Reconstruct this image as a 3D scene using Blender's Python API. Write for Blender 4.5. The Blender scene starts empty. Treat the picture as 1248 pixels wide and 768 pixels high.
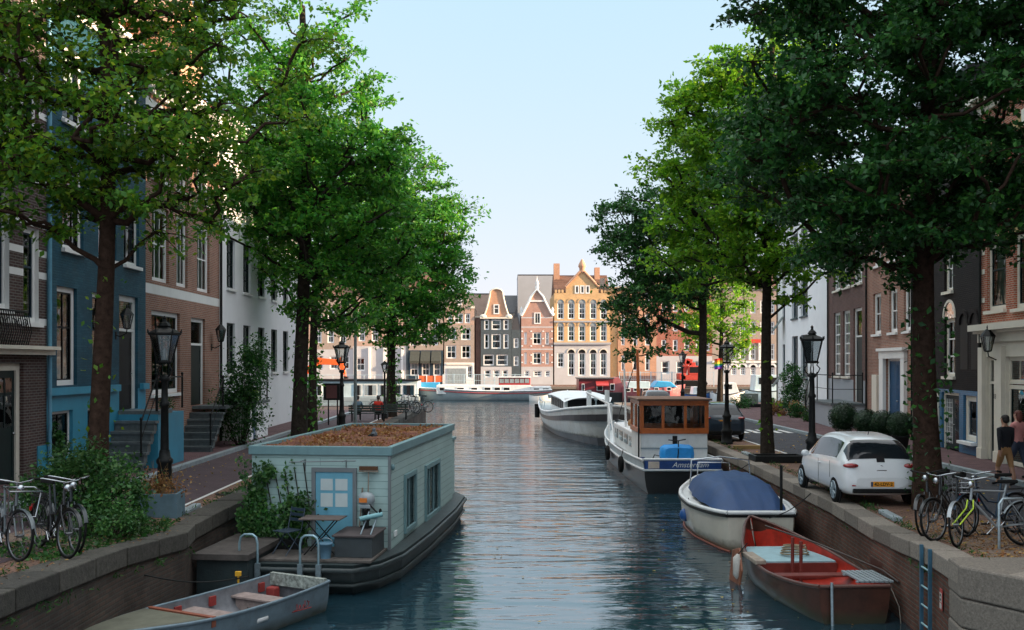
import bpy, bmesh, math, random
import numpy as np
from mathutils import Vector, Matrix, Quaternion
S = bpy.context.scene
COL = S.collection
PI = math.pi
rad = math.radians
R = random.Random(7)
F = 1213.0; VX = 615.0; HY = 443.0; EYE = 3.1; WATER = -1.35

def at(px, py, Y):
    return Vector(((px - VX) * Y / F, Y, EYE - (py - HY) * Y / F))

# ------------------------------------------------------------------ mesh builder
class MB:
    def __init__(s): s.v = []; s.f = []; s.m = []; s.s = []
    def add(s, vs, fs, m=0, smooth=False):
        o = len(s.v); s.v.extend([tuple(v) for v in vs])
        for f in fs:
            s.f.append(tuple(i + o for i in f)); s.m.append(m); s.s.append(smooth)
        return s
    def poly(s, pts, m=0): return s.add(pts, [tuple(range(len(pts)))], m)
    def box(s, x0, x1, y0, y1, z0, z1, m=0):
        if x0 > x1: x0, x1 = x1, x0
        if y0 > y1: y0, y1 = y1, y0
        if z0 > z1: z0, z1 = z1, z0
        v = [(x0,y0,z0),(x1,y0,z0),(x1,y1,z0),(x0,y1,z0),(x0,y0,z1),(x1,y0,z1),(x1,y1,z1),(x0,y1,z1)]
        return s.add(v, [(0,3,2,1),(4,5,6,7),(0,1,5,4),(1,2,6,5),(2,3,7,6),(3,0,4,7)], m)
    def obox(s, c, sx, sy, sz, rot, m=0):
        M = rot.to_matrix() if isinstance(rot, Quaternion) else rot
        c = Vector(c); v = []
        for (a, b, d) in ((-1,-1,-1),(1,-1,-1),(1,1,-1),(-1,1,-1),(-1,-1,1),(1,-1,1),(1,1,1),(-1,1,1)):
            v.append(c + M @ Vector((a*sx/2, b*sy/2, d*sz/2)))
        return s.add(v, [(0,3,2,1),(4,5,6,7),(0,1,5,4),(1,2,6,5),(2,3,7,6),(3,0,4,7)], m)
    def prism(s, pts, vec, m=0):
        n = len(pts); pts = [Vector(p) for p in pts]; vec = Vector(vec)
        nr = Vector((0,0,0))
        for i in range(n): nr += pts[i].cross(pts[(i+1) % n])
        if nr.dot(vec) > 0: pts = pts[::-1]
        v = pts + [p + vec for p in pts]
        f = [tuple(range(n)), tuple(range(2*n-1, n-1, -1))]
        f += [(i, i+n, (i+1) % n + n, (i+1) % n) for i in range(n)]
        return s.add(v, f, m)
    def tube(s, pts, r, n=6, m=0, cap=True, smooth=True):
        pts = [Vector(p) for p in pts]; k = len(pts)
        rs = r if isinstance(r, (list, tuple)) else [r]*k
        vs = []; fs = []; ref = None
        for i in range(k):
            t = (pts[min(i+1,k-1)] - pts[max(i-1,0)])
            if t.length < 1e-9: t = Vector((0,0,1))
            t.normalize()
            if ref is None:
                ref = Vector((0,0,1)) if abs(t.z) < .9 else Vector((1,0,0))
            a = ref - t*ref.dot(t)
            if a.length < 1e-6: a = t.orthogonal()
            a.normalize(); ref = a; b = t.cross(a)
            for j in range(n):
                an = 2*PI*j/n
                vs.append(pts[i] + (a*math.cos(an) + b*math.sin(an))*rs[i])
        for i in range(k-1):
            for j in range(n):
                fs.append((i*n+j, i*n+(j+1)%n, (i+1)*n+(j+1)%n, (i+1)*n+j))
        s.add(vs, fs, m, smooth)
        if cap:
            s.add(vs[:n][::-1], [tuple(range(n))], m); s.add(vs[-n:], [tuple(range(n))], m)
        return s
    def lathe(s, prof, c=(0,0,0), n=12, m=0, smooth=True, sx=1, sy=1):
        vs = []; fs = []; k = len(prof)
        for (r, z) in prof:
            for j in range(n):
                a = 2*PI*j/n
                vs.append((c[0]+r*sx*math.cos(a), c[1]+r*sy*math.sin(a), c[2]+z))
        for i in range(k-1):
            for j in range(n):
                fs.append((i*n+j, i*n+(j+1)%n, (i+1)*n+(j+1)%n, (i+1)*n+j))
        s.add(vs, fs, m, smooth)
        s.add(vs[:n][::-1], [tuple(range(n))], m); s.add(vs[-n:], [tuple(range(n))], m)
        return s
    def ring(s, c, R_, r, axis=(0,1,0), n=28, k=6, m=0):
        ax = Vector(axis).normalized(); a = ax.orthogonal().normalized(); b = ax.cross(a); c = Vector(c)
        vs = []; fs = []
        for i in range(n):
            t = 2*PI*i/n; d = a*math.cos(t)+b*math.sin(t)
            for j in range(k):
                u = 2*PI*j/k
                vs.append(c + d*(R_+r*math.cos(u)) + ax*(r*math.sin(u)))
        for i in range(n):
            for j in range(k):
                fs.append((i*k+j, ((i+1)%n)*k+j, ((i+1)%n)*k+(j+1)%k, i*k+(j+1)%k))
        return s.add(vs, fs, m, True)
    def ball(s, c, rx, ry=None, rz=None, n=12, m=0):
        ry = ry or rx; rz = rz or rx
        k = max(4, n//2); prof = [(math.sin(PI*i/k), -math.cos(PI*i/k)) for i in range(k+1)]
        prof[0] = (.001,-1); prof[-1] = (.001,1)
        vs = []; fs = []
        for (r, z) in prof:
            for j in range(n):
                a = 2*PI*j/n; vs.append((c[0]+r*rx*math.cos(a), c[1]+r*ry*math.sin(a), c[2]+z*rz))
        for i in range(k):
            for j in range(n): fs.append((i*n+j, i*n+(j+1)%n, (i+1)*n+(j+1)%n, (i+1)*n+j))
        return s.add(vs, fs, m, True)
    def mesh(s, name, mats):
        me = bpy.data.meshes.new(name)
        me.from_pydata(s.v, [], s.f)
        if not isinstance(mats, (list, tuple)): mats = [mats]
        for mt in mats: me.materials.append(mt)
        me.polygons.foreach_set('material_index', s.m)
        me.polygons.foreach_set('use_smooth', s.s)
        me.update()
        return me
    def build(s, name, mats, parent=None, bevel=0, loc=None):
        o = bpy.data.objects.new(name, s.mesh(name, mats)); COL.objects.link(o)
        if parent is not None: o.parent = parent
        if loc is not None: o.location = loc
        if bevel:
            b = o.modifiers.new('bevel', 'BEVEL'); b.width = bevel; b.segments = 2; b.limit_method = 'ANGLE'; b.angle_limit = rad(40)
        return o

def tag(o, label=None, cat=None, group=None, kind=None):
    if label: o['label'] = label
    if cat: o['category'] = cat
    if group: o['group'] = group
    if kind: o['kind'] = kind
    return o
def thing(name, label, cat, loc=(0,0,0), rz=0, group=None):
    o = bpy.data.objects.new(name, None); COL.objects.link(o)
    o.location = loc; o.rotation_euler = (0,0,rz); o.empty_display_size = .2
    return tag(o, label, cat, group)
def kids(o): return [c for c in bpy.data.objects if c.parent is o]
def dup(o, parent=None, loc=None, rz=None, label=None, group=None):
    c = o.copy(); COL.objects.link(c)
    if parent is not None: c.parent = parent
    if loc is not None: c.location = loc
    if rz is not None: c.rotation_euler = (0,0,rz)
    if label: c['label'] = label
    if group: c['group'] = group
    for ch in o.children: dup(ch, c)
    return c
def text(body, name, mat, parent, loc, rot, size, shear=0, ext=.002, align='CENTER', bold=0):
    cu = bpy.data.curves.new(name, 'FONT'); cu.body = body; cu.size = size; cu.align_x = align; cu.align_y = 'CENTER'
    cu.extrude = ext; cu.shear = shear; cu.offset = bold; cu.materials.append(mat)
    tmp = bpy.data.objects.new(name, cu); COL.objects.link(tmp)
    bpy.context.view_layer.update()
    me = bpy.data.meshes.new_from_object(tmp.evaluated_get(bpy.context.evaluated_depsgraph_get()))
    bpy.data.objects.remove(tmp); me.name = name
    if not me.materials: me.materials.append(mat)
    o = bpy.data.objects.new(name, me); COL.objects.link(o)
    o.parent = parent; o.location = loc; o.rotation_euler = rot
    return o

# ------------------------------------------------------------------ materials
def nt(name):
    m = bpy.data.materials.new(name); m.use_nodes = True
    t = m.node_tree; return m, t, t.nodes, t.links, t.nodes['Principled BSDF']
def lin(c):
    return tuple(((x/12.92) if x <= .04045 else ((x+.055)/1.055)**2.4) for x in c)
def mat(name, col, rough=.6, metal=0, var=.18, scale=4, bump=0, bscale=30, dirt=0, dirtcol=(.03,.028,.02), spec=.5, coat=0):
    m, t, N, L, b = nt(name)
    b.inputs['Roughness'].default_value = rough; b.inputs['Metallic'].default_value = metal
    b.inputs['Specular IOR Level'].default_value = spec
    if coat: b.inputs['Coat Weight'].default_value = coat; b.inputs['Coat Roughness'].default_value = .08
    tc = N.new('ShaderNodeTexCoord')
    n = N.new('ShaderNodeTexNoise'); n.inputs['Scale'].default_value = scale; n.inputs['Detail'].default_value = 6; n.inputs['Roughness'].default_value = .65
    L.new(tc.outputs['Object'], n.inputs['Vector'])
    r = N.new('ShaderNodeValToRGB'); r.color_ramp.elements[0].position = .3; r.color_ramp.elements[1].position = .7
    r.color_ramp.elements[0].color = (*[c*(1-var) for c in col], 1); r.color_ramp.elements[1].color = (*[min(1, c*(1+var)) for c in col], 1)
    L.new(n.outputs['Fac'], r.inputs['Fac'])
    out = r.outputs['Color']
    if dirt:
        n2 = N.new('ShaderNodeTexNoise'); n2.inputs['Scale'].default_value = scale*.45; n2.inputs['Detail'].default_value = 9; n2.inputs['Roughness'].default_value = .75
        mp = N.new('ShaderNodeMapping'); mp.inputs['Scale'].default_value = (1,1,.35); mp.inputs['Location'].default_value = (3.1,7.7,1.3)
        L.new(tc.outputs['Object'], mp.inputs['Vector']); L.new(mp.outputs['Vector'], n2.inputs['Vector'])
        r2 = N.new('ShaderNodeValToRGB'); r2.color_ramp.elements[0].position = .5; r2.color_ramp.elements[1].position = .75
        r2.color_ramp.elements[0].color = (0,0,0,1); r2.color_ramp.elements[1].color = (dirt,dirt,dirt,1)
        L.new(n2.outputs['Fac'], r2.inputs['Fac'])
        mx = N.new('ShaderNodeMix'); mx.data_type = 'RGBA'
        L.new(r2.outputs['Color'], mx.inputs['Factor']); L.new(out, mx.inputs['A']); mx.inputs['B'].default_value = (*dirtcol, 1)
        out = mx.outputs['Result']
    L.new(out, b.inputs['Base Color'])
    if bump:
        n3 = N.new('ShaderNodeTexNoise'); n3.inputs['Scale'].default_value = bscale; n3.inputs['Detail'].default_value = 5
        L.new(tc.outputs['Object'], n3.inputs['Vector'])
        bp = N.new('ShaderNodeBump'); bp.inputs['Strength'].default_value = bump; bp.inputs['Distance'].default_value = .02
        L.new(n3.outputs['Fac'], bp.inputs['Height']); L.new(bp.outputs['Normal'], b.inputs['Normal'])
    return m
def brickmat(name, c1, c2, mortar, bw=.22, bh=.065, ms=.012, plane='V', rough=.8, var=.35, bump=.5, spec=.15, dirt=0, dscale=.7, wonk=0):
    """plane V: wall, u = x + y, v = z ; plane H: ground, u = x, v = y"""
    m, t, N, L, b = nt(name)
    b.inputs['Roughness'].default_value = rough; b.inputs['Specular IOR Level'].default_value = spec
    tc = N.new('ShaderNodeTexCoord'); sp = N.new('ShaderNodeSeparateXYZ'); L.new(tc.outputs['Object'], sp.inputs[0])
    cb = N.new('ShaderNodeCombineXYZ')
    if plane == 'V':
        ad = N.new('ShaderNodeMath'); ad.operation = 'ADD'; L.new(sp.outputs[0], ad.inputs[0]); L.new(sp.outputs[1], ad.inputs[1])
        L.new(ad.outputs[0], cb.inputs[0]); L.new(sp.outputs[2], cb.inputs[1])
    else:
        L.new(sp.outputs[0], cb.inputs[0]); L.new(sp.outputs[1], cb.inputs[1])
    vec = cb.outputs[0]
    if wonk:
        nw = N.new('ShaderNodeTexNoise'); nw.inputs['Scale'].default_value = 2.5; L.new(tc.outputs['Object'], nw.inputs['Vector'])
        va = N.new('ShaderNodeVectorMath'); va.operation = 'SCALE'; va.inputs['Scale'].default_value = wonk; L.new(nw.outputs['Color'], va.inputs[0])
        vb = N.new('ShaderNodeVectorMath'); L.new(vec, vb.inputs[0]); L.new(va.outputs[0], vb.inputs[1]); vec = vb.outputs[0]
    k = N.new('ShaderNodeTexBrick'); k.inputs['Scale'].default_value = 1
    k.inputs['Brick Width'].default_value = bw; k.inputs['Row Height'].default_value = bh; k.inputs['Mortar Size'].default_value = ms
    k.inputs['Color1'].default_value = (*c1, 1); k.inputs['Color2'].default_value = (*c2, 1); k.inputs['Mortar'].default_value = (*mortar, 1)
    k.inputs['Bias'].default_value = -.1; k.inputs['Mortar Smooth'].default_value = .3
    L.new(vec, k.inputs['Vector'])
    n = N.new('ShaderNodeTexNoise'); n.inputs['Scale'].default_value = dscale; n.inputs['Detail'].default_value = 10; n.inputs['Roughness'].default_value = .7
    L.new(tc.outputs['Object'], n.inputs['Vector'])
    mr = N.new('ShaderNodeMapRange'); mr.inputs['From Min'].default_value = .3; mr.inputs['From Max'].default_value = .7
    mr.inputs['To Min'].default_value = 1-var; mr.inputs['To Max'].default_value = 1+var; L.new(n.outputs['Fac'], mr.inputs['Value'])
    vm = N.new('ShaderNodeVectorMath'); vm.operation = 'SCALE'; L.new(k.outputs['Color'], vm.inputs[0]); L.new(mr.outputs[0], vm.inputs['Scale'])
    out = vm.outputs[0]
    if dirt:
        n2 = N.new('ShaderNodeTexNoise'); n2.inputs['Scale'].default_value = 1.6; n2.inputs['Detail'].default_value = 9; n2.inputs['Roughness'].default_value = .75
        L.new(tc.outputs['Object'], n2.inputs['Vector'])
        r2 = N.new('ShaderNodeValToRGB'); r2.color_ramp.elements[0].position = .52; r2.color_ramp.elements[1].position = .72
        r2.color_ramp.elements[0].color = (0,0,0,1); r2.color_ramp.elements[1].color = (dirt,dirt,dirt,1); L.new(n2.outputs['Fac'], r2.inputs['Fac'])
        mx = N.new('ShaderNodeMix'); mx.data_type = 'RGBA'; L.new(r2.outputs['Color'], mx.inputs['Factor']); L.new(out, mx.inputs['A'])
        mx.inputs['B'].default_value = (.16,.15,.13,1); out = mx.outputs['Result']
    L.new(out, b.inputs['Base Color'])
    bp = N.new('ShaderNodeBump'); bp.inputs['Strength'].default_value = bump; bp.inputs['Distance'].default_value = .008; bp.invert = True
    L.new(k.outputs['Fac'], bp.inputs['Height']); L.new(bp.outputs['Normal'], b.inputs['Normal'])
    return m
def glassmat(name, tint=(.75,.85,.88), refl=1.0, rough=.01):
    m, t, N, L, b = nt(name); N.remove(b)
    o = N['Material Output']
    tr = N.new('ShaderNodeBsdfTransparent'); tr.inputs[0].default_value = (*tint, 1)
    gl = N.new('ShaderNodeBsdfGlossy'); gl.inputs['Roughness'].default_value = rough
    fr = N.new('ShaderNodeFresnel'); fr.inputs['IOR'].default_value = 1.75
    tc = N.new('ShaderNodeTexCoord'); n = N.new('ShaderNodeTexNoise'); n.inputs['Scale'].default_value = 1.3; L.new(tc.outputs['Object'], n.inputs['Vector'])
    bp = N.new('ShaderNodeBump'); bp.inputs['Strength'].default_value = .12; bp.inputs['Distance'].default_value = .1; L.new(n.outputs['Fac'], bp.inputs['Height'])
    L.new(bp.outputs['Normal'], gl.inputs['Normal'])
    mu = N.new('ShaderNodeMath'); mu.operation = 'MULTIPLY'; mu.inputs[1].default_value = refl; mu.use_clamp = True; L.new(fr.outputs[0], mu.inputs[0])
    mx = N.new('ShaderNodeMixShader'); L.new(mu.outputs[0], mx.inputs[0]); L.new(tr.outputs[0], mx.inputs[1]); L.new(gl.outputs[0], mx.inputs[2])
    L.new(mx.outputs[0], o.inputs['Surface'])
    return m
def leafmat(name, c1, c2, c3, trans=.35):
    m, t, N, L, b = nt(name); N.remove(b); o = N['Material Output']
    g = N.new('ShaderNodeNewGeometry')
    r = N.new('ShaderNodeValToRGB'); e = r.color_ramp.elements
    e[0].position = 0; e[0].color = (*c1, 1); e[1].position = 1; e[1].color = (*c3, 1)
    x = e.new(.6); x.color = (*c2, 1)
    L.new(g.outputs['Random Per Island'], r.inputs['Fac'])
    tc = N.new('ShaderNodeTexCoord'); n = N.new('ShaderNodeTexNoise'); n.inputs['Scale'].default_value = .9; n.inputs['Detail'].default_value = 3
    L.new(tc.outputs['Object'], n.inputs['Vector'])
    mr = N.new('ShaderNodeMapRange'); mr.inputs['From Min'].default_value = .35; mr.inputs['From Max'].default_value = .65
    mr.inputs['To Min'].default_value = .65; mr.inputs['To Max'].default_value = 1.4; L.new(n.outputs['Fac'], mr.inputs['Value'])
    vm = N.new('ShaderNodeVectorMath'); vm.operation = 'SCALE'; L.new(r.outputs['Color'], vm.inputs[0]); L.new(mr.outputs[0], vm.inputs['Scale'])
    d = N.new('ShaderNodeBsdfPrincipled'); d.inputs['Roughness'].default_value = .45; d.inputs['Specular IOR Level'].default_value = .35
    L.new(vm.outputs[0], d.inputs['Base Color'])
    tr = N.new('ShaderNodeBsdfTranslucent'); hs = N.new('ShaderNodeHueSaturation'); hs.inputs['Value'].default_value = 1.5; hs.inputs['Hue'].default_value = .485
    L.new(vm.outputs[0], hs.inputs['Color']); L.new(hs.outputs['Color'], tr.inputs['Color'])
    mx = N.new('ShaderNodeMixShader'); mx.inputs[0].default_value = trans
    L.new(d.outputs[0], mx.inputs[1]); L.new(tr.outputs[0], mx.inputs[2]); L.new(mx.outputs[0], o.inputs['Surface'])
    return m

M = {}
M['white'] = mat('white_paint', (.78,.79,.78), .5, var=.05, dirt=.12, scale=2)
M['offwhite'] = mat('cream_paint', (.72,.68,.58), .5, var=.06, dirt=.15, scale=2)
M['whitewall'] = mat('white_render', (.80,.82,.84), .75, var=.05, scale=.8, bump=.15, bscale=18, dirt=.14, dirtcol=(.38,.4,.4))
M['darkgreen'] = mat('dark_green_paint', (.008,.02,.02), .5, var=.2, spec=.2)
M['black'] = mat('black_paint', (.008,.008,.009), .5, var=.3, spec=.2)
M['iron'] = mat('black_iron', (.010,.011,.011), .5, var=.4, scale=9, bump=.2, bscale=60, spec=.22)
M['bluepaint'] = mat('blue_door_paint', (.012,.07,.16), .5, var=.15, spec=.25)
M['teal'] = mat('teal_render', (.035,.25,.38), .55, var=.12, scale=1.2, bump=.12, bscale=25, dirt=.25, dirtcol=(.02,.08,.12))
M['tealbrick'] = brickmat('teal_painted_brick', (.016,.068,.105), (.026,.092,.13), (.018,.07,.105), ms=.012, rough=.55, var=.35, bump=1, dirt=.18)
M['darkteal'] = mat('dark_teal_trim', (.01,.035,.06), .5)
M['brownbrick'] = brickmat('brown_brick', (.25,.11,.075), (.33,.15,.10), (.33,.28,.24), var=.25, dscale=.5, dirt=.15)
M['darkbrick'] = brickmat('dark_brown_brick', (.085,.05,.045), (.055,.035,.035), (.15,.14,.13), var=.3)
M['redbrick'] = brickmat('red_brick', (.40,.10,.05), (.29,.07,.04), (.42,.34,.27), var=.25, dscale=.5, dirt=.12)
M['plumbrick'] = brickmat('plum_brick', (.13,.07,.06), (.18,.09,.075), (.16,.13,.12), var=.25)
M['blackbrick'] = brickmat('tarred_black_brick', (.016,.013,.013), (.024,.018,.017), (.012,.01,.01), var=.4, rough=.7)
M['bluetile'] = brickmat('blue_glazed_brick', (.02,.13,.28), (.03,.17,.33), (.03,.1,.18), bw=.22, bh=.065, rough=.35, spec=.5)
M['pinkbrick'] = brickmat('pale_pink_brick', (.42,.27,.2), (.5,.33,.25), (.5,.42,.36), var=.12)
M['greybrick'] = brickmat('grey_tan_brick', (.33,.26,.21), (.40,.31,.25), (.42,.38,.34), var=.12)
M['yellowbrick'] = brickmat('yellow_brick', (.58,.36,.16), (.66,.43,.2), (.55,.42,.28), var=.12)
M['orangebrick'] = brickmat('orange_brick', (.50,.25,.14), (.58,.31,.18), (.5,.38,.3), var=.15)
M['slateface'] = brickmat('blue_black_brick', (.065,.085,.10), (.085,.11,.12), (.1,.12,.13), var=.15)
M['quaybrick'] = brickmat('old_quay_brick', (.06,.045,.04), (.09,.06,.048), (.06,.058,.05), bw=.24, bh=.075, ms=.014, var=.5, dirt=.25, wonk=.012)
M['quayred'] = brickmat('red_quay_brick', (.15,.062,.042), (.105,.052,.038), (.10,.085,.07), bw=.24, bh=.08, ms=.016, var=.6, dirt=.45, wonk=.02, bump=1.2)
M['granite'] = mat('granite_coping', (.20,.172,.142), .8, var=.4, scale=30, bump=.3, bscale=80, dirt=.5, dirtcol=(.09,.08,.065))
def islandvar(m, amt=.35):
    t = m.node_tree; N = t.nodes; L = t.links; b = N['Principled BSDF']; src = b.inputs['Base Color'].links[0].from_socket
    g = N.new('ShaderNodeNewGeometry'); mr = N.new('ShaderNodeMapRange'); mr.inputs['To Min'].default_value = 1-amt; mr.inputs['To Max'].default_value = 1+amt
    L.new(g.outputs['Random Per Island'], mr.inputs['Value']); vm = N.new('ShaderNodeVectorMath'); vm.operation = 'SCALE'
    L.new(src, vm.inputs[0]); L.new(mr.outputs[0], vm.inputs['Scale']); L.new(vm.outputs[0], b.inputs['Base Color']); return m
islandvar(M['granite'], .3)
M['darkgranite'] = islandvar(mat('mossy_dark_coping', (.055,.050,.042), .9, var=.5, scale=14, bump=.5, bscale=40, dirt=.75, dirtcol=(.03,.032,.018)), .35)
M['stone'] = mat('blue_stone', (.10,.12,.125), .6, var=.25, scale=8, dirt=.3, bump=.15)
M['kerbstone'] = mat('kerb_stone', (.26,.31,.33), .65, var=.2, scale=6, dirt=.4, bump=.2)
M['roofslate'] = mat('slate_roof', (.055,.055,.06), .6, var=.3, scale=6)
M['rooftile'] = brickmat('red_roof_tile', (.34,.12,.05), (.26,.085,.04), (.1,.04,.02), bw=.25, bh=.3, ms=.02, bump=.8)
M['brownroof'] = brickmat('brown_roof_tile', (.17,.09,.06), (.13,.07,.05), (.06,.035,.03), bw=.25, bh=.3, ms=.02, bump=.8)
M['greyplaster'] = mat('grey_plaster', (.36,.38,.41), .8, var=.06, scale=.5, dirt=.15, dirtcol=(.25,.26,.27))
M['asphalt_l'] = mat('purple_asphalt', (.085,.062,.068), .85, var=.2, scale=1.5, bump=.3, bscale=90, dirt=.3, dirtcol=(.05,.04,.042), spec=.15)
M['asphalt'] = mat('grey_asphalt', (.06,.06,.068), .85, var=.2, scale=1.5, bump=.3, bscale=90, dirt=.3, dirtcol=(.04,.04,.042), spec=.15)
M['paver'] = brickmat('street_brick', (.17,.095,.07), (.23,.135,.10), (.07,.055,.042), bw=.2, bh=.1, ms=.012, plane='H', var=.35, dscale=1.2, bump=.6, dirt=.15)
M['pavement'] = brickmat('pavement_brick', (.13,.075,.08), (.17,.095,.095), (.06,.05,.05), bw=.2, bh=.1, ms=.01, plane='H', var=.3, dscale=1, bump=.5)
M['sand'] = mat('dusty_ground', (.17,.12,.09), .95, var=.4, scale=5, bump=.5, bscale=30, dirt=.5)
M['line'] = mat('road_paint', (.62,.62,.6), .7, var=.1, dirt=.4, dirtcol=(.2,.18,.18), scale=8)
M['glass'] = glassmat('window_glass')
M['carglass'] = glassmat('car_glass', (.06,.075,.08), 1.4)
M['lampglass'] = glassmat('lamp_glass', (.8,.86,.88), 2.6, .15)
M['curtain'] = mat('net_curtain', (.62,.62,.58), .9, var=.15, scale=9)
M['redcurtain'] = mat('orange_red_curtain', (.72,.13,.03), .9, var=.3, scale=7)
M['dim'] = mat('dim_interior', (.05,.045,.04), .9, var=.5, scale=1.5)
M['tan'] = mat('tan_blind', (.5,.38,.22), .85, var=.1)
M['rubber'] = mat('tyre_rubber', (.010,.010,.010), .8, var=.3, spec=.15)
M['chrome'] = mat('chrome', (.42,.44,.46), .25, 1, var=.1, scale=20)
M['rimsteel'] = mat('rim_steel', (.16,.17,.18), .35, .8, var=.2)
M['galv'] = mat('galvanised_steel', (.36,.44,.48), .42, .75, var=.25, scale=12)
M['bark'] = mat('bark', (.035,.028,.022), .95, var=.5, scale=9, bump=.9, bscale=22, spec=.1)
M['barkred'] = mat('reddish_bark', (.042,.025,.018), .95, var=.5, scale=9, bump=.9, bscale=22, spec=.1)
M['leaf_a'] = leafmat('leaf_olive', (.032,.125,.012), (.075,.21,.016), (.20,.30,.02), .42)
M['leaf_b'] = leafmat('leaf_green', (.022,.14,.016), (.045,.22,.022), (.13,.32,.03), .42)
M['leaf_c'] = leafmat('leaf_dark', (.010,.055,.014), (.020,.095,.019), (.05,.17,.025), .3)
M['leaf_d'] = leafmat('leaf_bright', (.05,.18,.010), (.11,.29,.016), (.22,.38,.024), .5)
M['leaf_shrub'] = leafmat('leaf_shrub', (.014,.06,.014), (.03,.11,.02), (.08,.16,.04), .25)
M['leaf_dry'] = leafmat('leaf_dry', (.20,.08,.03), (.26,.13,.04), (.30,.2,.06), .2)
M['topiary'] = leafmat('leaf_box', (.008,.03,.01), (.012,.045,.014), (.02,.06,.02), .1)
M['yellowleaf'] = leafmat('leaf_yellow', (.3,.22,.02), (.4,.28,.03), (.45,.2,.03), .2)
# ------------------------------------------------------------------ camera, sky, sun
SUN_EL, SUN_ROT = rad(11), rad(101)
cam = bpy.data.cameras.new('camera'); co = bpy.data.objects.new('camera', cam); COL.objects.link(co)
co.location = (0,0,EYE); co.rotation_euler = (PI/2,0,0)
cam.sensor_fit = 'HORIZONTAL'; cam.sensor_width = 36; cam.lens = 36*F/1248
cam.shift_x = (624-VX)/1248; cam.shift_y = (HY-384)/1248; cam.clip_start = .1; cam.clip_end = 4000
S.camera = co
w = bpy.data.worlds.new('World'); S.world = w; w.use_nodes = True
N = w.node_tree.nodes; L = w.node_tree.links; bg = N['Background']
sky = N.new('ShaderNodeTexSky'); sky.sky_type = 'NISHITA'; sky.sun_disc = False
sky.sun_elevation = SUN_EL; sky.sun_rotation = SUN_ROT; sky.air_density = 1.0; sky.dust_density = .8; sky.ozone_density = 1.2
sp_ = N.new('ShaderNodeSeparateColor'); cb_ = N.new('ShaderNodeCombineColor'); L.new(sky.outputs[0], sp_.inputs[0])
for ch, pw, sc in ((0,.38,.53),(1,.13,.715),(2,.12,.82)):   # soft evening film response of the sky, so that the low sun's side does not burn out
    p_ = N.new('ShaderNodeMath'); p_.operation = 'POWER'; p_.inputs[1].default_value = pw; L.new(sp_.outputs[ch], p_.inputs[0])
    q_ = N.new('ShaderNodeMath'); q_.operation = 'MULTIPLY'; q_.inputs[1].default_value = sc; L.new(p_.outputs[0], q_.inputs[0]); L.new(q_.outputs[0], cb_.inputs[ch])
# invented bright veil overhead, out of view, added to lift fill in the shade
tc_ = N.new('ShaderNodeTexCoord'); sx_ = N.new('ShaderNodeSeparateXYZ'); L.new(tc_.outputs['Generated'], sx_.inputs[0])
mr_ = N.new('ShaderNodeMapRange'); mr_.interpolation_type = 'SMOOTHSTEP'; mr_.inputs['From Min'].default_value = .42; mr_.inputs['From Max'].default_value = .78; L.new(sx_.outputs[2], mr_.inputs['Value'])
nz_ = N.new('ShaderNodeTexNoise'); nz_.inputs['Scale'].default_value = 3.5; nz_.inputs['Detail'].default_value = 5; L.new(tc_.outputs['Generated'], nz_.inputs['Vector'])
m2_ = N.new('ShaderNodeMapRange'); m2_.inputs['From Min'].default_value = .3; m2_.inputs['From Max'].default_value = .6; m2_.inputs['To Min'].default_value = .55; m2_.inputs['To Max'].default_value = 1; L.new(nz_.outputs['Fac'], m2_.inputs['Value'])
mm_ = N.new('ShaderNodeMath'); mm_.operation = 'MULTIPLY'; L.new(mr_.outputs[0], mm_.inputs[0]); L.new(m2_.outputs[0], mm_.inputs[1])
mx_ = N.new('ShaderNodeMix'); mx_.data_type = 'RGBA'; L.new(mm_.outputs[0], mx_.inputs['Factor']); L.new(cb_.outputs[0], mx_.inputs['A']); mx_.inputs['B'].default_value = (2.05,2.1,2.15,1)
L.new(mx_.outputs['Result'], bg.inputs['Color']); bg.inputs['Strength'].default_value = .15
sl = bpy.data.lights.new('sun', 'SUN'); sl.energy = 2.0; sl.angle = rad(.6); sl.color = (1,.72,.46)
so = bpy.data.objects.new('sun', sl); COL.objects.link(so)
sd = Vector((math.sin(SUN_ROT)*math.cos(SUN_EL), math.cos(SUN_ROT)*math.cos(SUN_EL), math.sin(SUN_EL)))
so.rotation_euler = sd.to_track_quat('Z', 'Y').to_euler(); so.location = (30,-30,40)
S.view_settings.view_transform = 'Standard'; S.view_settings.look = 'None'; S.view_settings.gamma = 1
S.view_settings.exposure = 2.88; S.view_settings.use_curve_mapping = False
S.cycles.use_denoising = True; S.cycles.max_bounces = 8; S.cycles.transparent_max_bounces = 12
S.cycles.diffuse_bounces = 3; S.cycles.glossy_bounces = 4; S.cycles.caustics_reflective = False; S.cycles.caustics_refractive = False
S.cycles.sample_clamp_indirect = 6

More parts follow.
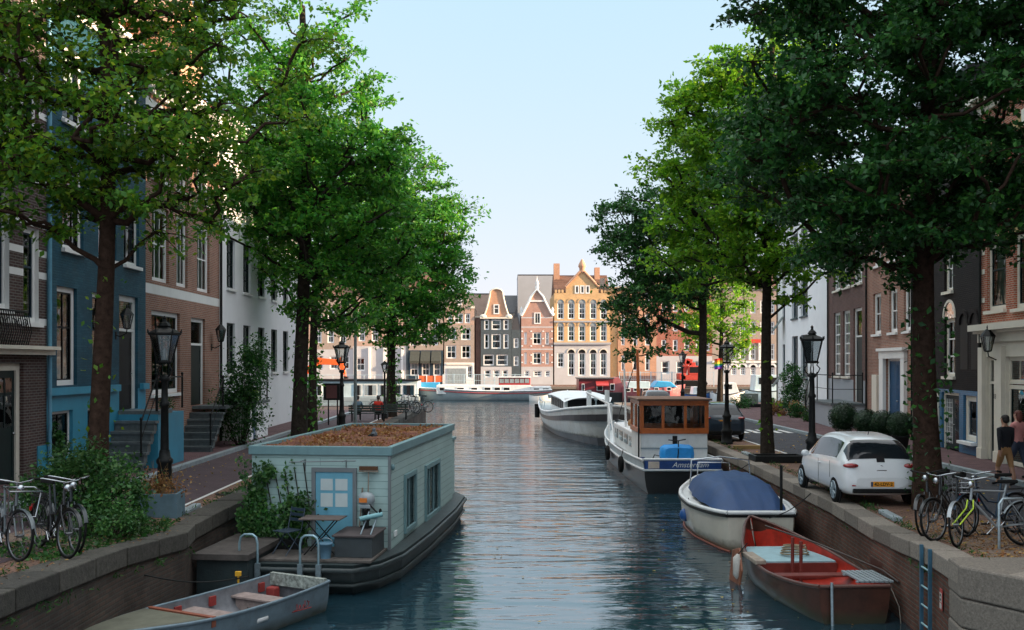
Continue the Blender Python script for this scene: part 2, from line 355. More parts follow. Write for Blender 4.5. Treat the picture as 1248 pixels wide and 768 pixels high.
# ------------------------------------------------------------------ ground heights and outlines
def interp(tab, y):
    if y <= tab[0][0]: return tab[0][1]
    for (a, xa), (b, xb) in zip(tab, tab[1:]):
        if y <= b: return xa + (xb-xa)*(y-a)/(b-a)
    return tab[-1][1]
def sm(v, cap): return cap*(1-math.exp(-v/cap)) if v > 0 else 0
def gl(x, y): return sm(.06*max(0, 18 - (y + (x+5.6)*1.85)), .8)
def gr(x, y): return sm(.06*max(0, 18.5 - y), .45)
LQ = [(-14,-6.3),(11,-6.05),(15.7,-6.0),(17.9,-5.75),(18.0,-5.75),(19.0,-5.95),(30,-5.9),(72,-5.7)]
RQ = [(12.6,12),(13.1,7.0),(14.0,6.45),(15.6,6.74),(22,7.3),(30,7.58),(40,7.75),(60,8.2),(78,8.6)]
def xl(y): return interp(LQ, y)
def xr(y): return interp(RQ, y)
def strip(name, m, x0, x1, y0, y1, ny, nx, zf, kind='structure', skirt=0):
    mb = MB(); vs = []
    fx0 = x0 if callable(x0) else (lambda y: x0); fx1 = x1 if callable(x1) else (lambda y: x1)
    for i in range(ny+1):
        y = y0 + (y1-y0)*i/ny
        for j in range(nx+1):
            x = fx0(y) + (fx1(y)-fx0(y))*j/nx; vs.append((x, y, zf(x, y)))
    fs = [(i*(nx+1)+j, i*(nx+1)+j+1, (i+1)*(nx+1)+j+1, (i+1)*(nx+1)+j) for i in range(ny) for j in range(nx)]
    mb.add(vs, fs, 0, True)
    if skirt:
        for j, s in ((0, 1), (nx, -1)):
            for i in range(ny):
                a = vs[i*(nx+1)+j]; b = vs[(i+1)*(nx+1)+j]
                q = [a, b, (b[0],b[1],b[2]-skirt), (a[0],a[1],a[2]-skirt)]
                mb.poly(q if s < 0 else q[::-1])
        for i in (0, ny):
            a = vs[i*(nx+1)]; b = vs[i*(nx+1)+nx]
            mb.poly([a, b, (b[0],b[1],b[2]-skirt), (a[0],a[1],a[2]-skirt)])
    o = mb.build(name, m); o['kind'] = kind
    return o
FACL = -11.0
def facr(y): return 15 + .11*(y-30.8)
# left bank
strip('left_bank_paving', M['paver'], lambda y: -60, xl, -14, 72, 86, 40, gl)
strip('left_road', M['asphalt_l'], -9.42, lambda y: -7.0, -14, 66, 80, 4, lambda x, y: gl(x,y)+.005)
strip('left_road_line', M['line'], -7.02, -6.93, 19.5, 60, 60, 1, lambda x, y: gl(x,y)+.010)
strip('left_cross_line', M['line'], -7.0, -6.2, 21.35, 21.45, 2, 2, lambda x, y: gl(x,y)+.010)
strip('left_pavement', M['pavement'], -11.6, -9.6, -14, 64, 78, 3, lambda x, y: gl(x,y)+.12)
strip('left_kerb', M['kerbstone'], -9.6, -9.4, -14, 64, 78, 1, lambda x, y: gl(x,y)+.125, skirt=.2)
# right bank
strip('right_bank_paving', M['paver'], xr, lambda y: 70, 12.6, 78, 131, 40, gr); strip('right_bank_paving', M['paver'], 12, 70, -14, 12.6, 26, 20, gr)
strip('right_road', M['asphalt'], 9.75, lambda y: 13.0, 13.0, 74, 61, 4, lambda x, y: gr(x,y)+.005)
strip('right_road_line', M['line'], 9.62, 9.72, 24, 70, 46, 1, lambda x, y: gr(x,y)+.010)
strip('right_pavement', M['pavement'], lambda y: 13.2, lambda y: facr(y)+.4, 12.6, 76, 64, 3, lambda x, y: gr(x,y)+.12)
strip('right_kerb', M['kerbstone'], 13.0, 13.2, 12.6, 76, 64, 1, lambda x, y: gr(x,y)+.125, skirt=.2)
mb = MB()
for k in range(6):
    x0 = 10.2 + k*.48
    mb.add([(x0,44.2,.012),(x0+.26,44.2,.012),(x0+.26,46.4,.012),(x0,46.4,.012)], [(0,1,2,3)])
o = mb.build('road_markings', M['line']); o['kind'] = 'structure'
# far bank
FQ = 126.0
strip('far_ground', M['paver'], -400, 400, FQ, 1500, 30, 40, lambda x, y: .1)
# water
def watermat():
    m, t, N, L, b = nt('canal_water')
    b.inputs['Base Color'].default_value = (.010,.034,.048,1); b.inputs['Roughness'].default_value = .06; b.inputs['IOR'].default_value = 2.8
    b.inputs['Specular IOR Level'].default_value = .8
    tc = N.new('ShaderNodeTexCoord')
    def noise(sc, det, dist, rough=.5):
        mp = N.new('ShaderNodeMapping'); mp.inputs['Scale'].default_value = sc; mp.inputs['Rotation'].default_value = (0,0,rad(6))
        L.new(tc.outputs['Object'], mp.inputs['Vector'])
        n = N.new('ShaderNodeTexNoise'); n.inputs['Scale'].default_value = 1; n.inputs['Detail'].default_value = det; n.inputs['Roughness'].default_value = rough
        n.inputs['Distortion'].default_value = dist; L.new(mp.outputs[0], n.inputs['Vector']); return n.outputs['Fac']
    a = noise((.36,1.35,1), 2, .6); c = noise((1.5,4.4,1), 2, .5); d = noise((.09,.3,1), 2, .3)
    def mul(x, f):
        q = N.new('ShaderNodeMath'); q.operation = 'MULTIPLY'; q.inputs[1].default_value = f; L.new(x, q.inputs[0]); return q.outputs[0]
    def add(x, y):
        q = N.new('ShaderNodeMath'); q.operation = 'ADD'; L.new(x, q.inputs[0]); L.new(y, q.inputs[1]); return q.outputs[0]
    def prod(x, y):
        q = N.new('ShaderNodeMath'); q.operation = 'MULTIPLY'; L.new(x, q.inputs[0]); L.new(y, q.inputs[1]); return q.outputs[0]
    pt = noise((.05,.09,1), 3, .5); mr = N.new('ShaderNodeMapRange'); mr.inputs['From Min'].default_value = .35; mr.inputs['From Max'].default_value = .65   # calm and ruffled patches
    mr.inputs['To Min'].default_value = .45; mr.inputs['To Max'].default_value = 1.25; L.new(pt, mr.inputs['Value'])
    h = add(prod(add(mul(a, .085), mul(c, .018)), mr.outputs[0]), mul(d, .075))
    bp = N.new('ShaderNodeBump'); bp.inputs['Strength'].default_value = 1; bp.inputs['Distance'].default_value = 1.0
    L.new(h, bp.inputs['Height']); L.new(bp.outputs['Normal'], b.inputs['Normal'])
    return m
mb = MB(); mb.add([(-400,-60,WATER),(400,-60,WATER),(400,FQ+.5,WATER),(-400,FQ+.5,WATER)], [(0,1,2,3)])
o = mb.build('canal_water', watermat()); o['kind'] = 'structure'

# ------------------------------------------------------------------ quay walls
def quay(name, label, path, zf, wm, cop_h=.26, cop_w=.55, out=1, seg=1.05, cm='granite'):
    """path: list of (x,y); land lies to the side given by out (+1: land at larger x for a path running +y)"""
    t = thing(name, label, 'canal wall', (path[0][0], path[0][1], 0))
    ox, oy = path[0]
    wl = MB(); cp = MB(); fine = []
    for (a, b) in zip(path, path[1:]):
        d = math.dist(a, b); n = max(1, int(d/seg))
        for i in range(n): fine.append((a[0]+(b[0]-a[0])*i/n, a[1]+(b[1]-a[1])*i/n))
    fine.append(path[-1])
    rr = random.Random(3)
    for (a, b) in zip(fine, fine[1:]):
        dx, dy = b[0]-a[0], b[1]-a[1]; l = math.hypot(dx, dy); nx_, ny_ = dy/l*out, -dx/l*out   # toward land
        za, zb = zf(*a)-cop_h+.03, zf(*b)-cop_h+.03
        wl.add([(a[0]-ox,a[1]-oy,-2.6),(b[0]-ox,b[1]-oy,-2.6),(b[0]-ox,b[1]-oy,zb),(a[0]-ox,a[1]-oy,za)], [(0,1,2,3)])
        mid = ((a[0]+b[0])/2, (a[1]+b[1])/2)
        j = rr.uniform(-.012,.012); o_ = -.06+j; e = .012/l
        A = (a[0]+dx*e-ox, a[1]+dy*e-oy); B = (b[0]-dx*e-ox, b[1]-dy*e-oy); hz = .03+rr.uniform(0,.012)
        lo = [(A[0]+nx_*o_,A[1]+ny_*o_,zf(*a)-cop_h),(B[0]+nx_*o_,B[1]+ny_*o_,zf(*b)-cop_h),(B[0]+nx_*cop_w,B[1]+ny_*cop_w,zf(*b)-cop_h),(A[0]+nx_*cop_w,A[1]+ny_*cop_w,zf(*a)-cop_h)]
        hi = [(p[0],p[1],p[2]+cop_h+hz) for p in lo]
        cp.add(lo+hi, [(0,3,2,1),(4,5,6,7),(0,1,5,4),(1,2,6,5),(2,3,7,6),(3,0,4,7)])
    wl.build('brick_face', wm, t); cp.build('coping', M[cm], t, bevel=.02)
    return t
lp = [(xl(-14),-14),(xl(11),11),(xl(15.7),15.7),(xl(17.9),17.9),(xl(19),19),(xl(30),30),(-5.7,72),(-58,72)]
quay('canal_wall', 'dark stained brick canal wall with worn coping under the bushes and lamp post beside the grey open boat', lp, lambda x, y: gl(x,y), M['quaybrick'], out=-1, cm='darkgranite')
rp = [(12,-14),(12,12.6),(7.0,13.1),(6.45,14.0),(6.74,15.6),(7.3,22),(7.58,30),(7.75,40),(8.2,60),(8.6,78),(68,78)]
rw = quay('canal_wall', 'reddish brick canal wall with pale granite coping and a blue ladder, beside the red open boat', rp, lambda x, y: gr(x,y), M['quayred'], cop_h=.24, cop_w=.42)
quay('canal_wall', 'low stone embankment wall across the river below the far gabled houses', [(-400,FQ),(400,FQ)], lambda x, y: .1, M['quaybrick'], out=-1, seg=6)
# granite corner of the bridge abutment on the right
t = thing('bridge_abutment', 'granite block corner at the near end of the right canal wall', 'abutment', (6.45,14.0,0))
z = gr(6.45,14.0)+.055
for k, (h, g) in enumerate(((.46,.0),(.42,.014),(.5,.0),(.6,.012),(.7,0))):
    q = [(.06+g,.62),(-.06+g,-.02),(.49+g*.5,-.98+g),(1.25,-1.06+g),(1.25,.62)]
    MB().prism([(x,y,z-h+.014) for (x,y) in q], (0,0,h-.014)).build('granite_course', M['granite'], t, bevel=.03); z -= h
# ladder in a slot + sign on the right wall
ly = 15.75; lx = xr(ly)
t = thing('quay_ladder', 'blue steel ladder fixed to the right canal wall below the coping', 'ladder', (lx-.085, ly, 0), math.atan2(-(xr(ly+.5)-lx), .5))
for s in (-.2,.2): MB().box(-.03,.02,s-.025,s+.025,-1.9,.06+gr(lx,ly)).build('stile', mat('ladder_steel', (.06,.16,.24), .45, .4, dirt=.3), t)
rmt = mat('ladder_rung', (.35,.55,.58), .4, .4, dirt=.3)
for k in range(6): MB().tube([(-.01,-.2,-.15-k*.3),(-.01,.2,-.15-k*.3)], .016, 8).build('rung', rmt, t)
sy = 15.1; t = thing('wall_sign', 'small red and white mooring sign on the right canal wall next to the ladder', 'sign', (xr(sy)-.02, sy, -.48), -PI/2+math.atan2(-(xr(sy+.5)-xr(sy)), .5))
MB().box(-.07,.07,-.012,0,-.16,.16).build('plate', mat('sign_red', (.42,.06,.05), .6, dirt=.3), t)
sg = mat('sign_white', (.6,.55,.5), .6, dirt=.4)
MB().box(-.055,.055,-.016,-.0125,-.14,-.06).box(-.055,.055,-.016,-.0125,-.04,.1).build('white_field', sg, t)
MB().ball((0,-.018,.065), .022, .006).ball((0,-.018,.0), .022, .006).build('black_mark', M['black'], t)
# ------------------------------------------------------------------ houses
_wc = {}
def window(parent, u, z, W_, H_, frame='white', fw=.09, nx=1, rails=(.5,), sill='stone', curtain=None, depth=.10, arch=0, sash='white', bar=.03, sillout=.10, proud=False):
    """a framed window whose lower left corner is at (u, z) of the facade; frame, pane, sill, curtain"""
    key = (round(W_,2), round(H_,2), frame, fw, nx, tuple(rails), sill, curtain, arch, sash, bar, depth)
    loc = (u, -.05 if proud else depth, z)
    if key in _wc:
        c = dup(_wc[key], parent, loc); return c
    f = MB(); y0, y1 = -.01, .07
    f.box(0,fw,y0,y1,0,H_).box(W_-fw,W_,y0,y1,0,H_).box(fw,W_-fw,y0,y1,0,fw).box(fw,W_-fw,y0,y1,H_-fw,H_)
    iw = W_-2*fw; ih = H_-2*fw
    for k in range(1, nx): f.box(fw+iw*k/nx-bar/2, fw+iw*k/nx+bar/2, y0+.025, y1-.012, fw, H_-fw, 1)
    for r in rails: f.box(fw, W_-fw, y0+.02, y1-.008, fw+ih*r-bar*.8, fw+ih*r+bar*.8, 1)
    # sash edge
    e = .035
    f.box(fw,fw+e,y0+.022,y1-.01,fw,H_-fw,1).box(W_-fw-e,W_-fw,y0+.022,y1-.01,fw,H_-fw,1).box(fw+e,W_-fw-e,y0+.022,y1-.01,fw,fw+e,1).box(fw+e,W_-fw-e,y0+.022,y1-.01,H_-fw-e,H_-fw,1)
    o = f.build('window', [M[frame], M[sash]], parent, loc=loc)
    g = MB().add([(fw,.035,fw),(W_-fw,.035,fw),(W_-fw,.035,H_-fw),(fw,.035,H_-fw)], [(0,1,2,3)]); g.build('pane', M['glass'], o)
    if sill: MB().box(-.06, W_+.06, -depth-sillout, 0, -.10, -.002).build('sill', M[sill], o)
    if curtain:
        c = MB(); n = 12
        def drape(a, b, zt, zb):
            vs = []
            for i in range(n+1):
                x = a+(b-a)*i/n; yy = .16+.02*math.sin(i*2.4)
                vs += [(x,yy,zb),(x,yy,zt)]
            c.add(vs, [(2*i,2*i+2,2*i+3,2*i+1) for i in range(n)], 0, True)
        cm = 'curtain'
        if curtain == 'pair': drape(fw, fw+iw*.26, H_-fw, fw); drape(W_-fw-iw*.26, W_-fw, H_-fw, fw)
        elif curtain == 'full': drape(fw, W_-fw, H_-fw, fw)
        elif curtain == 'half': drape(fw, W_-fw, H_-fw, fw+ih*.5)
        elif curtain == 'low': drape(fw, W_-fw, fw+ih*.45, fw)
        elif curtain == 'red': drape(fw, W_-fw, H_-fw, fw); cm = 'redcurtain'
        elif curtain == 'tan': drape(fw, W_-fw, H_-fw, fw); cm = 'tan'
        elif curtain == 'side': drape(fw, fw+iw*.4, H_-fw, fw)
        c.build('curtain', M[cm], o)
    _wc[key] = o
    return o
def door(parent, u, z, W_, H_, leaf='darkgreen', frame='white', fw=.1, transom=.22, depth=.10, panels=2, leaves=1, glazed=False, slats=0):
    f = MB(); y0, y1 = -.01, .08
    f.box(0,fw,y0,y1,0,H_).box(W_-fw,W_,y0,y1,0,H_).box(fw,W_-fw,y0,y1,H_-fw,H_)
    zt = H_*(1-transom) if transom else H_-fw
    if transom: f.box(fw,W_-fw,y0,y1,zt-.04,zt+.04)
    d = f.build('door', M[frame], parent, loc=(u, depth, z))
    iw = (W_-2*fw)/leaves
    for k in range(leaves):
        a = fw+k*iw+.006; b = fw+(k+1)*iw-.006; zz = zt-(.04 if transom else 0)
        l = MB(); l.box(a,b,.03,.07,.01,zz)
        if not glazed:
            n = panels
            for i in range(n):
                pz0 = .12+i*(zz-.16)/n; pz1 = .12+(i+1)*(zz-.16)/n-.1
                for (q0,q1,q2,q3) in ((a+.09,b-.09,pz0,pz0+.025),(a+.09,b-.09,pz1-.025,pz1)): l.box(q0,q1,.018,.0295,q2,q3)
                for (q0,q1) in ((a+.09,a+.115),(b-.115,b-.09)): l.box(q0,q1,.018,.0295,pz0+.025,pz1-.025)
        l.build('door_leaf', M[leaf], d)
        if glazed or slats:
            pz0 = zz*.12 if glazed else zz*.52
            MB().box(a+.1,b-.1,.024,.0285,pz0,zz-.14).build('pane', M['glass'], d)
            if slats:
                s = MB()
                for i in range(1, slats): x = a+.1+(b-a-.2)*i/slats; s.box(x-.025,x+.025,.012,.0235,pz0,zz-.14)
                s.box(a+.1,b-.1,.012,.0235,pz0+(zz-.14-pz0)*.66-.03,pz0+(zz-.14-pz0)*.66+.03); s.build('glazing_bar', M[leaf], d)
        MB().ball((b-.07 if k == 0 else a+.07, .012, zz*.46), .028, .03, .028, 8).build('handle', M['chrome'], d)
    if transom: MB().add([(fw,.035,zt+.04),(W_-fw,.035,zt+.04),(W_-fw,.035,H_-fw),(fw,.035,H_-fw)], [(0,1,2,3)]).build('transom_pane', M['glass'], d)
    return d
def wallface(holes, W_, H_, bands, default=0, z0=0, reveal=.20):
    """facade sheet at y=0 with rectangular holes (u0,u1,z0,z1) and coloured bands (u0,u1,z0,z1,mi)"""
    mb = MB(); e = lambda L_: sorted(set(round(x, 4) for x in L_))
    us = e([0, W_] + [x for h in holes for x in h[:2]] + [x for b in bands for x in b[:2]])
    zs = e([z0, H_] + [x for h in holes for x in h[2:4]] + [x for b in bands for x in b[2:4]])
    us = [u for u in us if -.001 <= u <= W_+.001]; zs = [z for z in zs if z0-.001 <= z <= H_+.001]
    for a, b in zip(us, us[1:]):
        for c, d in zip(zs, zs[1:]):
            mu, mz = (a+b)/2, (c+d)/2
            if any(h[0] < mu < h[1] and h[2] < mz < h[3] for h in holes): continue
            mi = default
            for q in bands:
                if q[0] < mu < q[1] and q[2] < mz < q[3]: mi = q[4]
            mb.add([(a,0,c),(b,0,c),(b,0,d),(a,0,d)], [(0,1,2,3)], mi)
    for h in holes:
        a, b, c, d = h[:4]; mi = default
        for q in bands:
            if q[0] < (a+b)/2 < q[1] and q[2] < (c+d)/2 < q[3]: mi = q[4]
        for p in ([(a,0,c),(a,0,d),(a,reveal,d),(a,reveal,c)], [(b,0,d),(b,0,c),(b,reveal,c),(b,reveal,d)], [(a,0,d),(b,0,d),(b,reveal,d),(a,reveal,d)], [(b,0,c),(a,0,c),(a,reveal,c),(b,reveal,c)]):
            mb.add(p, [(0,1,2,3)], mi)
    return mb
def house(name, label, loc, rz, W_, H_, D, mats, holes=(), bands=(), side=0, z0=-.4, group=None, gable=None, cat='house', rooms=True, back=True):
    t = thing(name, label, cat, loc, rz, group)
    mb = wallface(list(holes), W_, H_, list(bands), z0=z0)
    mb.add([(0,0,z0),(0,D,z0),(0,D,H_),(0,0,H_)], [(0,1,2,3)][::-1], side); mb.add([(W_,0,z0),(W_,D,z0),(W_,D,H_),(W_,0,H_)], [(0,1,2,3)], side)
    mb.add([(0,D,z0),(W_,D,z0),(W_,D,H_),(0,D,H_)], [(0,1,2,3)], side)
    if gable: mb.prism([(u, 0, z) for (u, z) in gable], (0,.3,0), 0)
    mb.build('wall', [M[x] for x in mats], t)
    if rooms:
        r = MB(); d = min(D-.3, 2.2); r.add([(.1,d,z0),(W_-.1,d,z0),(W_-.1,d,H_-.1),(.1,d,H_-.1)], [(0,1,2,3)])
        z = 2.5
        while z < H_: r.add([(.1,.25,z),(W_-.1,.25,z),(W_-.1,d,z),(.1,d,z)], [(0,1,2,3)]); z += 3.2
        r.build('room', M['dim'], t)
    return t
def cornice(t, W_, z, m='white', h=.5, out=.45, dent=True, u0=0):
    c = MB(); c.box(u0-.05, W_+.05, -out*.25, .1, z-h, z-h*.5).box(u0-.1, W_+.1, -out, .1, z-h*.35, z)
    c.box(u0-.07,W_+.07,-out*.6,.1,z-h*.5,z-h*.35)
    if dent:
        n = int((W_-u0)/.55)
        for i in range(n): x = u0+(i+.5)*(W_-u0)/n; c.box(x-.07,x+.07,-out*.85,-out*.25,z-h*.62,z-h*.351)
    c.build('cornice', M[m], t)
def roof_gable(t, W_, D, z, rise, m, along='y', over=.2, name='roof', y0=.0):
    """pitched roof; ridge along y (into the building) or along x"""
    r = MB(); th = .12
    if along == 'y':
        for s in (0, 1):
            a = (-over if s == 0 else W_+over); q = [(a,y0,z-over*rise*2/W_),(W_/2,y0,z+rise),(W_/2,D,z+rise),(a,D,z-over*rise*2/W_)]
            r.prism(q, (0,0,th))
        r.poly([(0,y0+.02,z),(W_,y0+.02,z),(W_/2,y0+.02,z+rise)]); r.poly([(0,D-.02,z),(W_,D-.02,z),(W_/2,D-.02,z+rise)])
    else:
        for s in (0, 1):
            a = (y0-over if s == 0 else D+over); q = [(0,a,z-over*rise*2/D),(0,(y0+D)/2,z+rise),(W_,(y0+D)/2,z+rise),(W_,a,z-over*rise*2/D)]
            r.prism(q, (0,0,th))
        r.poly([(.02,y0,z),(.02,D,z),(.02,(y0+D)/2,z+rise)]); r.poly([(W_-.02,y0,z),(W_-.02,D,z),(W_-.02,(y0+D)/2,z+rise)])
    return r.build(name, M[m], t)
def roof_flat(t, W_, D, z, m='roofslate'):
    return MB().box(-.02, W_+.02, .12, D, z-.15, z).build('roof', M[m], t)
def chimney(roof, x, y, z, w=.5, d=.4, h=1.2, m='brownbrick'):
    c = MB(); c.box(x-w/2,x+w/2,y-d/2,y+d/2,z,z+h).box(x-w/2-.05,x+w/2+.05,y-d/2-.05,y+d/2+.05,z+h,z+h+.12)
    for k in (-1,1): c.lathe([(.09,z+h+.12),(.08,z+h+.45)], (x+k*w*.22,y,0), 8)
    return c.build('chimney', M[m], roof)
def rail(name, label, pts, h=.95, posts=None, m='iron', parent=None, mid=True):
    """iron railing along a polyline; posts at each vertex"""
    t = parent
    r = MB(); up = [Vector(p)+Vector((0,0,h)) for p in pts]; r.tube(up, .022, 6)
    if mid: r.tube([Vector(p)+Vector((0,0,h*.5)) for p in pts], .014, 6)
    for p in pts: r.tube([p, Vector(p)+Vector((0,0,h+.06))], .03, 8); r.ball(Vector(p)+Vector((0,0,h+.09)), .045, n=8)
    return r.build('railing', M[m], t)
def stoop(t, u_top, dirn, n, z_top, run=.26, out=1.15, w_land=1.1, step='stone', side=None, zbase=0):
    """stair along the facade: landing from u_top over w_land away from the stair, steps descending in direction dirn (local x)"""
    s = MB(); rise = (z_top-zbase)/(n+1)
    for i in range(n):
        zt = z_top-rise*(i+1); a = u_top+dirn*run*i; b = u_top+dirn*run*(i+1)
        s.box(a, b+dirn*.04, -out-.03, -.01, zt-.07, zt); s.box(a, b, -out+.03, -.01, max(zbase-.3, zt-rise-.02), zt-.07)
    s.box(u_top, u_top-dirn*w_land, -out-.04, -.01, z_top-.1, z_top)
    o = s.build('steps', M[step], t)
    return o
def wall_lamp(t, u, z, s=1.0):
    l = MB(); l.tube([(0,0,-.3*s),(0,-.12*s,-.34*s),(0,-.3*s,-.25*s),(0,-.32*s,-.12*s)], .016*s, 6); l.box(-.04*s,.04*s,-.02,0,-.42*s,-.2*s)
    l.lathe([(.04*s,-.14*s),(.09*s,-.12*s),(.1*s,-.1*s)], (0,-.32*s,0), 6, smooth=False); l.lathe([(.2*s,.27*s),(.16*s,.33*s),(.06*s,.45*s),(.03*s,.47*s),(.035*s,.52*s),(.01*s,.58*s)], (0,-.32*s,0), 6, smooth=False)
    for k in range(6):
        a = 2*PI*k/6; l.tube([(.09*s*math.cos(a),-.32*s+.09*s*math.sin(a),-.1*s),(.17*s*math.cos(a),-.32*s+.17*s*math.sin(a),.27*s)], .01*s, 4)
    o = l.build('wall_lamp', M['iron'], t, loc=(u,0,z))
    MB().lathe([(.085*s,-.1*s),(.165*s,.27*s)], (0,-.32*s,0), 6, smooth=False).build('lamp_glass', M['lampglass'], o)
    return o

# ---- left row. local u = world Y - y0 ; facade at x = -11
def Lz(px, py):
    Y = -FACL*F/(VX-px); return Y, EYE-(py-HY)*Y/F
RZL = PI/2
# house 1: dark brick with white bands, garage door, balconies
y0 = 17.0; WW = 23.9-y0
U = lambda y: y-y0
gd = .3
wins = [(20.75,22.1,4.3,7.0),(22.75,23.5,4.05,6.25)]
wins2 = [(20.75,22.2,7.75,10.3),(22.75,23.5,8.0,10.2),(20.75,22.2,11.4,13.8),(22.75,23.5,11.5,13.7)]
holes = [(U(a),U(b),c,d) for (a,b,c,d) in wins+wins2] + [(U(20.4),U(22.75),gd,3.1)] + [(U(a),U(b),c,d) for (a,b,c,d) in ((18.2,19.6,4.3,7.0),(18.2,19.6,7.75,10.3),(18.2,19.6,11.4,13.8),(17.6,18.9,gd+.8,3.0))]
bands = [(0,WW,z,z+.16,1) for z in (4.0,5.1,5.62,6.3,7.3,8.9,10.6,12.2)]
h = house('dark_brick_house', 'dark brick house with white stone bands, iron balconies and a dark garage door', (FACL,y0,0), RZL, WW, 15.5, 9, ['darkbrick','white'], holes, bands, z0=-.3)
for (a,b,c,d) in wins+wins2: window(h, U(a), c, b-a, d-c, nx=1, rails=(.6,), curtain='tan' if (a < 21 and c < 5) else None, fw=.12, sill='white', sash='darkteal')
for (a,b,c,d) in ((18.2,19.6,4.3,7.0),(18.2,19.6,7.75,10.3),(18.2,19.6,11.4,13.8)): window(h, U(a), c, b-a, d-c, rails=(.6,), fw=.12, sill='white', sash='darkteal')
window(h, U(17.6), gd+.8, 1.3, 2.2-gd, rails=(), fw=.1)
door(h, U(20.4), gd, 2.35, 3.1-gd, leaf='darkgreen', leaves=1, transom=0, slats=5, panels=1, fw=.16, frame='offwhite')
c = MB(); c.box(-.02,WW,-.35,-.005,3.42,3.5).box(-.02,WW,-.22,-.005,3.3,3.42); c.build('ledge', M['offwhite'], h)
MB().box(WW-.5,WW,-.03,-.004,0,1.15).build('plinth', M['teal'], h)
for zb in (3.5, 7.35):
    b = MB(); u0, u1 = U(20.5), U(22.3)
    if zb > 5: b.box(u0,u1,-.7,-.005,zb-.12,zb)
    for i in range(19):
        u = u0+(u1-u0)*i/18; b.tube([(u,-.66 if zb > 5 else -.32,zb),(u,-.72 if zb > 5 else -.40,zb+.3),(u,-.66 if zb > 5 else -.32,zb+.75)], .012, 5)
    yy = -.66 if zb > 5 else -.32
    b.tube([(u0,-.005,zb+.75),(u0,yy,zb+.75),(u1,yy,zb+.75),(u1,-.005,zb+.75)], .022, 6); b.tube([(u0,yy,zb+.08),(u1,yy,zb+.08)], .015, 6)
    for i in range(7):
        u = u0+(u1-u0)*(i+.5)/7; b.ring((u,yy,zb+.5), .09, .01, (0,1,0), 12, 4)
    b.build('balcony', M['iron'], h)
MB().box(U(20.3),U(22.6),-.45,-.005,10.55,10.72).build('brick_hood', M['orangebrick'], h)
cornice(h, WW, 15.6); roof_flat(h, WW, 9, 15.55)
MB().tube([(WW-.02,-.09,0),(WW-.02,-.09,15)], .05, 8).build('drain_pipe', mat('blue_pipe', (.12,.32,.45), .45), h)

# house 2: teal-blue painted
y0 = 23.9; WW = 6.6; U = lambda y: y-y0
w1 = [(24.45,25.6,2.55,5.02),(26.55,27.7,2.55,5.02)]
w2 = [(24.75,26.0,5.98,8.2),(26.95,28.2,5.98,8.2),(28.75,29.95,5.98,8.2)]
w3 = [(24.75,26.0,9.2,11.1),(26.95,28.2,9.2,11.1),(28.75,29.95,9.2,11.1)]
bas = [(24.15,25.35,.75,1.92),(26.25,27.2,.75,1.92)]
DR = (28.4,29.85,1.75,5.07)
holes = [(U(a),U(b),c,d) for (a,b,c,d) in w1+w2+w3+bas+[DR]]
bands = [(0,WW,-.4,2.35,1)]
h = house('teal_house', 'teal-blue painted brick house with a lighter blue base and orange curtains behind its upper windows', (FACL,y0,0), RZL, WW, 12.2, 9, ['tealbrick','teal'], holes, bands)
for (a,b,c,d) in w1: window(h, U(a), c, b-a, d-c, nx=2, rails=(.6,), fw=.13, curtain='low', sash='black', sill=None)
for i, (a,b,c,d) in enumerate(w2): window(h, U(a), c, b-a, d-c, nx=3, rails=(.5,), fw=.11, curtain='red', sash='black', sill='white')
for (a,b,c,d) in w3: window(h, U(a), c, b-a, d-c, nx=2, rails=(.55,), fw=.11, curtain='half', sash='black', sill='white')
for (a,b,c,d) in bas: window(h, U(a), c, b-a, d-c, nx=2, rails=(), fw=.07, sash='black', sill=None)
door(h, U(DR[0]), DR[2], DR[1]-DR[0], DR[3]-DR[2], leaf='black', frame='white', fw=.16, transom=.3, panels=3)
MB().box(-.005,U(28.25),-.12,-.004,2.32,2.5).box(U(30.0),WW,-.12,-.004,2.32,2.5).build('string_course', M['teal'], h)
cornice(h, WW, 12.4, 'white'); r = roof_gable(h, WW, 9, 12.3, 3.2, 'brownroof', 'x'); chimney(r, 1.2, 4.5, 15.2)
wall_lamp(h, U(28.15), 4.2)
stoop(h, U(28.3), -1, 5, 1.75, zbase=.1)
MB().box(U(28.3),U(30.55),-1.15,-.01,-.2,1.65).build('stoop_side', M['teal'], h)
rail('', '', [(U(28.3)-1.2,-1.1,.55),(U(28.3),-1.1,1.75)], parent=h); rail('', '', [(U(28.3),-1.12,1.75),(U(30.5),-1.12,1.75)], parent=h, mid=False)

# house 3: brown brick
y0 = 30.5; WW = 7.9
GW = (31.0,33.7,2.12,4.78)
DR = (34.9,36.55,1.6,4.72)
w2 = [(31.05,32.6,5.7,8.1),(33.35,34.55,5.7,8.1),(35.6,37.1,5.7,8.1)]
w3 = [(31.05,32.6,8.95,10.9),(33.35,34.55,8.95,10.9),(35.6,37.1,8.95,10.9)]
bas = [(31.0,31.9,.3,1.4),(33.0,33.8,.35,1.35)]
holes = [(U(a),U(b),c,d) for (a,b,c,d) in w2+w3+bas+[GW,DR]]
bands = [(0,U(32.9),-.4,1.62,1),(0,WW,5.28,5.58,2),(0,WW,11.0,11.35,2)]
h = house('brown_brick_house', 'brown brick house with a wide ground floor window, white sill band and orange dormer', (FACL,y0,0), RZL, WW, 12.0, 9, ['brownbrick','teal','white'], holes, bands)
window(h, U(GW[0]), GW[2], GW[1]-GW[0], GW[3]-GW[2], nx=4, rails=(.12,.68), fw=.14, sill='white', curtain=None, sash='darkgreen')
for (a,b,c,d) in w2+w3: window(h, U(a), c, b-a, d-c, nx=3, rails=(.5,), fw=.1, sill=None if c < 6 else 'white', curtain='pair' if c < 6 else 'half')
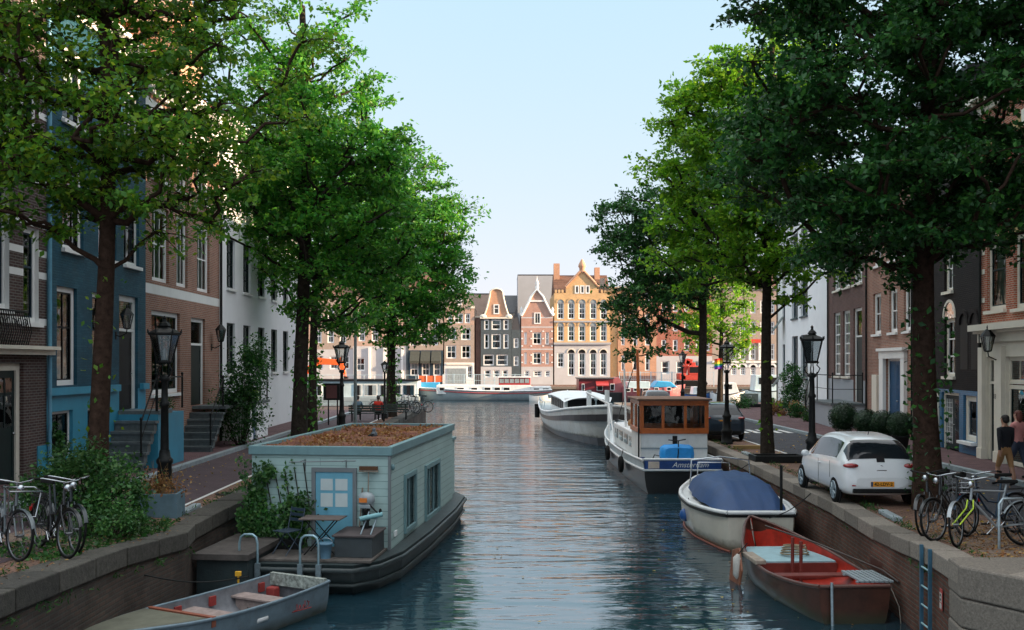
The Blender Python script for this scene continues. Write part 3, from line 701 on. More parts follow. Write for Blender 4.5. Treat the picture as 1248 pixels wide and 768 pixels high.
for (a,b,c,d) in bas: window(h, U(a), c, b-a, d-c, nx=2, rails=(), fw=.07, sill='white', curtain='full')
door(h, U(DR[0]), DR[2], DR[1]-DR[0], DR[3]-DR[2], leaf='darkgreen', fw=.14, transom=.3, panels=3)
cornice(h, WW, 12.25, 'white', h=.75, out=.5)
r = roof_gable(h, WW, 9, 12.2, 3.6, 'rooftile', 'x'); chimney(r, WW-.8, 4.5, 15.5); chimney(r, .8, 4.5, 15.5)
d = MB(); d.box(2.6,5.4,-.1,2.6,12.2,14.4).prism([(2.4,-.15,14.4),(5.6,-.15,14.4),(4.0,-.15,15.7)], (0,2.8,0)); d.build('dormer', M['orangebrick'], h)
window(h, 3.3, 12.6, 1.4, 1.6, proud=True, nx=2, fw=.1, sill=None)
wall_lamp(h, U(37.35), 4.05, 1.1)
stoop(h, U(35.0), -1, 6, 1.6, zbase=.1, w_land=3.3)
rail('', '', [(U(35.0)-1.5,-1.1,.35),(U(35.0),-1.1,1.6)], parent=h)
MB().tube([(WW-.06,-.08,0),(WW-.06,-.08,12)], .05, 8).build('drain_pipe', M['iron'], h)

# house 4: white rendered
y0 = 38.4; WW = 15.0
cols = [(39.4,40.6),(41.9,43.1),(44.4,45.6),(46.9,48.1),(49.4,50.6)]
holes = []; ws = []
for (a,b) in cols:
    for (c,d) in ((2.7,4.72),(6.1,8.1),(9.3,11.0)): ws.append((a,b,c,d)); holes.append((U(a),U(b),c,d))
h = house('white_house', 'white rendered house with narrow dark green sash windows behind the leafy bush', (FACL,y0,0), RZL, WW, 12.6, 9, ['whitewall'], holes)
for i, (a,b,c,d) in enumerate(ws): window(h, U(a), c, b-a, d-c, nx=2, rails=(.5,.25,.75), fw=.07, frame='darkgreen', sash='darkgreen', sill='white', bar=.03, curtain='side' if i % 3 == 0 else None)
cornice(h, WW, 12.8, 'white'); r = roof_gable(h, WW, 9, 12.7, 3.4, 'rooftile', 'x'); chimney(r, 2, 4.5, 15.8)
# white stoop block with planters in front of the white house
s = wallface([(U(39.0),U(39.55),0,1.35),(U(40.3),U(40.7),.55,1.15)], U(41.4), 1.5, [], reveal=.12)
sv = MB(); sv.v = [(a, b-1.15, c) for (a,b,c) in s.v]; sv.f, sv.m, sv.s = s.f, s.m, s.s
sv.add([(U(41.4),-1.15,0),(U(41.4),-.01,0),(U(41.4),-.01,1.5),(U(41.4),-1.15,1.5)], [(0,1,2,3)]); sv.add([(0,-1.15,0),(0,-.01,0),(0,-.01,1.5),(0,-1.15,1.5)], [(0,1,2,3)])
sv.build('stoop_base', M['whitewall'], h)
MB().box(-.05,U(41.5),-1.22,-.01,1.5,1.6).build('stoop_slab', M['stone'], h)
MB().box(U(39.0),U(39.55),-1.07,-1.03,0,1.35).build('stoop_door', M['bluepaint'], h); MB().box(U(40.3),U(40.7),-1.07,-1.03,.55,1.15).build('stoop_window', M['glass'], h)
rail('', '', [(.1,-1.12,1.6),(U(40.2),-1.12,1.6),(U(41.4),-1.12,1.6),(U(41.4),-.1,1.6)], parent=h)

# ---- right row : local x runs toward the camera along the tilted line
TH = math.atan(.11); RZR = -PI/2-TH; CS = 1/math.cos(TH)
def Ry(px): return 11.612/((px-VX)/F-.11)
def Rz(px, py): return EYE-(py-HY)*Ry(px)/F
def rhouse(name, label, yfar, ynear, H_, D, mats, wins, doors, bands=(), **kw):
    W_ = (yfar-ynear)*CS; U = lambda y: (yfar-y)*CS
    holes = [(U(a),U(b),c,d) for (a,b,c,d) in wins+doors]
    h = house(name, label, (facr(yfar), yfar, 0), RZR, W_, H_, D, mats, holes, [(U(a),U(b),c,d,e) for (a,b,c,d,e) in bands], **kw)
    MB().tube([(.12,-.07,.1),(.12,-.07,H_-.6)], .045, 8).build('drain_pipe', M['iron'], h)
    return h, W_, U
# white house at the corner
wn = []
for (a,b) in ((65.0,62.9),(61.9,59.7)):
    for (c,d) in ((2.2,4.85),(6.0,8.5),(9.4,11.4)): wn.append((a,b,c,d))
sm_ = [(68.6,67.6,c,d) for (c,d) in ((2.4,4.4),(6.2,8.0),(9.5,11))]
dr = [(61.4,60.2,-.02,1.2)]
h, WW, U = rhouse('white_house', 'white rendered corner house with tall dark windows behind a climbing shrub, right bank', 70.6, 54.0, 12.6, 10, ['whitewall','bluepaint'], wn+sm_, dr, [(70.6,54.0,-.4,.35,1)])
for (a,b,c,d) in wn: window(h, U(a), c, (a-b)*CS, d-c, nx=2, rails=(.3,.7), fw=.08, frame='darkteal', sash='darkteal', sill='darkteal', depth=.14)
for (a,b,c,d) in sm_:
    window(h, U(a), c, (a-b)*CS, d-c, nx=1, rails=(), fw=.07, frame='darkteal', sash='darkteal', sill=None)
    MB().prism([(U(a),-.02,c+.1),(U(b),-.02,c+.1),(U(b),-.75,c-.9),(U(a),-.75,c-.9)], (0,-.03,.02)).build('awning_shutter', M['stone'], h)
door(h, U(dr[0][0]), 0, (1.2)*CS, 1.2, transom=0, panels=1, leaf='black')
cornice(h, WW, 12.8); roof_gable(h, WW, 10, 12.7, 3, 'brownroof', 'x')
# plum brick with tall windows and a stoop
wn = [(52.6,51.1,2.45,5.75),(50.5,49.0,2.45,5.75),(52.6,51.1,6.9,9.6),(50.5,49.0,6.9,9.6),(48.3,46.6,6.9,9.6)]
dr = [(48.3,46.6,1.25,5.75)]
h, WW, U = rhouse('plum_brick_house', 'dark plum brick house with tall white sash windows above an iron railed stoop', 53.9, 45.7, 12.0, 10, ['plumbrick','greyplaster'], wn, dr, [(53.9,45.7,-.4,2.3,1)])
for (a,b,c,d) in wn: window(h, U(a), c, (a-b)*CS, d-c, nx=3, rails=(.17,.34,.5,.66,.83), fw=.1, sill='offwhite', curtain='full', bar=.045)
door(h, U(dr[0][0]), 1.25, 1.7*CS, 4.5, leaf='darkgreen', transom=.3, fw=.14)
cornice(h, WW, 12.2, 'offwhite'); roof_gable(h, WW, 10, 12.1, 3, 'brownroof', 'x')
stoop(h, U(51.2), -1, 5, 1.25, out=1.5, w_land=5.2, zbase=.12)
MB().box(U(51.2),U(46.1),-1.45,-.01,-.2,1.14).build('stoop_side', M['greyplaster'], h)
rail('', '', [(U(51.2)-1.3,-1.45,.3),(U(51.2),-1.45,1.25),(U(49.6),-1.45,1.25),(U(46.1),-1.45,1.25),(U(46.1),-.1,1.25)], h=1.3, parent=h)
# brick with blue door
wn = [(44.6,43.3,4.39,6.2),(42.0,40.8,4.39,6.2),(39.9,38.9,4.39,6.2)] + [(44.6,43.3,7.4,9.6),(42.0,40.8,7.4,9.6),(39.9,38.9,7.4,9.6)]
dr = [(42.5,39.9,.12,3.3)]
h, WW, U = rhouse('brown_brick_house', 'brown brick house with a blue double door in a wide white surround', 45.7, 38.7, 11.8, 10, ['brownbrick'], wn, dr)
for (a,b,c,d) in wn: window(h, U(a), c, (a-b)*CS, d-c, nx=2, rails=(.5,), fw=.12, sill='white', curtain='half')
door(h, U(42.5), .12, 2.6*CS, 3.18, leaf='bluepaint', leaves=2, transom=0, panels=3, fw=.1)
MB().box(U(42.5)-.62,U(42.5)-.002,-.14,-.003,.1,3.3).box(U(39.9)+.002,U(39.9)+.5,-.14,-.003,.1,3.3).box(U(42.5)-.65,U(39.9)+.52,-.15,-.003,3.302,3.62).box(U(42.5)-.75,U(39.9)+.6,-.24,-.003,3.62,3.74).build('door_surround', M['white'], h)
MB().box(U(44.4),U(43.6),-.12,-.003,.1,2.6).build('side_panel', M['offwhite'], h)
cornice(h, WW, 12.0, 'offwhite'); roof_gable(h, WW, 10, 11.9, 3, 'brownroof', 'x')
# tarred black house with blue tiled base
wn = [(35.0,33.9,2.65,4.66),(35.0,34.1,5.6,7.9)]
dr = [(35.3,33.5,.12,2.1),(33.1,31.9,.55,2.05)]
h, WW, U = rhouse('tarred_black_house', 'black tarred brick house with arched windows over a blue glazed brick base', 38.7, 31.5, 12.4, 10, ['blackbrick','bluetile'], wn, dr, [(38.7,31.5,-.4,2.2,1)])
for (a,b,c,d) in wn: window(h, U(a), c, (a-b)*CS, d-c, nx=2, rails=(.33,.66), fw=.1, frame='offwhite', sash='white', sill='offwhite')
def arch_trim(h, u0, u1, zs, m, w=.12, y=-.03, fill=None):
    c = MB(); r = (u1-u0)/2; uc = (u0+u1)/2; n = 12
    for i in range(n):
        a, b = PI*i/n, PI*(i+1)/n
        c.prism([(uc+r*math.cos(a),-.003,zs+r*math.sin(a)),(uc+(r+w)*math.cos(a),-.003,zs+(r+w)*math.sin(a)),(uc+(r+w)*math.cos(b),-.003,zs+(r+w)*math.sin(b)),(uc+r*math.cos(b),-.003,zs+r*math.sin(b))], (0,y,0))
    c.build('arch', M[m], h)
    if fill: MB().poly([(u0,-.006,zs)]+[(uc-r*math.cos(PI*i/12),-.006,zs+r*math.sin(PI*i/12)) for i in range(1,12)]+[(u1,-.006,zs)]).build('arch_infill', M[fill], h)
arch_trim(h, U(35.0), U(33.9), 4.66, 'offwhite', .1, fill='glass')
for (a,b) in ((33.35,32.65),(32.35,31.7)):
    u0, u1 = U(a), U(b); r = (u1-u0)/2
    MB().box(u0,u1,-.012,-.004,2.9,4.4).poly([(u0,-.012,4.4)]+[(u0+r-r*math.cos(PI*i/10),-.012,4.4+r*math.sin(PI*i/10)) for i in range(1,10)]+[(u1,-.012,4.4)]).build('blind_arch', M['black'], h)
    arch_trim(h, u0, u1, 4.4, 'blackbrick', .13, -.06)
dd = door(h, U(35.3), .12, 1.8*CS, 1.98, leaf='darkgreen', leaves=2, transom=0, glazed=True, frame='offwhite')
lt = MB()
for k in range(5): lt.box(.14+k*.17,.155+k*.17,.0,.02,.2,1.75)
for k in range(9): lt.box(.12,.84,.0,.018,.25+k*.17,.262+k*.17)
lt.build('lattice', M['white'], dd)
window(h, U(33.1), .55, 1.2*CS, 1.5, nx=1, rails=(), fw=.16, frame='offwhite', sill='white', sillout=.2)
MB().box(U(35.5)-.25,U(35.5)-.02,-.05,-.003,.1,2.1).build('pilaster', M['offwhite'], h); MB().box(0.05,.4,-.05,-.003,.1,2.2).build('pilaster', M['offwhite'], h)
cornice(h, WW, 12.6, 'black', dent=False); roof_gable(h, WW, 10, 12.5, 2.6, 'roofslate', 'x')
# red brick shop house
wn = [(31.0,29.5,4.72,6.78),(28.9,27.2,4.68,6.85),(26.6,25.0,4.68,6.85)] + [(31.0,29.5,7.75,9.7),(28.9,27.2,7.75,9.8),(26.6,25.0,7.75,9.8)]
shop = [(31.05,30.15,.12,3.3),(29.5,27.4,.12,3.3),(26.9,24.6,.12,3.3)]
h, WW, U = rhouse('red_brick_shop_house', 'red brick house with pale stone lintels over a cream shopfront, behind the parked bicycles', 31.5, 24.2, 11.2, 10, ['redbrick','offwhite'], wn, shop, [(31.5,24.2,-.4,4.05,1)])
for (a,b,c,d) in wn:
    window(h, U(a), c, (a-b)*CS, d-c, nx=1, rails=(.62,), fw=.14, frame='offwhite', sash='darkgreen', sill='offwhite', curtain='full')
    u0, u1 = U(a), U(b)
    q = MB()
    for i in range(9):
        x = u0-.1+(u1-u0+.2)*i/9; q.box(x+.01,x+(u1-u0+.2)/9-.01,-.025,-.003,d+.02,d+.32+.06*math.sin(PI*(i+.5)/9))
    q.build('lintel', mat('sandstone', (.5,.36,.16), .8, var=.3), h)
    MB().prism([((u0+u1)/2-.12,-.003,d+.02),((u0+u1)/2+.12,-.003,d+.02),((u0+u1)/2+.17,-.003,d+.48),((u0+u1)/2-.17,-.003,d+.48)], (0,-.07,0)).build('keystone', M['offwhite'], h)
for zq in (5.0,5.9,6.5,8.1,9.2):
    MB().box(0,.34,-.02,-.003,zq,zq+.16).build('quoin', M['offwhite'], h)
d1 = door(h, U(31.05), .12, .9*CS, 3.18, leaf='darkgreen', frame='offwhite', fw=.1, transom=.25, panels=2)
for (a,b) in ((29.5,27.4),(26.9,24.6)):
    window(h, U(a), .12, (a-b)*CS, 2.35, nx=2, rails=(), fw=.12, frame='offwhite', sash='darkgreen', sill=None); window(h, U(a), 2.5, (a-b)*CS, .8, nx=3, rails=(), fw=.09, frame='offwhite', sash='offwhite', sill=None)
for (a,b) in ((31.45,31.1),(30.1,29.55),(27.35,26.95)):
    MB().box(U(a),U(b),-.12,-.003,.45,3.6).box(U(a)-.03,U(b)+.03,-.15,-.003,.1,.45).build('pilaster', M['offwhite'], h)
cornice(h, WW, 4.3, 'offwhite', h=.55, out=.38, dent=False)
wall_lamp(h, U(29.9), 3.6, 1.15)
text('13', 'house_number', M['black'], h, (U(30.0), -.13, 2.1), (PI/2,0,0), .2)
cornice(h, WW, 11.4, 'offwhite'); roof_gable(h, WW, 10, 11.3, 2.8, 'brownroof', 'x')
# two more houses that continue the right row past the picture's edge: they shade the street and stand in the window reflections
for k, (yf, yn, hh, m_) in enumerate(((24.2,15.5,13.0,'plumbrick'),(15.5,6.0,14.5,'brownbrick'),(6.0,-3.0,12.5,'whitewall'),(-3.0,-13.0,13.5,'redbrick'))):
    wn = []
    for c in range(3):
        for (za, zb) in ((1.2,3.6),(4.8,7.0),(8.0,10.2)):
            y = yf-1.1-c*(yf-yn-1.2)/3; wn.append((y, y-1.3, za, zb))
    h, WW, U = rhouse('row_house', ['dark plum house continuing the right row just past the shop house','tall brown brick house second past the shop house in the right row','white rendered house third past the shop house in the right row','red brick house last past the shop house in the right row'][k], yf, yn, hh, 10, [m_], wn, [])
    for (a,b,c,d) in wn: window(h, U(a), c, (a-b)*CS, d-c, nx=2, rails=(.5,), fw=.1, sill='white')
    cornice(h, WW, hh+.2); roof_gable(h, WW, 10, hh+.1, 3, 'brownroof', 'x')
# ------------------------------------------------------------------ far side of the river (the wide river beyond the canal mouth)
ZF = 140.0
M['palefront'] = mat('pale_stucco', (.50,.50,.51), .7, var=.08, scale=.6, dirt=.3, dirtcol=(.33,.31,.29))
M['rosebrick'] = brickmat('rose_brick', (.40,.20,.15), (.46,.25,.19), (.5,.42,.36), var=.15)
def fx(px, Z=ZF): return (px-VX)*Z/F
def fz(py, Z=ZF): return EYE-(py-HY)*Z/F
def fhouse(name, label, p0, p1, ptop, D, mats, rows, bands=(), gable=None, Z=ZF, frame='white', nx=2, rails=(.5,), doors=(), curt=None, z0=0):
    """rows: list of (py top, py bottom, [(px0,px1),...]) -> real windows"""
    x0 = fx(p0, Z); W_ = fx(p1, Z)-x0; H_ = fz(ptop, Z)
    ws = [(fx(a,Z)-x0, fx(b,Z)-x0, fz(pb,Z), fz(pt,Z)) for (pt,pb,cs) in rows for (a,b) in cs]
    ws = [w for w in ws if w[3] < H_-.05]
    g = [(fx(a,Z)-x0, fz(b,Z)) for (a,b) in gable] if gable else None
    t = house(name, label, (x0,Z,0), 0, W_, H_, D, mats, ws, [(fx(a,Z)-x0, fx(b,Z)-x0, fz(d,Z), fz(c,Z), m) for (a,b,c,d,m) in bands], gable=g, z0=z0, rooms=True)
    for i, (a,b,c,d) in enumerate(ws):
        cu = curt if curt else (('side','half',None,'pair')[i % 4])
        window(t, a, c, b-a, d-c, frame=frame, fw=.13, nx=nx, rails=rails, sill=None, curtain=cu, sash=frame, bar=.06)
    return t, x0, W_, H_
def surf_window(t, x0, p0, p1, pt, pb, Z=ZF, nx=1, rails=(.5,), y=-.08, frame='white'):
    window(t, fx(p0,Z)-x0, fz(pb,Z), fx(p1,Z)-x0-(fx(p0,Z)-x0), fz(pt,Z)-fz(pb,Z), frame=frame, sash=frame, fw=.12, nx=nx, rails=rails, sill=None, proud=True, bar=.06)
# behind the left trees
fhouse('terrace_house', 'pale pink house across the river, furthest left, seen under the first left trees', 318, 378, 372, 10, ['pinkbrick','palefront'], [(386,402,[(325,333),(341,349),(357,365)]),(410,426,[(325,333),(341,349),(357,365)]),(436,452,[(325,333),(341,349),(357,365)])], [(318,378,430,475,1)])
t, x0, W_, H_ = fhouse('terrace_house', 'tan house across the river with a cream ground floor behind the orange digger arm', 378, 430, 362, 10, ['greybrick','palefront'], [(376,392,[(384,392),(399,407),(414,422)]),(402,418,[(384,392),(399,407),(414,422)]),(434,450,[(384,394),(402,412),(417,426)])], [(378,430,426,475,1)])
roof_gable(t, W_, 10, H_, 3, 'brownroof', 'x')
t, x0, W_, H_ = fhouse('terrace_house', 'cream fronted house across the river with pilasters and a dark tall door', 430, 496, 358, 10, ['pinkbrick','palefront'], [(372,388,[(437,445),(453,461),(470,478),(484,491)]),(398,416,[(437,445),(453,461),(470,478),(484,491)]),(436,452,[(434,445),(474,484)])], [(430,496,422,475,1)])
for px in (431,449,467,489): MB().box(fx(px)-x0,fx(px+2.5)-x0,-.2,-.003,0,fz(424)).build('pilaster', M['white'], t)
door(t, fx(455)-x0, 0, fx(464)-fx(455), fz(431), leaf='bluepaint', transom=.25, fw=.15)
roof_gable(t, W_, 10, H_, 3, 'brownroof', 'x')
# awnings
t, x0, W_, H_ = fhouse('cafe_house', 'brown house across the river with three dark awnings over its green shopfront', 498, 540, 350, 10, ['greybrick','darkteal'], [(364,380,[(501,508),(514,521),(527,534)]),(385,400,[(501,508),(514,521),(527,534)]),(405,421,[(499.5,507.5),(513,521),(526,534)]),(442,458,[(500,510),(514,524),(528,537)])], [(498,540,427,475,1)])
for a in (500,513,526):
    u0, u1 = fx(a)-x0, fx(a+11.5)-x0; zt, zb = fz(428), fz(440)
    MB().prism([(u0,-.02,zt),(u0,-1.1,zb),(u0,-1.1,zb-.35),(u0,-.02,zb-.35)], (u1-u0,0,0)).build('awning', mat('awning_cloth', (.05,.055,.045), .8), t)
roof_gable(t, W_, 10, H_, 3, 'brownroof', 'x'); MB().box(-.35,-.03,-.05,4,0,fz(352)).build('party_wall', M['slateface'], t)
# grey-tan neck gable
t, x0, W_, H_ = fhouse('neck_gable_house', 'grey tan neck gable house across the river with a white garage ground floor', 541.5, 578, 375, 12, ['greybrick','white','pinkbrick'], [(382,394,[(545,551),(553,564.5),(566.5,573)]),(400,414.5,[(544,556),(562,573.5)]),(421,437,[(544,556),(562,573.5)]),(446,461,[(569,576)])], [(541.5,578,442,475,1),(541.5,578,340,396,2)], gable=[(541.5,375),(578,375),(575,372),(569,366),(568,356),(565,353.5),(555,353.5),(552,356),(551,366),(545,372)])
surf_window(t, x0, 558, 563, 362, 372); cp = MB()
for (a,b,c,d) in ((541,546,373,376),(573.5,578.5,373,376),(553.5,566.5,352,354.5),(549,553,365,367),(567,571,365,367)): cp.box(fx(a)-x0,fx(b)-x0,-.15,.3,fz(d),fz(c))
cp.build('gable_trim', M['offwhite'], t); MB().box(.4,fx(568)-x0,-.06,-.003,.3,fz(449)).build('garage_door', M['kerbstone'], t)
MB().box(.3,W_-.3,-.1,-.003,fz(445),fz(443)).build('ledge', M['offwhite'], t)
roof_gable(t, W_, 12, H_, fz(357)-H_, 'brownroof', 'y', over=0, y0=.3)
# black bell gable
t, x0, W_, H_ = fhouse('bell_gable_house', 'narrow blue black house across the river with a curved orange bell gable', 586, 623.5, 387, 14, ['slateface','palefront','orangebrick'], [(389.5,402,[(590,596),(599,610.5),(613.5,620)]),(407,425,[(590,596),(599,610.5),(613.5,620)]),(432,445.5,[(589,602),(605,619)]),(451,460,[(590,598),(601,609),(612,619)])], [(586,623.5,447,475,1)], gable=None, nx=1)
gp = [(587,387)] + [(588+ (597-588)*(i/6)**.6, 387-(387-360)*(i/6)) for i in range(1,7)] + [(597.5,355.5),(600,353),(605,352),(610,353),(612.5,355.5)] + [(622-(622-613)*((6-i)/6)**.6, 360+(387-360)*(i/6)) for i in range(0,6)] + [(622.5,387)]
g3 = [(fx(a)-x0, .0, fz(b)) for (a,b) in gp]
MB().prism(g3, (0,.35,0)).build('gable', M['orangebrick'], t)
MB().tube([(p[0],-.05,p[2]) for p in g3], .13, 5).build('gable_trim', M['offwhite'], t)
surf_window(t, x0, 601.5, 608.5, 371, 383, rails=(.6,))
for s in (586,617): MB().ball((fx(s+3)-x0,-.1,fz(386)), .5, .2, .35).build('scroll', M['offwhite'], t)
MB().box(-.1,W_+.1,-.25,-.003,fz(388.5),fz(386.8)).build('ledge', M['offwhite'], t)
roof_gable(t, W_, 14, H_, fz(356)-H_, 'brownroof', 'y', over=0, y0=.36)
MB().box(-.75,-.02,.6,14,0,fz(386)).build('side_wall', M['plumbrick'], t); MB().box(-.8,0,.5,13,fz(386)-.1,fz(386)+.05).build('gutter', M['offwhite'], t)
# low dark roof and greenish house between
t, x0, W_, H_ = fhouse('grey_house', 'dark house with a steep slate roof between the black gable and the red gabled house', 623.7, 634.5, 402, 14, ['slateface'], [(412,424,[(626,632)]),(434,446,[(626,632)])])
roof_gable(t, W_, 14, H_, 3.2, 'roofslate', 'y', over=0)
t, x0, W_, H_ = fhouse('grey_house', 'greenish slate roofed house standing behind the black bell gable', 604, 646, 382, 8, ['greybrick'], [], Z=158); roof_gable(t, W_, 8, H_, 3, 'roofslate', 'x', over=0)
t, x0, W_, H_ = fhouse('tall_plain_house', 'tall blank grey plastered house rising behind the red gabled house', 631, 676, 336, 10, ['greyplaster'], [], Z=156); roof_flat(t, W_, 10, H_+.2)
t, x0, W_, H_ = fhouse('tall_plain_house', 'low pale flat roofed block behind the tan neck gable', 545, 602, 359, 8, ['pinkbrick'], [], Z=160); roof_flat(t, W_, 8, H_+.2)
# red and white gable
t, x0, W_, H_ = fhouse('red_gable_house', 'red brick house across the river with white stone bands and a pointed finial gable', 635.3, 674, 385, 12, ['rosebrick','palefront'], [(405,420,[(638.5,642),(649,659.8),(664.5,669)]),(429.5,444,[(638.5,642),(649,659.8),(664.5,669)]),(452,459,[(639,645),(650,660),(664,670)])], [(635,674.5,447,475,1)]+[(635,674.5,p,p+1.4,1) for p in (386.5,398,425)], gable=[(635.3,385),(674,385),(671,381),(664,367),(662,362),(654.5,353),(647,362),(645,367),(638,381)])
surf_window(t, x0, 651, 659, 381, 395, nx=2, rails=()); q = MB()
pts = [(635.3,385),(638,381),(645,367),(647,362),(654.5,353),(662,362),(664,367),(671,381),(674,385)]
q.tube([(fx(a)-x0,-.08,fz(b)) for (a,b) in pts], .17, 5); q.box(fx(645)-x0,fx(664)-x0,-.15,-.003,fz(368),fz(366))
q.build('gable_trim', M['white'], t)
MB().lathe([(.2,0),(.28,.5),(.15,.7),(.3,.95),(.06,1.6),(.02,2.0)], (fx(654.5)-x0,.1,fz(354)), 8).build('finial', M['white'], t)
for a in (635.5,673.5): MB().lathe([(.22,0),(.3,.3),(.1,.5),(.25,.8),(.03,1.3)], (fx(a)-x0,.1,fz(385)), 8).build('finial', M['white'], t)
qs = MB()
for p in (403,412,421,432,441):
    for a in (635.4,646.5,661,671.8): qs.box(fx(a)-x0,fx(a+2)-x0,-.03,-.003,fz(p+1.6),fz(p))
qs.build('quoin', M['white'], t); roof_gable(t, W_, 12, H_, fz(366)-H_, 'roofslate', 'y', over=0, y0=.3)
# yellow warehouse
COLS = [(679,687.3),(692,700.3),(705,713.5),(718.8,727),(731.2,739.6)]
t, x0, W_, H_ = fhouse('yellow_warehouse', 'tall yellow brick warehouse across the river with arched windows and a central pointed gable', 675.6, 743.7, 357, 14, ['yellowbrick','palefront','orangebrick'], [(369,389,COLS),(397,416,COLS),(430,458,COLS[1:]),(430,448,COLS[:1])], [(675.6,743.7,419,475,1)], gable=[(689.5,357),(729.5,357),(729.5,350),(712,331),(707,331),(689.5,350)], rails=(.33,.66), curt='half')
for (pt, cs) in ((369,COLS),(397,COLS),(430,COLS[1:])):
    for (a,b) in cs: arch_trim(t, fx(a)-x0, fx(b)-x0, fz(pt)-.02, 'offwhite' if pt == 430 else 'yellowbrick', .16, -.06, fill='black' if pt == 430 else 'kerbstone')
for a in (700.5,707,713.5): surf_window(t, x0, a, a+5.2, 348, 358, rails=())
q = MB(); q.box(-.1,W_+.1,-.25,-.003,fz(420),fz(417.5)).box(-.05,W_+.05,-.12,-.003,fz(393),fz(391)); q.build('string_course', M['greyplaster'], t)
q = MB(); q.tube([(fx(a)-x0,-.05,fz(b)) for (a,b) in ((689.5,350),(707,331),(712,331),(729.5,350))], .2, 5); q.build('gable_trim', M['orangebrick'], t)
for i in range(17):
    x = W_*(i+.5)/17
    if not (fx(689)-x0 < x < fx(730)-x0): MB().box(x-.15,x+.15,-.05,.3,H_,H_+.45).build('merlon', M['yellowbrick'], t)
MB().lathe([(.35,0),(.4,.6),(.55,.8),(.5,1.1),(.2,1.7),(.05,1.9)], (fx(709.5)-x0,.15,fz(332)), 8).build('finial', M['orangebrick'], t)
r = roof_gable(t, W_, 9, H_, fz(333)-H_, 'brownroof', 'x', over=0, y0=.4)
MB().box(fx(732)-x0,fx(738)-x0,1.2,1.5,H_+.5,H_+2.2).build('skylight', M['glass'], r)
for (a,b,c) in ((662,669.5,318),(727.6,734,323)): MB().box(fx(a)-x0 if a > 670 else .1,fx(b)-x0 if a > 670 else .95,3.6,4.6,H_,fz(c)).build('chimney', M['orangebrick'], r)
# brick block on the right
t, x0, W_, H_ = fhouse('brick_apartment_house', 'orange brick house across the river right of the yellow warehouse', 753, 800, 352, 12, ['orangebrick','plumbrick'], [(357,372,[(757,761.5),(771,777),(786,792)]),(383,397,[(757,761.5),(771,777),(786,792)]),(406,421,[(757,761.5),(771,777),(786,792)]),(433,452,[(757,761.5),(771,777),(786,792)])], [(753,800,458,475,1)], nx=1)
cornice(t, W_, H_+.3, 'offwhite'); roof_flat(t, W_, 12, H_+.1); MB().box(-1.1,-.02,.4,12,0,fz(350)).build('side_wall', M['yellowbrick'], t)
t, x0, W_, H_ = fhouse('brick_apartment_house', 'pinkish red house across the river behind the red crane arm and drooping branches', 800, 868, 358, 12, ['redbrick','palefront'], [(p,p+14,[(a,a+6) for a in (806,820,834,848,859)]) for p in (366,390,414)]+[(440,456,[(806,816),(824,834),(842,852)])], [(800,868,434,475,1)], nx=1)
cornice(t, W_, H_+.3, 'offwhite'); roof_gable(t, W_, 12, H_, 3, 'brownroof', 'x')
CA = [(891,897.5),(902,908.5),(914.5,921),(926.5,933),(938,944)]
t, x0, W_, H_ = fhouse('arcaded_building', 'cream stone building across the river with a row of arches and a red banner', 868, 985, 352, 14, ['greybrick','palefront'], [(366,382,CA+[(950,956),(962,968),(876,883)]),(392,408,CA+[(950,956),(962,968),(876,883)]),(419,438.6,CA+[(950,956),(962,968),(876,883)]),(448,457,CA+[(950,956),(962,968),(876,883)])], [(868,985,441,475,1)], nx=2, rails=(.33,.66))
for (a,b) in CA+[(950,956),(962,968),(876,883)]: arch_trim(t, fx(a)-x0, fx(b)-x0, fz(448), 'white', .28, -.1, fill='black')
q = MB(); q.box(0,W_,-.2,-.003,fz(442.5),fz(440)); q.build('string_course', M['white'], t)
for (a,b) in CA: MB().box(fx(a)-x0-.25,fx(a)-x0-.02,-.1,-.003,fz(439),fz(417)).build('pilaster', M['white'], t)
cornice(t, W_, H_+.3, 'offwhite'); roof_gable(t, W_, 14, H_, 3, 'brownroof', 'x')
o = MB().box(fx(904),fx(926),ZF-.5,ZF-.46,fz(418),fz(413.6)).build('banner', mat('red_banner', (.6,.05,.03), .7)); tag(o, 'long plain red banner on the cream arcaded building', 'banner')
# railings and quayside things
def railing_far(label, p0, p1, Y, z, h, m, n):
    t = thing('railing', label, 'railing', (fx(p0,Y),Y,z)); W_ = fx(p1,Y)-fx(p0,Y)
    MB().box(0,W_,-.03,.03,h-.06,h).box(0,W_,-.02,.02,h*.5,h*.5+.04).build('top_rail', m, t)
    b = MB()
    for i in range(int(W_/.22)): b.box(i*.22,i*.22+.03,-.012,.012,.05,h-.06)
    b.build('bars', m, t); tag(t.children[-1], kind='stuff')
    for i in range(n+1): MB().box(W_*i/n-.05,W_*i/n+.05,-.05,.05,0,h+.05).build('post', m, t)
RM = mat('pale_blue_rail', (.42,.55,.6), .6)
railing_far('pale blue railing along the far quay behind the long barge', 541, 640, 127.5, .1, 1.6, RM, 8)
railing_far('pale railing along the far quay behind the pink boats', 755, 870, 127.5, .1, 1.9, RM, 9)
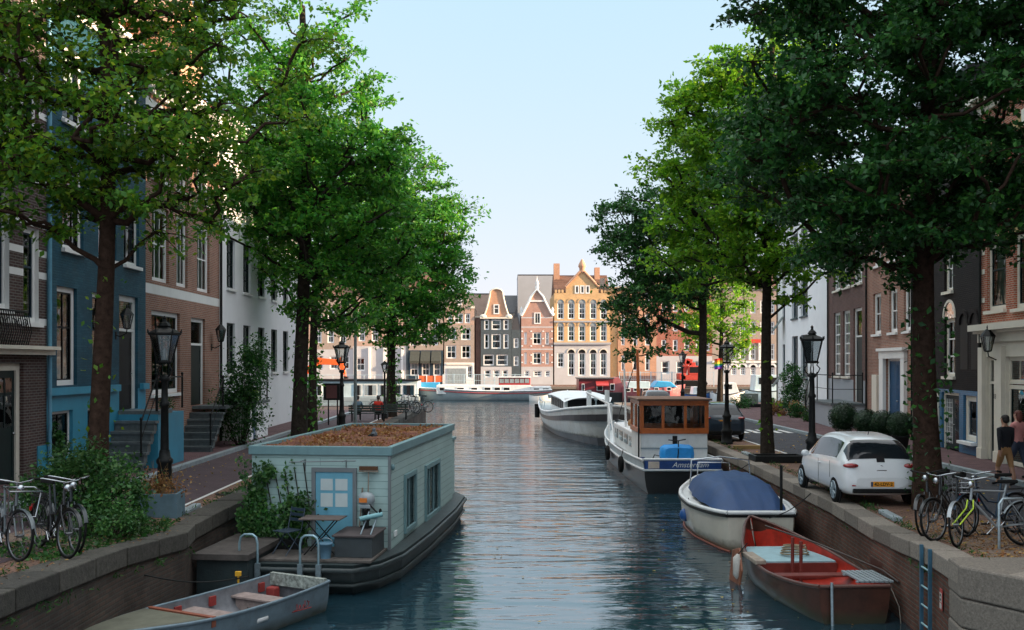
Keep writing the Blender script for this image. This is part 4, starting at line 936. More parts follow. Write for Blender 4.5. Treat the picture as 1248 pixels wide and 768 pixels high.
# boats across the river
def hull_mb(Ln, B, fb, zk=-.5, bow=1.0, stern=.85, rake=.06, sheer=.5, n=24, k=7, full=.55, keelrise=.0, deck=None):
    """returns shell MB (material 0), rim list left and right; x: stern(0) -> bow(Ln), z=0 waterline"""
    mb = MB(); rows = []; rimL = []; rimR = []
    for i in range(n+1):
        t = i/n
        hb = B/2*min(1, (stern + (1-stern)*min(1, t/.35)**.7 if t < .35 else 1)) * ((1-max(0,(t-.5)/.5)**(2.2*bow))**.75 if t > .5 else 1)
        hb = max(hb, .02)
        zr = fb*(1+sheer*(max(0,(t-.35)/.65)**2) + sheer*.35*max(0,(.35-t)/.35)**2)
        row = []
        for j in range(k+1):
            a = PI/2*j/k
            y = hb*math.cos(a)**full if j < k else 0
            zz = zr-(zr-zk)*math.sin(a)
            x = Ln*t + (Ln*rake*(zz-zk)/(fb-zk) if t > .85 else 0)*max(0,(t-.85)/.15)
            row.append((x, y, zz))
        rows.append(row); rimL.append((row[0][0],hb,zr)); rimR.append((row[0][0],-hb,zr))
    for s in (1, -1):
        vs = [(x, s*y, z) for row in rows for (x,y,z) in row]; fs = []
        for i in range(n):
            for j in range(k):
                q = (i*(k+1)+j, (i+1)*(k+1)+j, (i+1)*(k+1)+j+1, i*(k+1)+j+1); fs.append(q if s < 0 else q[::-1])
        mb.add(vs, fs, 0, True)
    tr = [(x,y,z) for (x,y,z) in rows[0]] + [(x,-y,z) for (x,y,z) in rows[0][-2::-1]]
    mb.poly(tr[::-1])
    return mb, rimL, rimR
def deck_mb(rl, rr_, dz, m=0, x0=None, x1=None):
    d = MB(); n = len(rl); vs = []
    for a, b in zip(rl, rr_): vs += [(a[0],a[1]*.985,a[2]+dz),(b[0],b[1]*.985,b[2]+dz)]
    d.add(vs, [(2*i,2*i+1,2*i+3,2*i+2) for i in range(n-1)], m)
    return d
def waterline(m, z=.13, col=(.03,.035,.018)):
    t = m.node_tree; N = t.nodes; L = t.links; b = N['Principled BSDF']; src = b.inputs['Base Color'].links[0].from_socket
    tc = N.new('ShaderNodeTexCoord'); sp = N.new('ShaderNodeSeparateXYZ'); L.new(tc.outputs['Object'], sp.inputs[0])
    n = N.new('ShaderNodeTexNoise'); n.inputs['Scale'].default_value = 5; n.inputs['Detail'].default_value = 8; L.new(tc.outputs['Object'], n.inputs['Vector'])
    a = N.new('ShaderNodeMath'); a.operation = 'MULTIPLY_ADD'; a.inputs[1].default_value = -.22; L.new(n.outputs['Fac'], a.inputs[0]); L.new(sp.outputs[2], a.inputs[2])
    mr = N.new('ShaderNodeMapRange'); mr.inputs['From Min'].default_value = z-.20; mr.inputs['From Max'].default_value = z-.02; mr.inputs['To Min'].default_value = .85; mr.inputs['To Max'].default_value = 0; L.new(a.outputs[0], mr.inputs['Value'])
    mx = N.new('ShaderNodeMix'); mx.data_type = 'RGBA'; L.new(mr.outputs[0], mx.inputs['Factor']); L.new(src, mx.inputs['A']); mx.inputs['B'].default_value = (*col,1); L.new(mx.outputs['Result'], b.inputs['Base Color']); return m
def boatmat(name, col, **k): return mat(name, col, k.pop('rough', .35), var=k.pop('var', .1), scale=k.pop('scale', 1.5), dirt=k.pop('dirt', .25), **k)
BM = {'hullwhite': boatmat('boat_white', (.72,.73,.72)), 'hullgrey': boatmat('boat_grey', (.26,.31,.33)), 'hullblack': boatmat('boat_black', (.012,.014,.016), rough=.3),
      'maroon': boatmat('boat_maroon', (.17,.02,.03)), 'pink': boatmat('boat_pink', (.38,.11,.12)), 'redtrim': boatmat('boat_red', (.42,.05,.05)), 'paleblue': boatmat('boat_pale_blue', (.5,.62,.65)),
      'blue': boatmat('boat_blue', (.02,.10,.32)), 'varnish': mat('varnished_wood', (.44,.10,.015), .35, var=.3, scale=5, coat=.3), 'wood': mat('weathered_wood', (.30,.25,.2), .8, var=.35, scale=9, bump=.3, dirt=.3),
      'bluetarp': mat('blue_tarp', (.008,.045,.14), .6, var=.15, scale=3, bump=.25, bscale=5), 'skyblue': boatmat('boat_sky_blue', (.05,.35,.62))}
def bx(p0, p1, pt, pb, Y, y0, y1, off): # pixel rectangle at depth Y to local box numbers relative to off (x, z)
    return (fx(p0,Y)-off[0], fx(p1,Y)-off[0], y0, y1, fz(pb,Y)-off[1], fz(pt,Y)-off[1])
def portholes(t, p, rects, Y, y, off, m='glass', fr='white'):
    for (a,b,c,d) in rects:
        x0,x1,_,_,z0,z1 = bx(a,b,c,d,Y,0,0,off)
        o = MB().box(x0-.07,x1+.07,y-.05,y-.003,z0-.07,z1+.07).build('window', M[fr], t); MB().box(x0,x1,y-.062,y-.0505,z0,z1).build('pane', M['black'], o)
# long barge
YB = 121; X0 = fx(516.5,YB); off = (X0, WATER)
t = thing('river_barge', 'long white converted barge with a red wheelhouse moored across the river', 'barge', (X0,YB,WATER))
hb, rl, rr_ = hull_mb(fx(672,YB)-X0, 4.6, 1.15, sheer=.35, stern=.75, bow=1.2)
for mbx in (hb,): mbx.v = [((fx(672,YB)-X0)-x, y, z) for (x,y,z) in mbx.v]; mbx.f = [f[::-1] for f in mbx.f]
hb.build('hull', BM['hullgrey'], t)
Lb = fx(672,YB)-X0
st = MB(); st.tube([(Lb-a[0],-abs(a[1])-.02,a[2]) for a in rl], .09, 5); st.build('rub_rail', BM['hullwhite'], t)
st = MB(); st.tube([(Lb-a[0],-abs(a[1])*.99-.02,a[2]-.28) for a in rl], .06, 5); st.build('red_stripe', BM['redtrim'], t)
d = deck_mb([(Lb-a[0],a[1],a[2]) for a in rl], [(Lb-a[0],a[1],a[2]) for a in rr_], -.05); d.build('deck', BM['hullgrey'], t)
MB().box(*bx(533,646,469,480,YB,-1.7,1.7,off)).box(*bx(646,671,470.5,480,YB,-1.6,1.6,off)).build('cabin', BM['hullwhite'], t, bevel=.05)
w_ = MB().box(*bx(608,646,460,469,YB,-1.5,1.5,off)).build('wheelhouse', BM['redtrim'], t, bevel=.05)
for i in range(6): x0,x1,_,_,z0,z1 = bx(609+i*6.1,614+i*6.1,461.5,466.5,YB,0,0,off); MB().box(x0,x1,-1.56,-1.503,z0,z1).build('pane', M['kerbstone'], w_)
MB().box(*bx(607,647,459,460.2,YB,-1.7,1.7,off)).build('wheelhouse_roof', BM['hullwhite'], t)
portholes(t, None, [(537,543,472,475.5),(558,566,472.3,475),(575,582,472.3,475),(591,598,472,478),(603,609.5,472,478),(614,621,472,478)], YB, -1.7, off)
portholes(t, None, [(650,656.5,473,477),(661,668,473,477)], YB, -1.6, off)
# small white sloop beside it, pale houseboat, maroon houseboat, pink barge, right hand boats
def small_boat(label, p0, p1, Y, fb, hm, cab=None, B=2.2, group=None, flip=False):
    X0 = fx(p0,Y); Ln = fx(p1,Y)-X0
    t = thing('motor_boat', label, 'boat', (X0,Y,WATER), 0, group); h_, a, b = hull_mb(Ln, B, fb, sheer=.4)
    if flip:
        for q in (h_,): q.v = [(Ln-x,y,z) for (x,y,z) in q.v]; q.f = [f[::-1] for f in q.f]
        a = [(Ln-p[0],p[1],p[2]) for p in a]; b = [(Ln-p[0],p[1],p[2]) for p in b]
    h_.build('hull', BM[hm], t); deck_mb(a, b, -.06).build('deck', BM['hullwhite'], t)
    r = MB(); r.tube(a, .06, 5); r.tube(b, .06, 5); r.build('rub_rail', BM['hullblack'], t)
    if cab:
        c0, c1, hh, mm = cab
        c = MB(); pr = [(Ln*c0,0,fb*.95),(Ln*c0+.15,0,fb+hh),(Ln*c1-.5,0,fb+hh),(Ln*c1,0,fb*.95)]
        c.prism([(p[0],-B*.34,p[2]) for p in pr], (0,B*.68,0)); cb = c.build('cabin', BM[mm], t, bevel=.04)
        MB().box(Ln*c0+.5,Ln*c1-.9,-B*.34-.02,-B*.34-.004,fb+hh*.45,fb+hh*.85).build('pane', M['black'], cb)
    return t
small_boat('small white dinghy moored against the red wheelhouse barge', 645, 675, 117, .75, 'hullwhite', None, 1.8)
YP = 121; X0 = fx(345,YP); off = (X0, WATER)
t = thing('pale_houseboat', 'pale blue box houseboat with a row of curtained windows across the river', 'houseboat', (X0,YP,WATER))
MB().box(*bx(345,513,483,491,YP,-2.6,2.6,off)).build('pontoon', BM['hullgrey'], t, bevel=.05)
cb = MB().box(*bx(347,511,464.3,483.2,YP,-2.4,2.4,off)).build('cabin', BM['paleblue'], t)
MB().box(*bx(345,511.5,462,464,YP,-2.7,2.6,off)).build('roof', M['black'], t)
for (a,b) in ((436,444),(448,462),(466,474),(484,491),(494,507),(352,362),(372,384),(392,396)):
    x0,x1,_,_,z0,z1 = bx(a,b,469,481,YP,0,0,off); o = MB().box(x0-.12,x1+.12,-2.46,-2.403,z0-.1,z1+.1).build('window', BM['hullwhite'], t)
    n = 3; MB().box(x0,x1,-2.475,-2.4605,z0,z1).build('pane', M['glass'] if a > 480 else M['kerbstone'], o); MB().box((x0+x1)/2-.25,(x0+x1)/2+.2,-2.49,-2.4755,z0,z1).build('mullion', M['black'], o)
b = MB(); hz = fz(457,YP)-WATER; rz_ = fz(462,YP)-WATER
b.tube([(.3,-2.4,hz),(fx(511,YP)-X0-.2,-2.4,hz)], .03, 5)
for i in range(14): x = .3+(fx(511,YP)-X0-.5)*i/13; b.tube([(x,-2.4,rz_),(x,-2.4,hz)], .025, 5)
b.build('roof_railing', RM, t)
o = MB().box(fx(510,125),fx(536,125),123.4,125.5,.1-.9,fz(466,125)).build('site_container', BM['skyblue'], bevel=.04); tag(o, 'bright blue site container on the far quay beside the orange banner', 'container')
t = thing('orange_hoarding', 'orange hoarding with white posts across the river below the awnings', 'hoarding', (fx(510,127),127,.1))
MB().box(0,fx(540,127)-fx(510,127),-.04,.04,fz(465.5,127)-.1,fz(458,127)-.1).build('panel', mat('orange_board', (.75,.14,.04), .7), t)
for i in range(4): x = (fx(540,127)-fx(510,127))*i/3; MB().box(x-.05,x+.05,-.09,-.042,0,fz(457.5,127)).build('post', M['white'], t)
YM = 119; X0 = fx(703.7,YM); off = (X0, WATER)
t = thing('maroon_houseboat', 'maroon houseboat with a small red awning across the river', 'houseboat', (X0,YM,WATER))
MB().box(*bx(702,762,477.5,489,YM,-2.4,2.4,off)).build('hull', BM['hullblack'], t, bevel=.06)
MB().box(*bx(704,745,461.5,477.6,YM,-2.1,2.1,off)).build('cabin', BM['maroon'], t)
x0,x1,_,_,z0,z1 = bx(745,757,461,477.6,YM,0,0,off)
MB().prism([(x0,-2.1,z0),(x1+.4,-2.1,z0),(x1-.5,-2.1,z1+.15),(x0,-2.1,z1)], (0,4.2,0)).build('stern_cabin', BM['pink'], t)
MB().box(*bx(703,746,460.3,461.6,YM,-2.4,2.4,off)).build('roof', M['roofslate'], t)
x0,x1,_,_,z0,z1 = bx(724,739,464,468.6,YM,0,0,off); MB().prism([(x0,-2.1,z1),(x0,-3.1,z0),(x0,-3.1,z0-.12),(x0,-2.1,z1-.12)], (x1-x0,0,0)).build('awning', BM['redtrim'], t)
portholes(t, None, [(726,732,470,475),(742,746,468,474.5),(708,710,468,476)], YM, -2.1, off)
YK = 117; X0 = fx(758,YK); off = (X0, WATER)
t = thing('pink_barge', 'long dusty pink barge with a blue tarpaulin over its deckhouse across the river', 'barge', (X0,YK,WATER)); Lb = fx(830,YK)-X0
h_, a, b = hull_mb(Lb, 4, 1.55, sheer=.3, stern=.8); h_.build('hull', BM['pink'], t); deck_mb(a, b, -.05).build('deck', BM['hullgrey'], t)
MB().box(.5,Lb*.8,-2.2,2.2,-.3,.55).build('waterline_strake', BM['hullblack'], t, bevel=.05)
MB().box(*bx(764,790,465,475,YK,-1.5,1.5,off)).build('cabin', BM['paleblue'], t, bevel=.05)
x0,x1,_,_,z0,z1 = bx(793,823,464,472,YK,0,0,off); MB().prism([(x0,-1.6,z0),(x0+.6,-1.6,z1),(x1-.8,-1.6,z1-.1),(x1,-1.6,z0)], (0,3.2,0)).build('tarpaulin', BM['skyblue'], t, bevel=.1)
portholes(t, None, [(759.5,765,473.3,476.3),(770,776,473,476),(781,787,473,476)], YK, -2.0, off); portholes(t, None, [(795,799,472.5,476),(810,814,472,475)], YK, -1.98, off)
small_boat('white cabin boat across the river seen right of the dark parked car', 868, 905, 112, 1.0, 'hullwhite', (.2,.85,1.3,'hullwhite'), 3)
small_boat('pale blue cabin cruiser across the river beside the white corner house', 908, 965, 116, 1.2, 'paleblue', (.15,.85,1.9,'paleblue'), 3.4)
small_boat('dark blue launch across the river between the tree trunks', 832, 866, 114, .9, 'blue', (.3,.75,.9,'hullwhite'), 2.6)
small_boat('low grey tender moored left of the maroon houseboat', 684, 703, 118, .7, 'hullgrey', (.3,.7,.6,'hullwhite'), 2)
# diggers on the far quay
def digger(name, label, X, Y, col, boom, s=1.0, flip=1):
    m = mat(name+'_paint', col, .5, var=.15); t = thing(name, label, 'excavator', (X,Y,.1))
    for y in (-1,1):
        c = MB(); c.prism([(-1.7,y-.25,.1),(1.7,y-.25,.1),(1.9,y-.25,.45),(1.7,y-.25,.8),(-1.7,y-.25,.8),(-1.9,y-.25,.45)], (0,.5,0)); c.build('track', M['rubber'], t, bevel=.05)
    MB().box(-1.3,.9,-1.0,1.0,.85,1.5).box(-1.7,-.8,-1.0,1.0,.9,1.75).build('body', m, t, bevel=.08)
    cb = MB().box(.1*flip-.6,.1*flip+.8,-1.0,-.1,1.5,2.7).build('cab', m, t, bevel=.08); MB().box(.1*flip-.45,.1*flip+.65,-1.02,-1.005,1.8,2.55).build('pane', M['black'], cb)
    def arm(nm, pts, ws):
        b = MB()
        for (p, q), (w0, w1) in zip(zip(pts, pts[1:]), zip(ws, ws[1:])):
            p, q = Vector((p[0],0,p[1])), Vector((q[0],0,q[1])); d = (q-p).normalized(); nrm = Vector((-d.z,0,d.x))
            b.prism([p+nrm*w0+Vector((0,-.25,0)), q+nrm*w1+Vector((0,-.25,0)), q-nrm*w1+Vector((0,-.25,0)), p-nrm*w0+Vector((0,-.25,0))], (0,.5,0))
        b.build(nm, m, t, bevel=.04)
    arm('boom', boom[0], [.3,.42,.35,.3]); arm('stick', boom[1], [.4,.3,.2])
    e = boom[1][-1]
    MB().prism([(e[0]-.3,-.5,e[1]+.1),(e[0]+.4,-.5,e[1]),(e[0]+.3,-.5,e[1]-.7),(e[0]-.5,-.5,e[1]-.5)], (0,1,0)).build('bucket', M['iron'], t, bevel=.05)
X = fx(365,125)
digger('orange_digger', 'orange excavator with its arm raised across the river between the left trunks', X, 124.5, (.8,.13,.02), ([(.8,1.8),(fx(388,125)-X,fz(441,125)),(fx(416,125)-X,fz(443,125))], [(fx(413,125)-X,fz(438,125)),(fx(417,125)-X,fz(446,125)),(fx(421,125)-X,fz(460,125))]))
X = fx(842,127)
digger('red_digger', 'red excavator on the far quay beside the right tree trunks', X, 126.9, (.5,.05,.03), ([(.3,1.8),(fx(843,127)-X,fz(443,127)),(fx(836,127)-X,fz(441,127))], [(fx(838,127)-X,fz(440,127)),(fx(835,127)-X,fz(446,127)),(fx(834,127)-X,fz(458,127))]))
# bushes by the far fence
# ------------------------------------------------------------------ trees and plants
def leafmesh(name, P, Nn, size, material, aspect=.62, fold=.25, rng=None):
    """P (n,3) leaf base points, Nn (n,3) normals; kite shaped leaves of two triangles folded on the midrib"""
    rng = rng or np.random.default_rng(1); n = len(P)
    Nn = Nn/np.linalg.norm(Nn, axis=1, keepdims=True)
    d = rng.normal(size=(n,3)); d[:,2] -= .35
    d -= Nn*np.sum(d*Nn, axis=1, keepdims=True); d /= np.linalg.norm(d, axis=1, keepdims=True)+1e-9
    b = np.cross(Nn, d); s = size*rng.uniform(.45,1.5,(n,1))
    v = np.empty((n,4,3)); v[:,0] = P; v[:,2] = P+d*s
    v[:,1] = P+d*s*.45+b*s*aspect*.5+Nn*s*fold*.4; v[:,3] = P+d*s*.45-b*s*aspect*.5+Nn*s*fold*.4
    me = bpy.data.meshes.new(name); me.vertices.add(n*4); me.vertices.foreach_set('co', v.reshape(-1).astype(np.float32))
    idx = np.arange(n)*4; f = np.stack([idx,idx+1,idx+2,idx,idx+2,idx+3],1).reshape(-1)
    me.loops.add(n*6); me.loops.foreach_set('vertex_index', f.astype(np.int32))
    me.polygons.add(n*2); me.polygons.foreach_set('loop_start', (np.arange(n*2)*3).astype(np.int32)); me.polygons.foreach_set('loop_total', np.full(n*2,3,np.int32))
    me.materials.append(material); me.update(calc_edges=True); me.validate()
    return me
def leaves(name, P, Nn, size, m, parent, rng, **k):
    o = bpy.data.objects.new(name, leafmesh(name, P, Nn, size, M[m] if isinstance(m, str) else m, rng=rng, **k)); COL.objects.link(o); o.parent = parent; return o
def tree(label, X, Y, gz, trunk_top, r0, blobs, nclump, nleaf, size, leaf, bark='bark', seed=1, lean=(0,0), clump=.75, kind='elm_tree', thin=1.0, skirt=None, group='canal side elms'):
    """blobs: crown ellipsoids (x, y, z, rx, ry, rz, weight) in world coordinates"""
    rng = np.random.default_rng(seed); t = thing(kind, label, 'tree', (X,Y,gz), 0, group)
    B = np.array(blobs, float); wts = B[:,6]*B[:,3]*B[:,4]*B[:,5]; wts /= wts.sum()
    cl = []
    tries = 0
    while len(cl) < nclump and tries < nclump*40:
        tries += 1; b = B[rng.choice(len(B), p=wts)]
        u = rng.normal(size=3); u /= np.linalg.norm(u); u *= rng.uniform(.25,1)**.45
        p = b[:3]+u*b[3:6]-np.array([X,Y,gz])
        if all(np.linalg.norm(p-q) > clump*.75 for q in cl): cl.append(p)
    # trunk
    zt = trunk_top-gz; n = 12; tp = []
    for i in range(n+1):
        f = i/n; tp.append(np.array([lean[0]*f+.09*math.sin(f*5+seed), lean[1]*f+.09*math.cos(f*4+seed*2), -.1+f*(zt+.1)]))
    nodes = [(tp[i], -1 if i == 0 else i-1) for i in range(n+1)]
    startz = min(c[2] for c in cl)-.6
    cost0 = [0]*(n+1)
    order = sorted(range(len(cl)), key=lambda i: np.hypot(cl[i][0]-lean[0]*.5, cl[i][1])+.25*abs(cl[i][2]-zt*.7))
    kid = {}
    for i in order:
        c = cl[i]; best = None
        for k, (p, _) in enumerate(nodes):
            if k <= n and (p[2] < max(zt*.25, startz*.8) or k == 0): continue
            dv = c-p; d = np.linalg.norm(dv); rise = dv[2]
            hd = np.hypot(dv[0], dv[1])
            cost = d + (1.2*max(0, .25*hd-rise)) + .25*cost0[k]
            if best is None or cost < best[0]: best = (cost, k, d)
        k = best[1]; nodes.append((c, k)); cost0.append(cost0[k]+best[2])
    cnt = [0]*len(nodes)
    for i in range(len(nodes)-1, -1, -1):
        if i > n: cnt[i] += 1
        p = nodes[i][1]
        if p >= 0: cnt[p] += cnt[i]
    tot = cnt[0]; mb = MB()
    def rad_(i):
        if i <= n: return max(.03, r0*(1-.62*(i/n)**1.1)) * (1.35 if i == 0 else 1.12 if i == 1 else 1)
        return min(r0*.55, .016+.02*math.sqrt(cnt[i])*.9)
    mb.tube([tuple(p) for p in tp], [rad_(i) for i in range(n+1)], 12)
    for i in range(n+1, len(nodes)):
        a = nodes[nodes[i][1]][0]; b = nodes[i][0]; ra = min(rad_(nodes[i][1])*.8, rad_(i)*1.25); rb = rad_(i)*.85
        mid1 = a+(b-a)*.33+np.array([0,0,-.04*np.linalg.norm(b-a)])+rng.normal(size=3)*.06; mid2 = a+(b-a)*.66+rng.normal(size=3)*.07
        mb.tube([tuple(a), tuple(mid1), tuple(mid2), tuple(b)], [ra,(ra*2+rb)/3,(ra+2*rb)/3,rb], 6, cap=False)
    # clump twigs and leaves
    Pn = []; Nn = []; per = max(8, nleaf//max(1,len(cl)))
    for c in cl:
        ntw = 6; R_ = clump*rng.uniform(.7,1.25)
        for q in range(ntw):
            u = rng.normal(size=3); u[2] = u[2]*.55+.08; u /= np.linalg.norm(u); e = c+u*R_*np.array([1.15,1.15,.8])
            mb.tube([tuple(c), tuple(c+(e-c)*.5+np.array([0,0,.05])), tuple(e)], [.016,.010,.004], 4, cap=False)
            m_ = int(per/ntw*rng.uniform(.6,1.4)*thin)
            f = rng.uniform(.15,1.08,(m_,1))**.8
            p = c+(e-c)*f+rng.normal(size=(m_,3))*np.array([.17,.17,.11])*R_
            Pn.append(p); nn = rng.normal(size=(m_,3))*.75; nn[:,2] += .8; Nn.append(nn)
    if skirt:  # epicormic leaves on the trunk: (z0, z1, count)
        z = rng.uniform(skirt[0],skirt[1],(skirt[2],1)); an = rng.uniform(0,2*PI,(skirt[2],1)); rr = r0+rng.uniform(-.03,.22,(skirt[2],1))**1
        tz = np.concatenate([lean[0]*z/zt+rr*np.cos(an), lean[1]*z/zt+rr*np.sin(an), z],1); Pn.append(tz); nn = rng.normal(size=(skirt[2],3)); nn[:,2] += .3; Nn.append(nn)
    mb.build('trunk', M[bark], t)
    P = np.concatenate(Pn); Q = np.concatenate(Nn)
    leaves('crown', P, Q, size, leaf, t, rng)
    return t
G = gl
tree('elm beside the black lamp post on the left quay, olive leaves, nearest left trunk', -7.65, 18.9, gl(-7.65,18.9), 11.6, .2,
     [(-7.6,18.9,8.3,2.6,2.3,2.6,1),(-8.8,18.5,7.0,1.6,1.8,1.7,.9),(-6.2,18.9,7.2,1.7,1.7,1.7,.8),(-7.2,18.9,11.2,2.6,2.4,2.2,1),(-5.2,19.2,8.4,1.5,1.5,1.8,.6),(-9.6,18.6,9.2,1.4,1.7,2.2,.8),(-9.0,18.3,5.9,1.2,1.3,.8,.7),(-6.3,19,5.9,1.2,1.2,.8,.6)], 160, 38000, .115, 'leaf_a', 'barkred', 5, clump=.66, skirt=(.5,4.6,70))
tree('elm behind the turf roofed houseboat, tall green crown reaching over the water', -6.15, 30.3, 0, 14.0, .24,
     [(-5.6,30.3,9.0,2.9,2.7,3.8,1),(-4.2,30.3,7.4,1.7,2.2,2.7,.9),(-7.4,30.3,8.2,1.8,2.2,2.8,.9),(-5.9,30.3,12.6,1.4,1.8,2.6,.8),(-4.1,30.3,9.2,1.3,1.6,2.0,.7),(-7.6,30,12.0,1.9,1.8,2.2,.8),(-5.0,30.3,5.2,1.6,1.6,1.1,.6)], 185, 46000, .145, 'leaf_b', 'bark', 11, clump=.72, skirt=(.5,4.5,160))
tree('elm half hidden behind the second left trunk, beside the white house', -8.4, 44, 0, 14.5, .2,
     [(-8.4,44,9.5,3.0,2.8,3.9,1),(-9.3,44,13,2.2,2.2,2.0,.7),(-7.4,44,5.6,2.0,2.0,1.4,.7)], 120, 22000, .19, 'leaf_b', 'bark', 17, clump=.85, skirt=(.5,4,200))
tree('elm by the bench at the far end of the left quay, ivy on its trunk', -6.5, 57.8, 0, 15.0, .27,
     [(-5.7,57.8,9.5,3.4,3.2,4.2,1),(-4.5,57.8,8.0,2.5,2.6,2.6,.9),(-8.0,57.8,11.5,2.6,2.6,3.6,.8),(-5.6,57.8,5.4,2.9,2.6,1.5,.7),(-5.6,57.8,13.6,2.2,2.0,2.4,.7),(-3.9,57.8,10.8,2.0,2,3.0,.8)], 225, 40000, .21, 'leaf_b', 'bark', 23, clump=.95, skirt=(.5,5,260))
tree('elm with one trunk far along the right quay, branches drooping toward the pink barge', 9.9, 50, 0, 14, .24,
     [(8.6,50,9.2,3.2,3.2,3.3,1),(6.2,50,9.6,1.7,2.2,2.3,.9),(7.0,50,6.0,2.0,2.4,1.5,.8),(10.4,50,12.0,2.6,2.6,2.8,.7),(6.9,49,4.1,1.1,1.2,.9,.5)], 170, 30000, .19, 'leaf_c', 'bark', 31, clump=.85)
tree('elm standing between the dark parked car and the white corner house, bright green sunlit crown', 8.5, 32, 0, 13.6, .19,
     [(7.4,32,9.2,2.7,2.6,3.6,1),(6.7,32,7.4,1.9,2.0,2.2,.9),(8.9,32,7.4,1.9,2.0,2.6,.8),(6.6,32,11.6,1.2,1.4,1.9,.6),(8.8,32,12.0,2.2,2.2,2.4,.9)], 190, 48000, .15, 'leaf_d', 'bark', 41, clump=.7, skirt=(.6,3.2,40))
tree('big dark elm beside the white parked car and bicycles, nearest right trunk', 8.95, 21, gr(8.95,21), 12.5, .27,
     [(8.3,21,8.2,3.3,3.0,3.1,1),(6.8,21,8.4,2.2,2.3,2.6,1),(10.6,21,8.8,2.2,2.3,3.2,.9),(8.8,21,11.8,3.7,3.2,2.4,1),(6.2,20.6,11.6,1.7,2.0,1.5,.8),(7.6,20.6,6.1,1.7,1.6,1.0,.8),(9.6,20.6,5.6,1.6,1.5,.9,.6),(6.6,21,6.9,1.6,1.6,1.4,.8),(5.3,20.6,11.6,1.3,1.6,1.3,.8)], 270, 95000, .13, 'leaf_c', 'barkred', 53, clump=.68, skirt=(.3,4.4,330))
# far bits of foliage: tree beyond the white corner house
tree('elm behind the white corner house at the far end of the right street', 16.5, 76, 0, 11, .2, [(15.5,76,8,3,3,3.4,1),(17,76,5,2.5,2.5,1.8,.6)], 70, 9000, .24, 'leaf_d', 'bark', 61, clump=1.0)
def bush(name, label, X, Y, gz, blobs, n, size, leaf, seed, cat='bush', group=None, stems=6, extra=None):
    rng = np.random.default_rng(seed); t = thing(name, label, cat, (X,Y,gz), 0, group)
    B = np.array(blobs, float); wts = B[:,3]*B[:,4]*B[:,5]; wts /= wts.sum(); mb = MB(); Pn = []; Nn = []
    nc = max(6, n//70)
    for i in range(nc):
        b = B[rng.choice(len(B), p=wts)]; u = rng.normal(size=3); u /= np.linalg.norm(u); c = b[:3]+u*b[3:6]*rng.uniform(.35,1)**.5
        c[2] = max(c[2], .04); m_ = int(70*rng.uniform(.5,1.5)); s = min(b[3:6])*.28
        Pn.append(c+rng.normal(size=(m_,3))*s); nn = rng.normal(size=(m_,3))*.8; nn[:,2] += .55; Nn.append(nn)
        if i < stems*4: mb.tube([(c[0]*.15,c[1]*.15,-.05),(c[0]*.6,c[1]*.6,c[2]*.55),tuple(c)], [.02,.012,.005], 5, cap=False)
    mb.build('stems', M['bark'], t)
    P = np.concatenate(Pn); P[:,2] = np.maximum(P[:,2], .01)
    leaves('foliage', P, np.concatenate(Nn), size, leaf, t, rng)
    return t
bush('tree_pit_bush', 'leafy green bush round the foot of the nearest left tree', -7.5, 17.9, gl(-7.5,17.9), [(0,0,.75,.95,.7,.55),(.55,-.4,.45,.7,.6,.4),(-.55,-.3,.6,.6,.5,.5),(-.1,0,1.2,.5,.4,.3)], 8500, .075, 'leaf_shrub', 3)
bush('tree_pit_bush', 'low ferny plants spilling over the left quay edge before the leafy bush', -6.75, 16.75, gl(-6.75,16.75), [(0,0,.2,.55,.6,.22),(.35,.55,.12,.3,.5,.14)], 3000, .06, 'leaf_shrub', 4)
bush('climbing_shrub', 'tall straggling shrub in front of the white house on the left', -9.7, 36.5, .12, [(0,0,1.2,.8,.8,1.1),(.2,.1,2.6,.8,.7,1.0),(.5,0,3.6,.5,.5,.6)], 7500, .1, 'leaf_c', 5)
bush('climbing_shrub', 'climbing shrub against the white corner house on the right street', facr(60)-.8, 60, .12, [(0,0,1.0,.6,.8,.9),(0,.3,2.0,.5,.9,.9)], 3800, .12, 'leaf_c', 6)
for i, (px, py, Y, s, lf) in enumerate(((948,505,63,.8,'leaf_shrub'),(972,516,55,.7,'leaf_c'),(992,520,51,.6,'leaf_shrub'),(905,500,66,1.0,'leaf_c'))):
    p = at(px, py, Y)
    bush('street_bush', ['small bush at the left foot of the white corner house','small dark bush between the kerb and the white corner house','low bright bush nearest the iron stoop stair','bush behind the dark parked car under the trees'][i], p.x, Y, .1, [(0,0,.45*s,.8*s,.8*s,.5*s)], 1300, .1, lf, 20+i)
t_ = bush('reddish_bush', 'reddish brown low bush in the bed before the white corner house', at(960,520,57).x, 57, .1, [(0,0,.4,1.5,.9,.4)], 1400, .11, 'leaf_dry', 30)
for i, (px, Y, r) in enumerate(((1028,37.5,.56),(1056,36.0,.46),(1076,35.2,.46),(1098,34.3,.46))):
    p = at(px, 530, Y); rng = np.random.default_rng(60+i); gz = .12
    t = thing('topiary_pot', ['largest clipped ball shrub in a pot beside the iron stoop','second clipped ball shrub in a pot, right of the largest','third clipped ball shrub in a pot, before the blue door','last clipped ball shrub in a pot, next to the big trunk'][i], 'topiary', (p.x, Y, gz), 0, 'clipped ball shrubs in pots')
    MB().lathe([(.2,0),(.27,.42),(.3,.44),(.3,.5),(.25,.5)], n=14).build('pot', M['iron'] if i else M['granite'], t)
    u = rng.normal(size=(2600,3)); u /= np.linalg.norm(u,axis=1,keepdims=True); P = u*r*rng.uniform(.86,1.03,(2600,1))+np.array([0,0,.45+r*.9])
    leaves('clipped_ball', P, u+rng.normal(size=(2600,3))*.4, .055, 'topiary', t, rng); MB().ball((0,0,.45+r*.9), r*.86).build('inner_growth', M['topiary'], t)
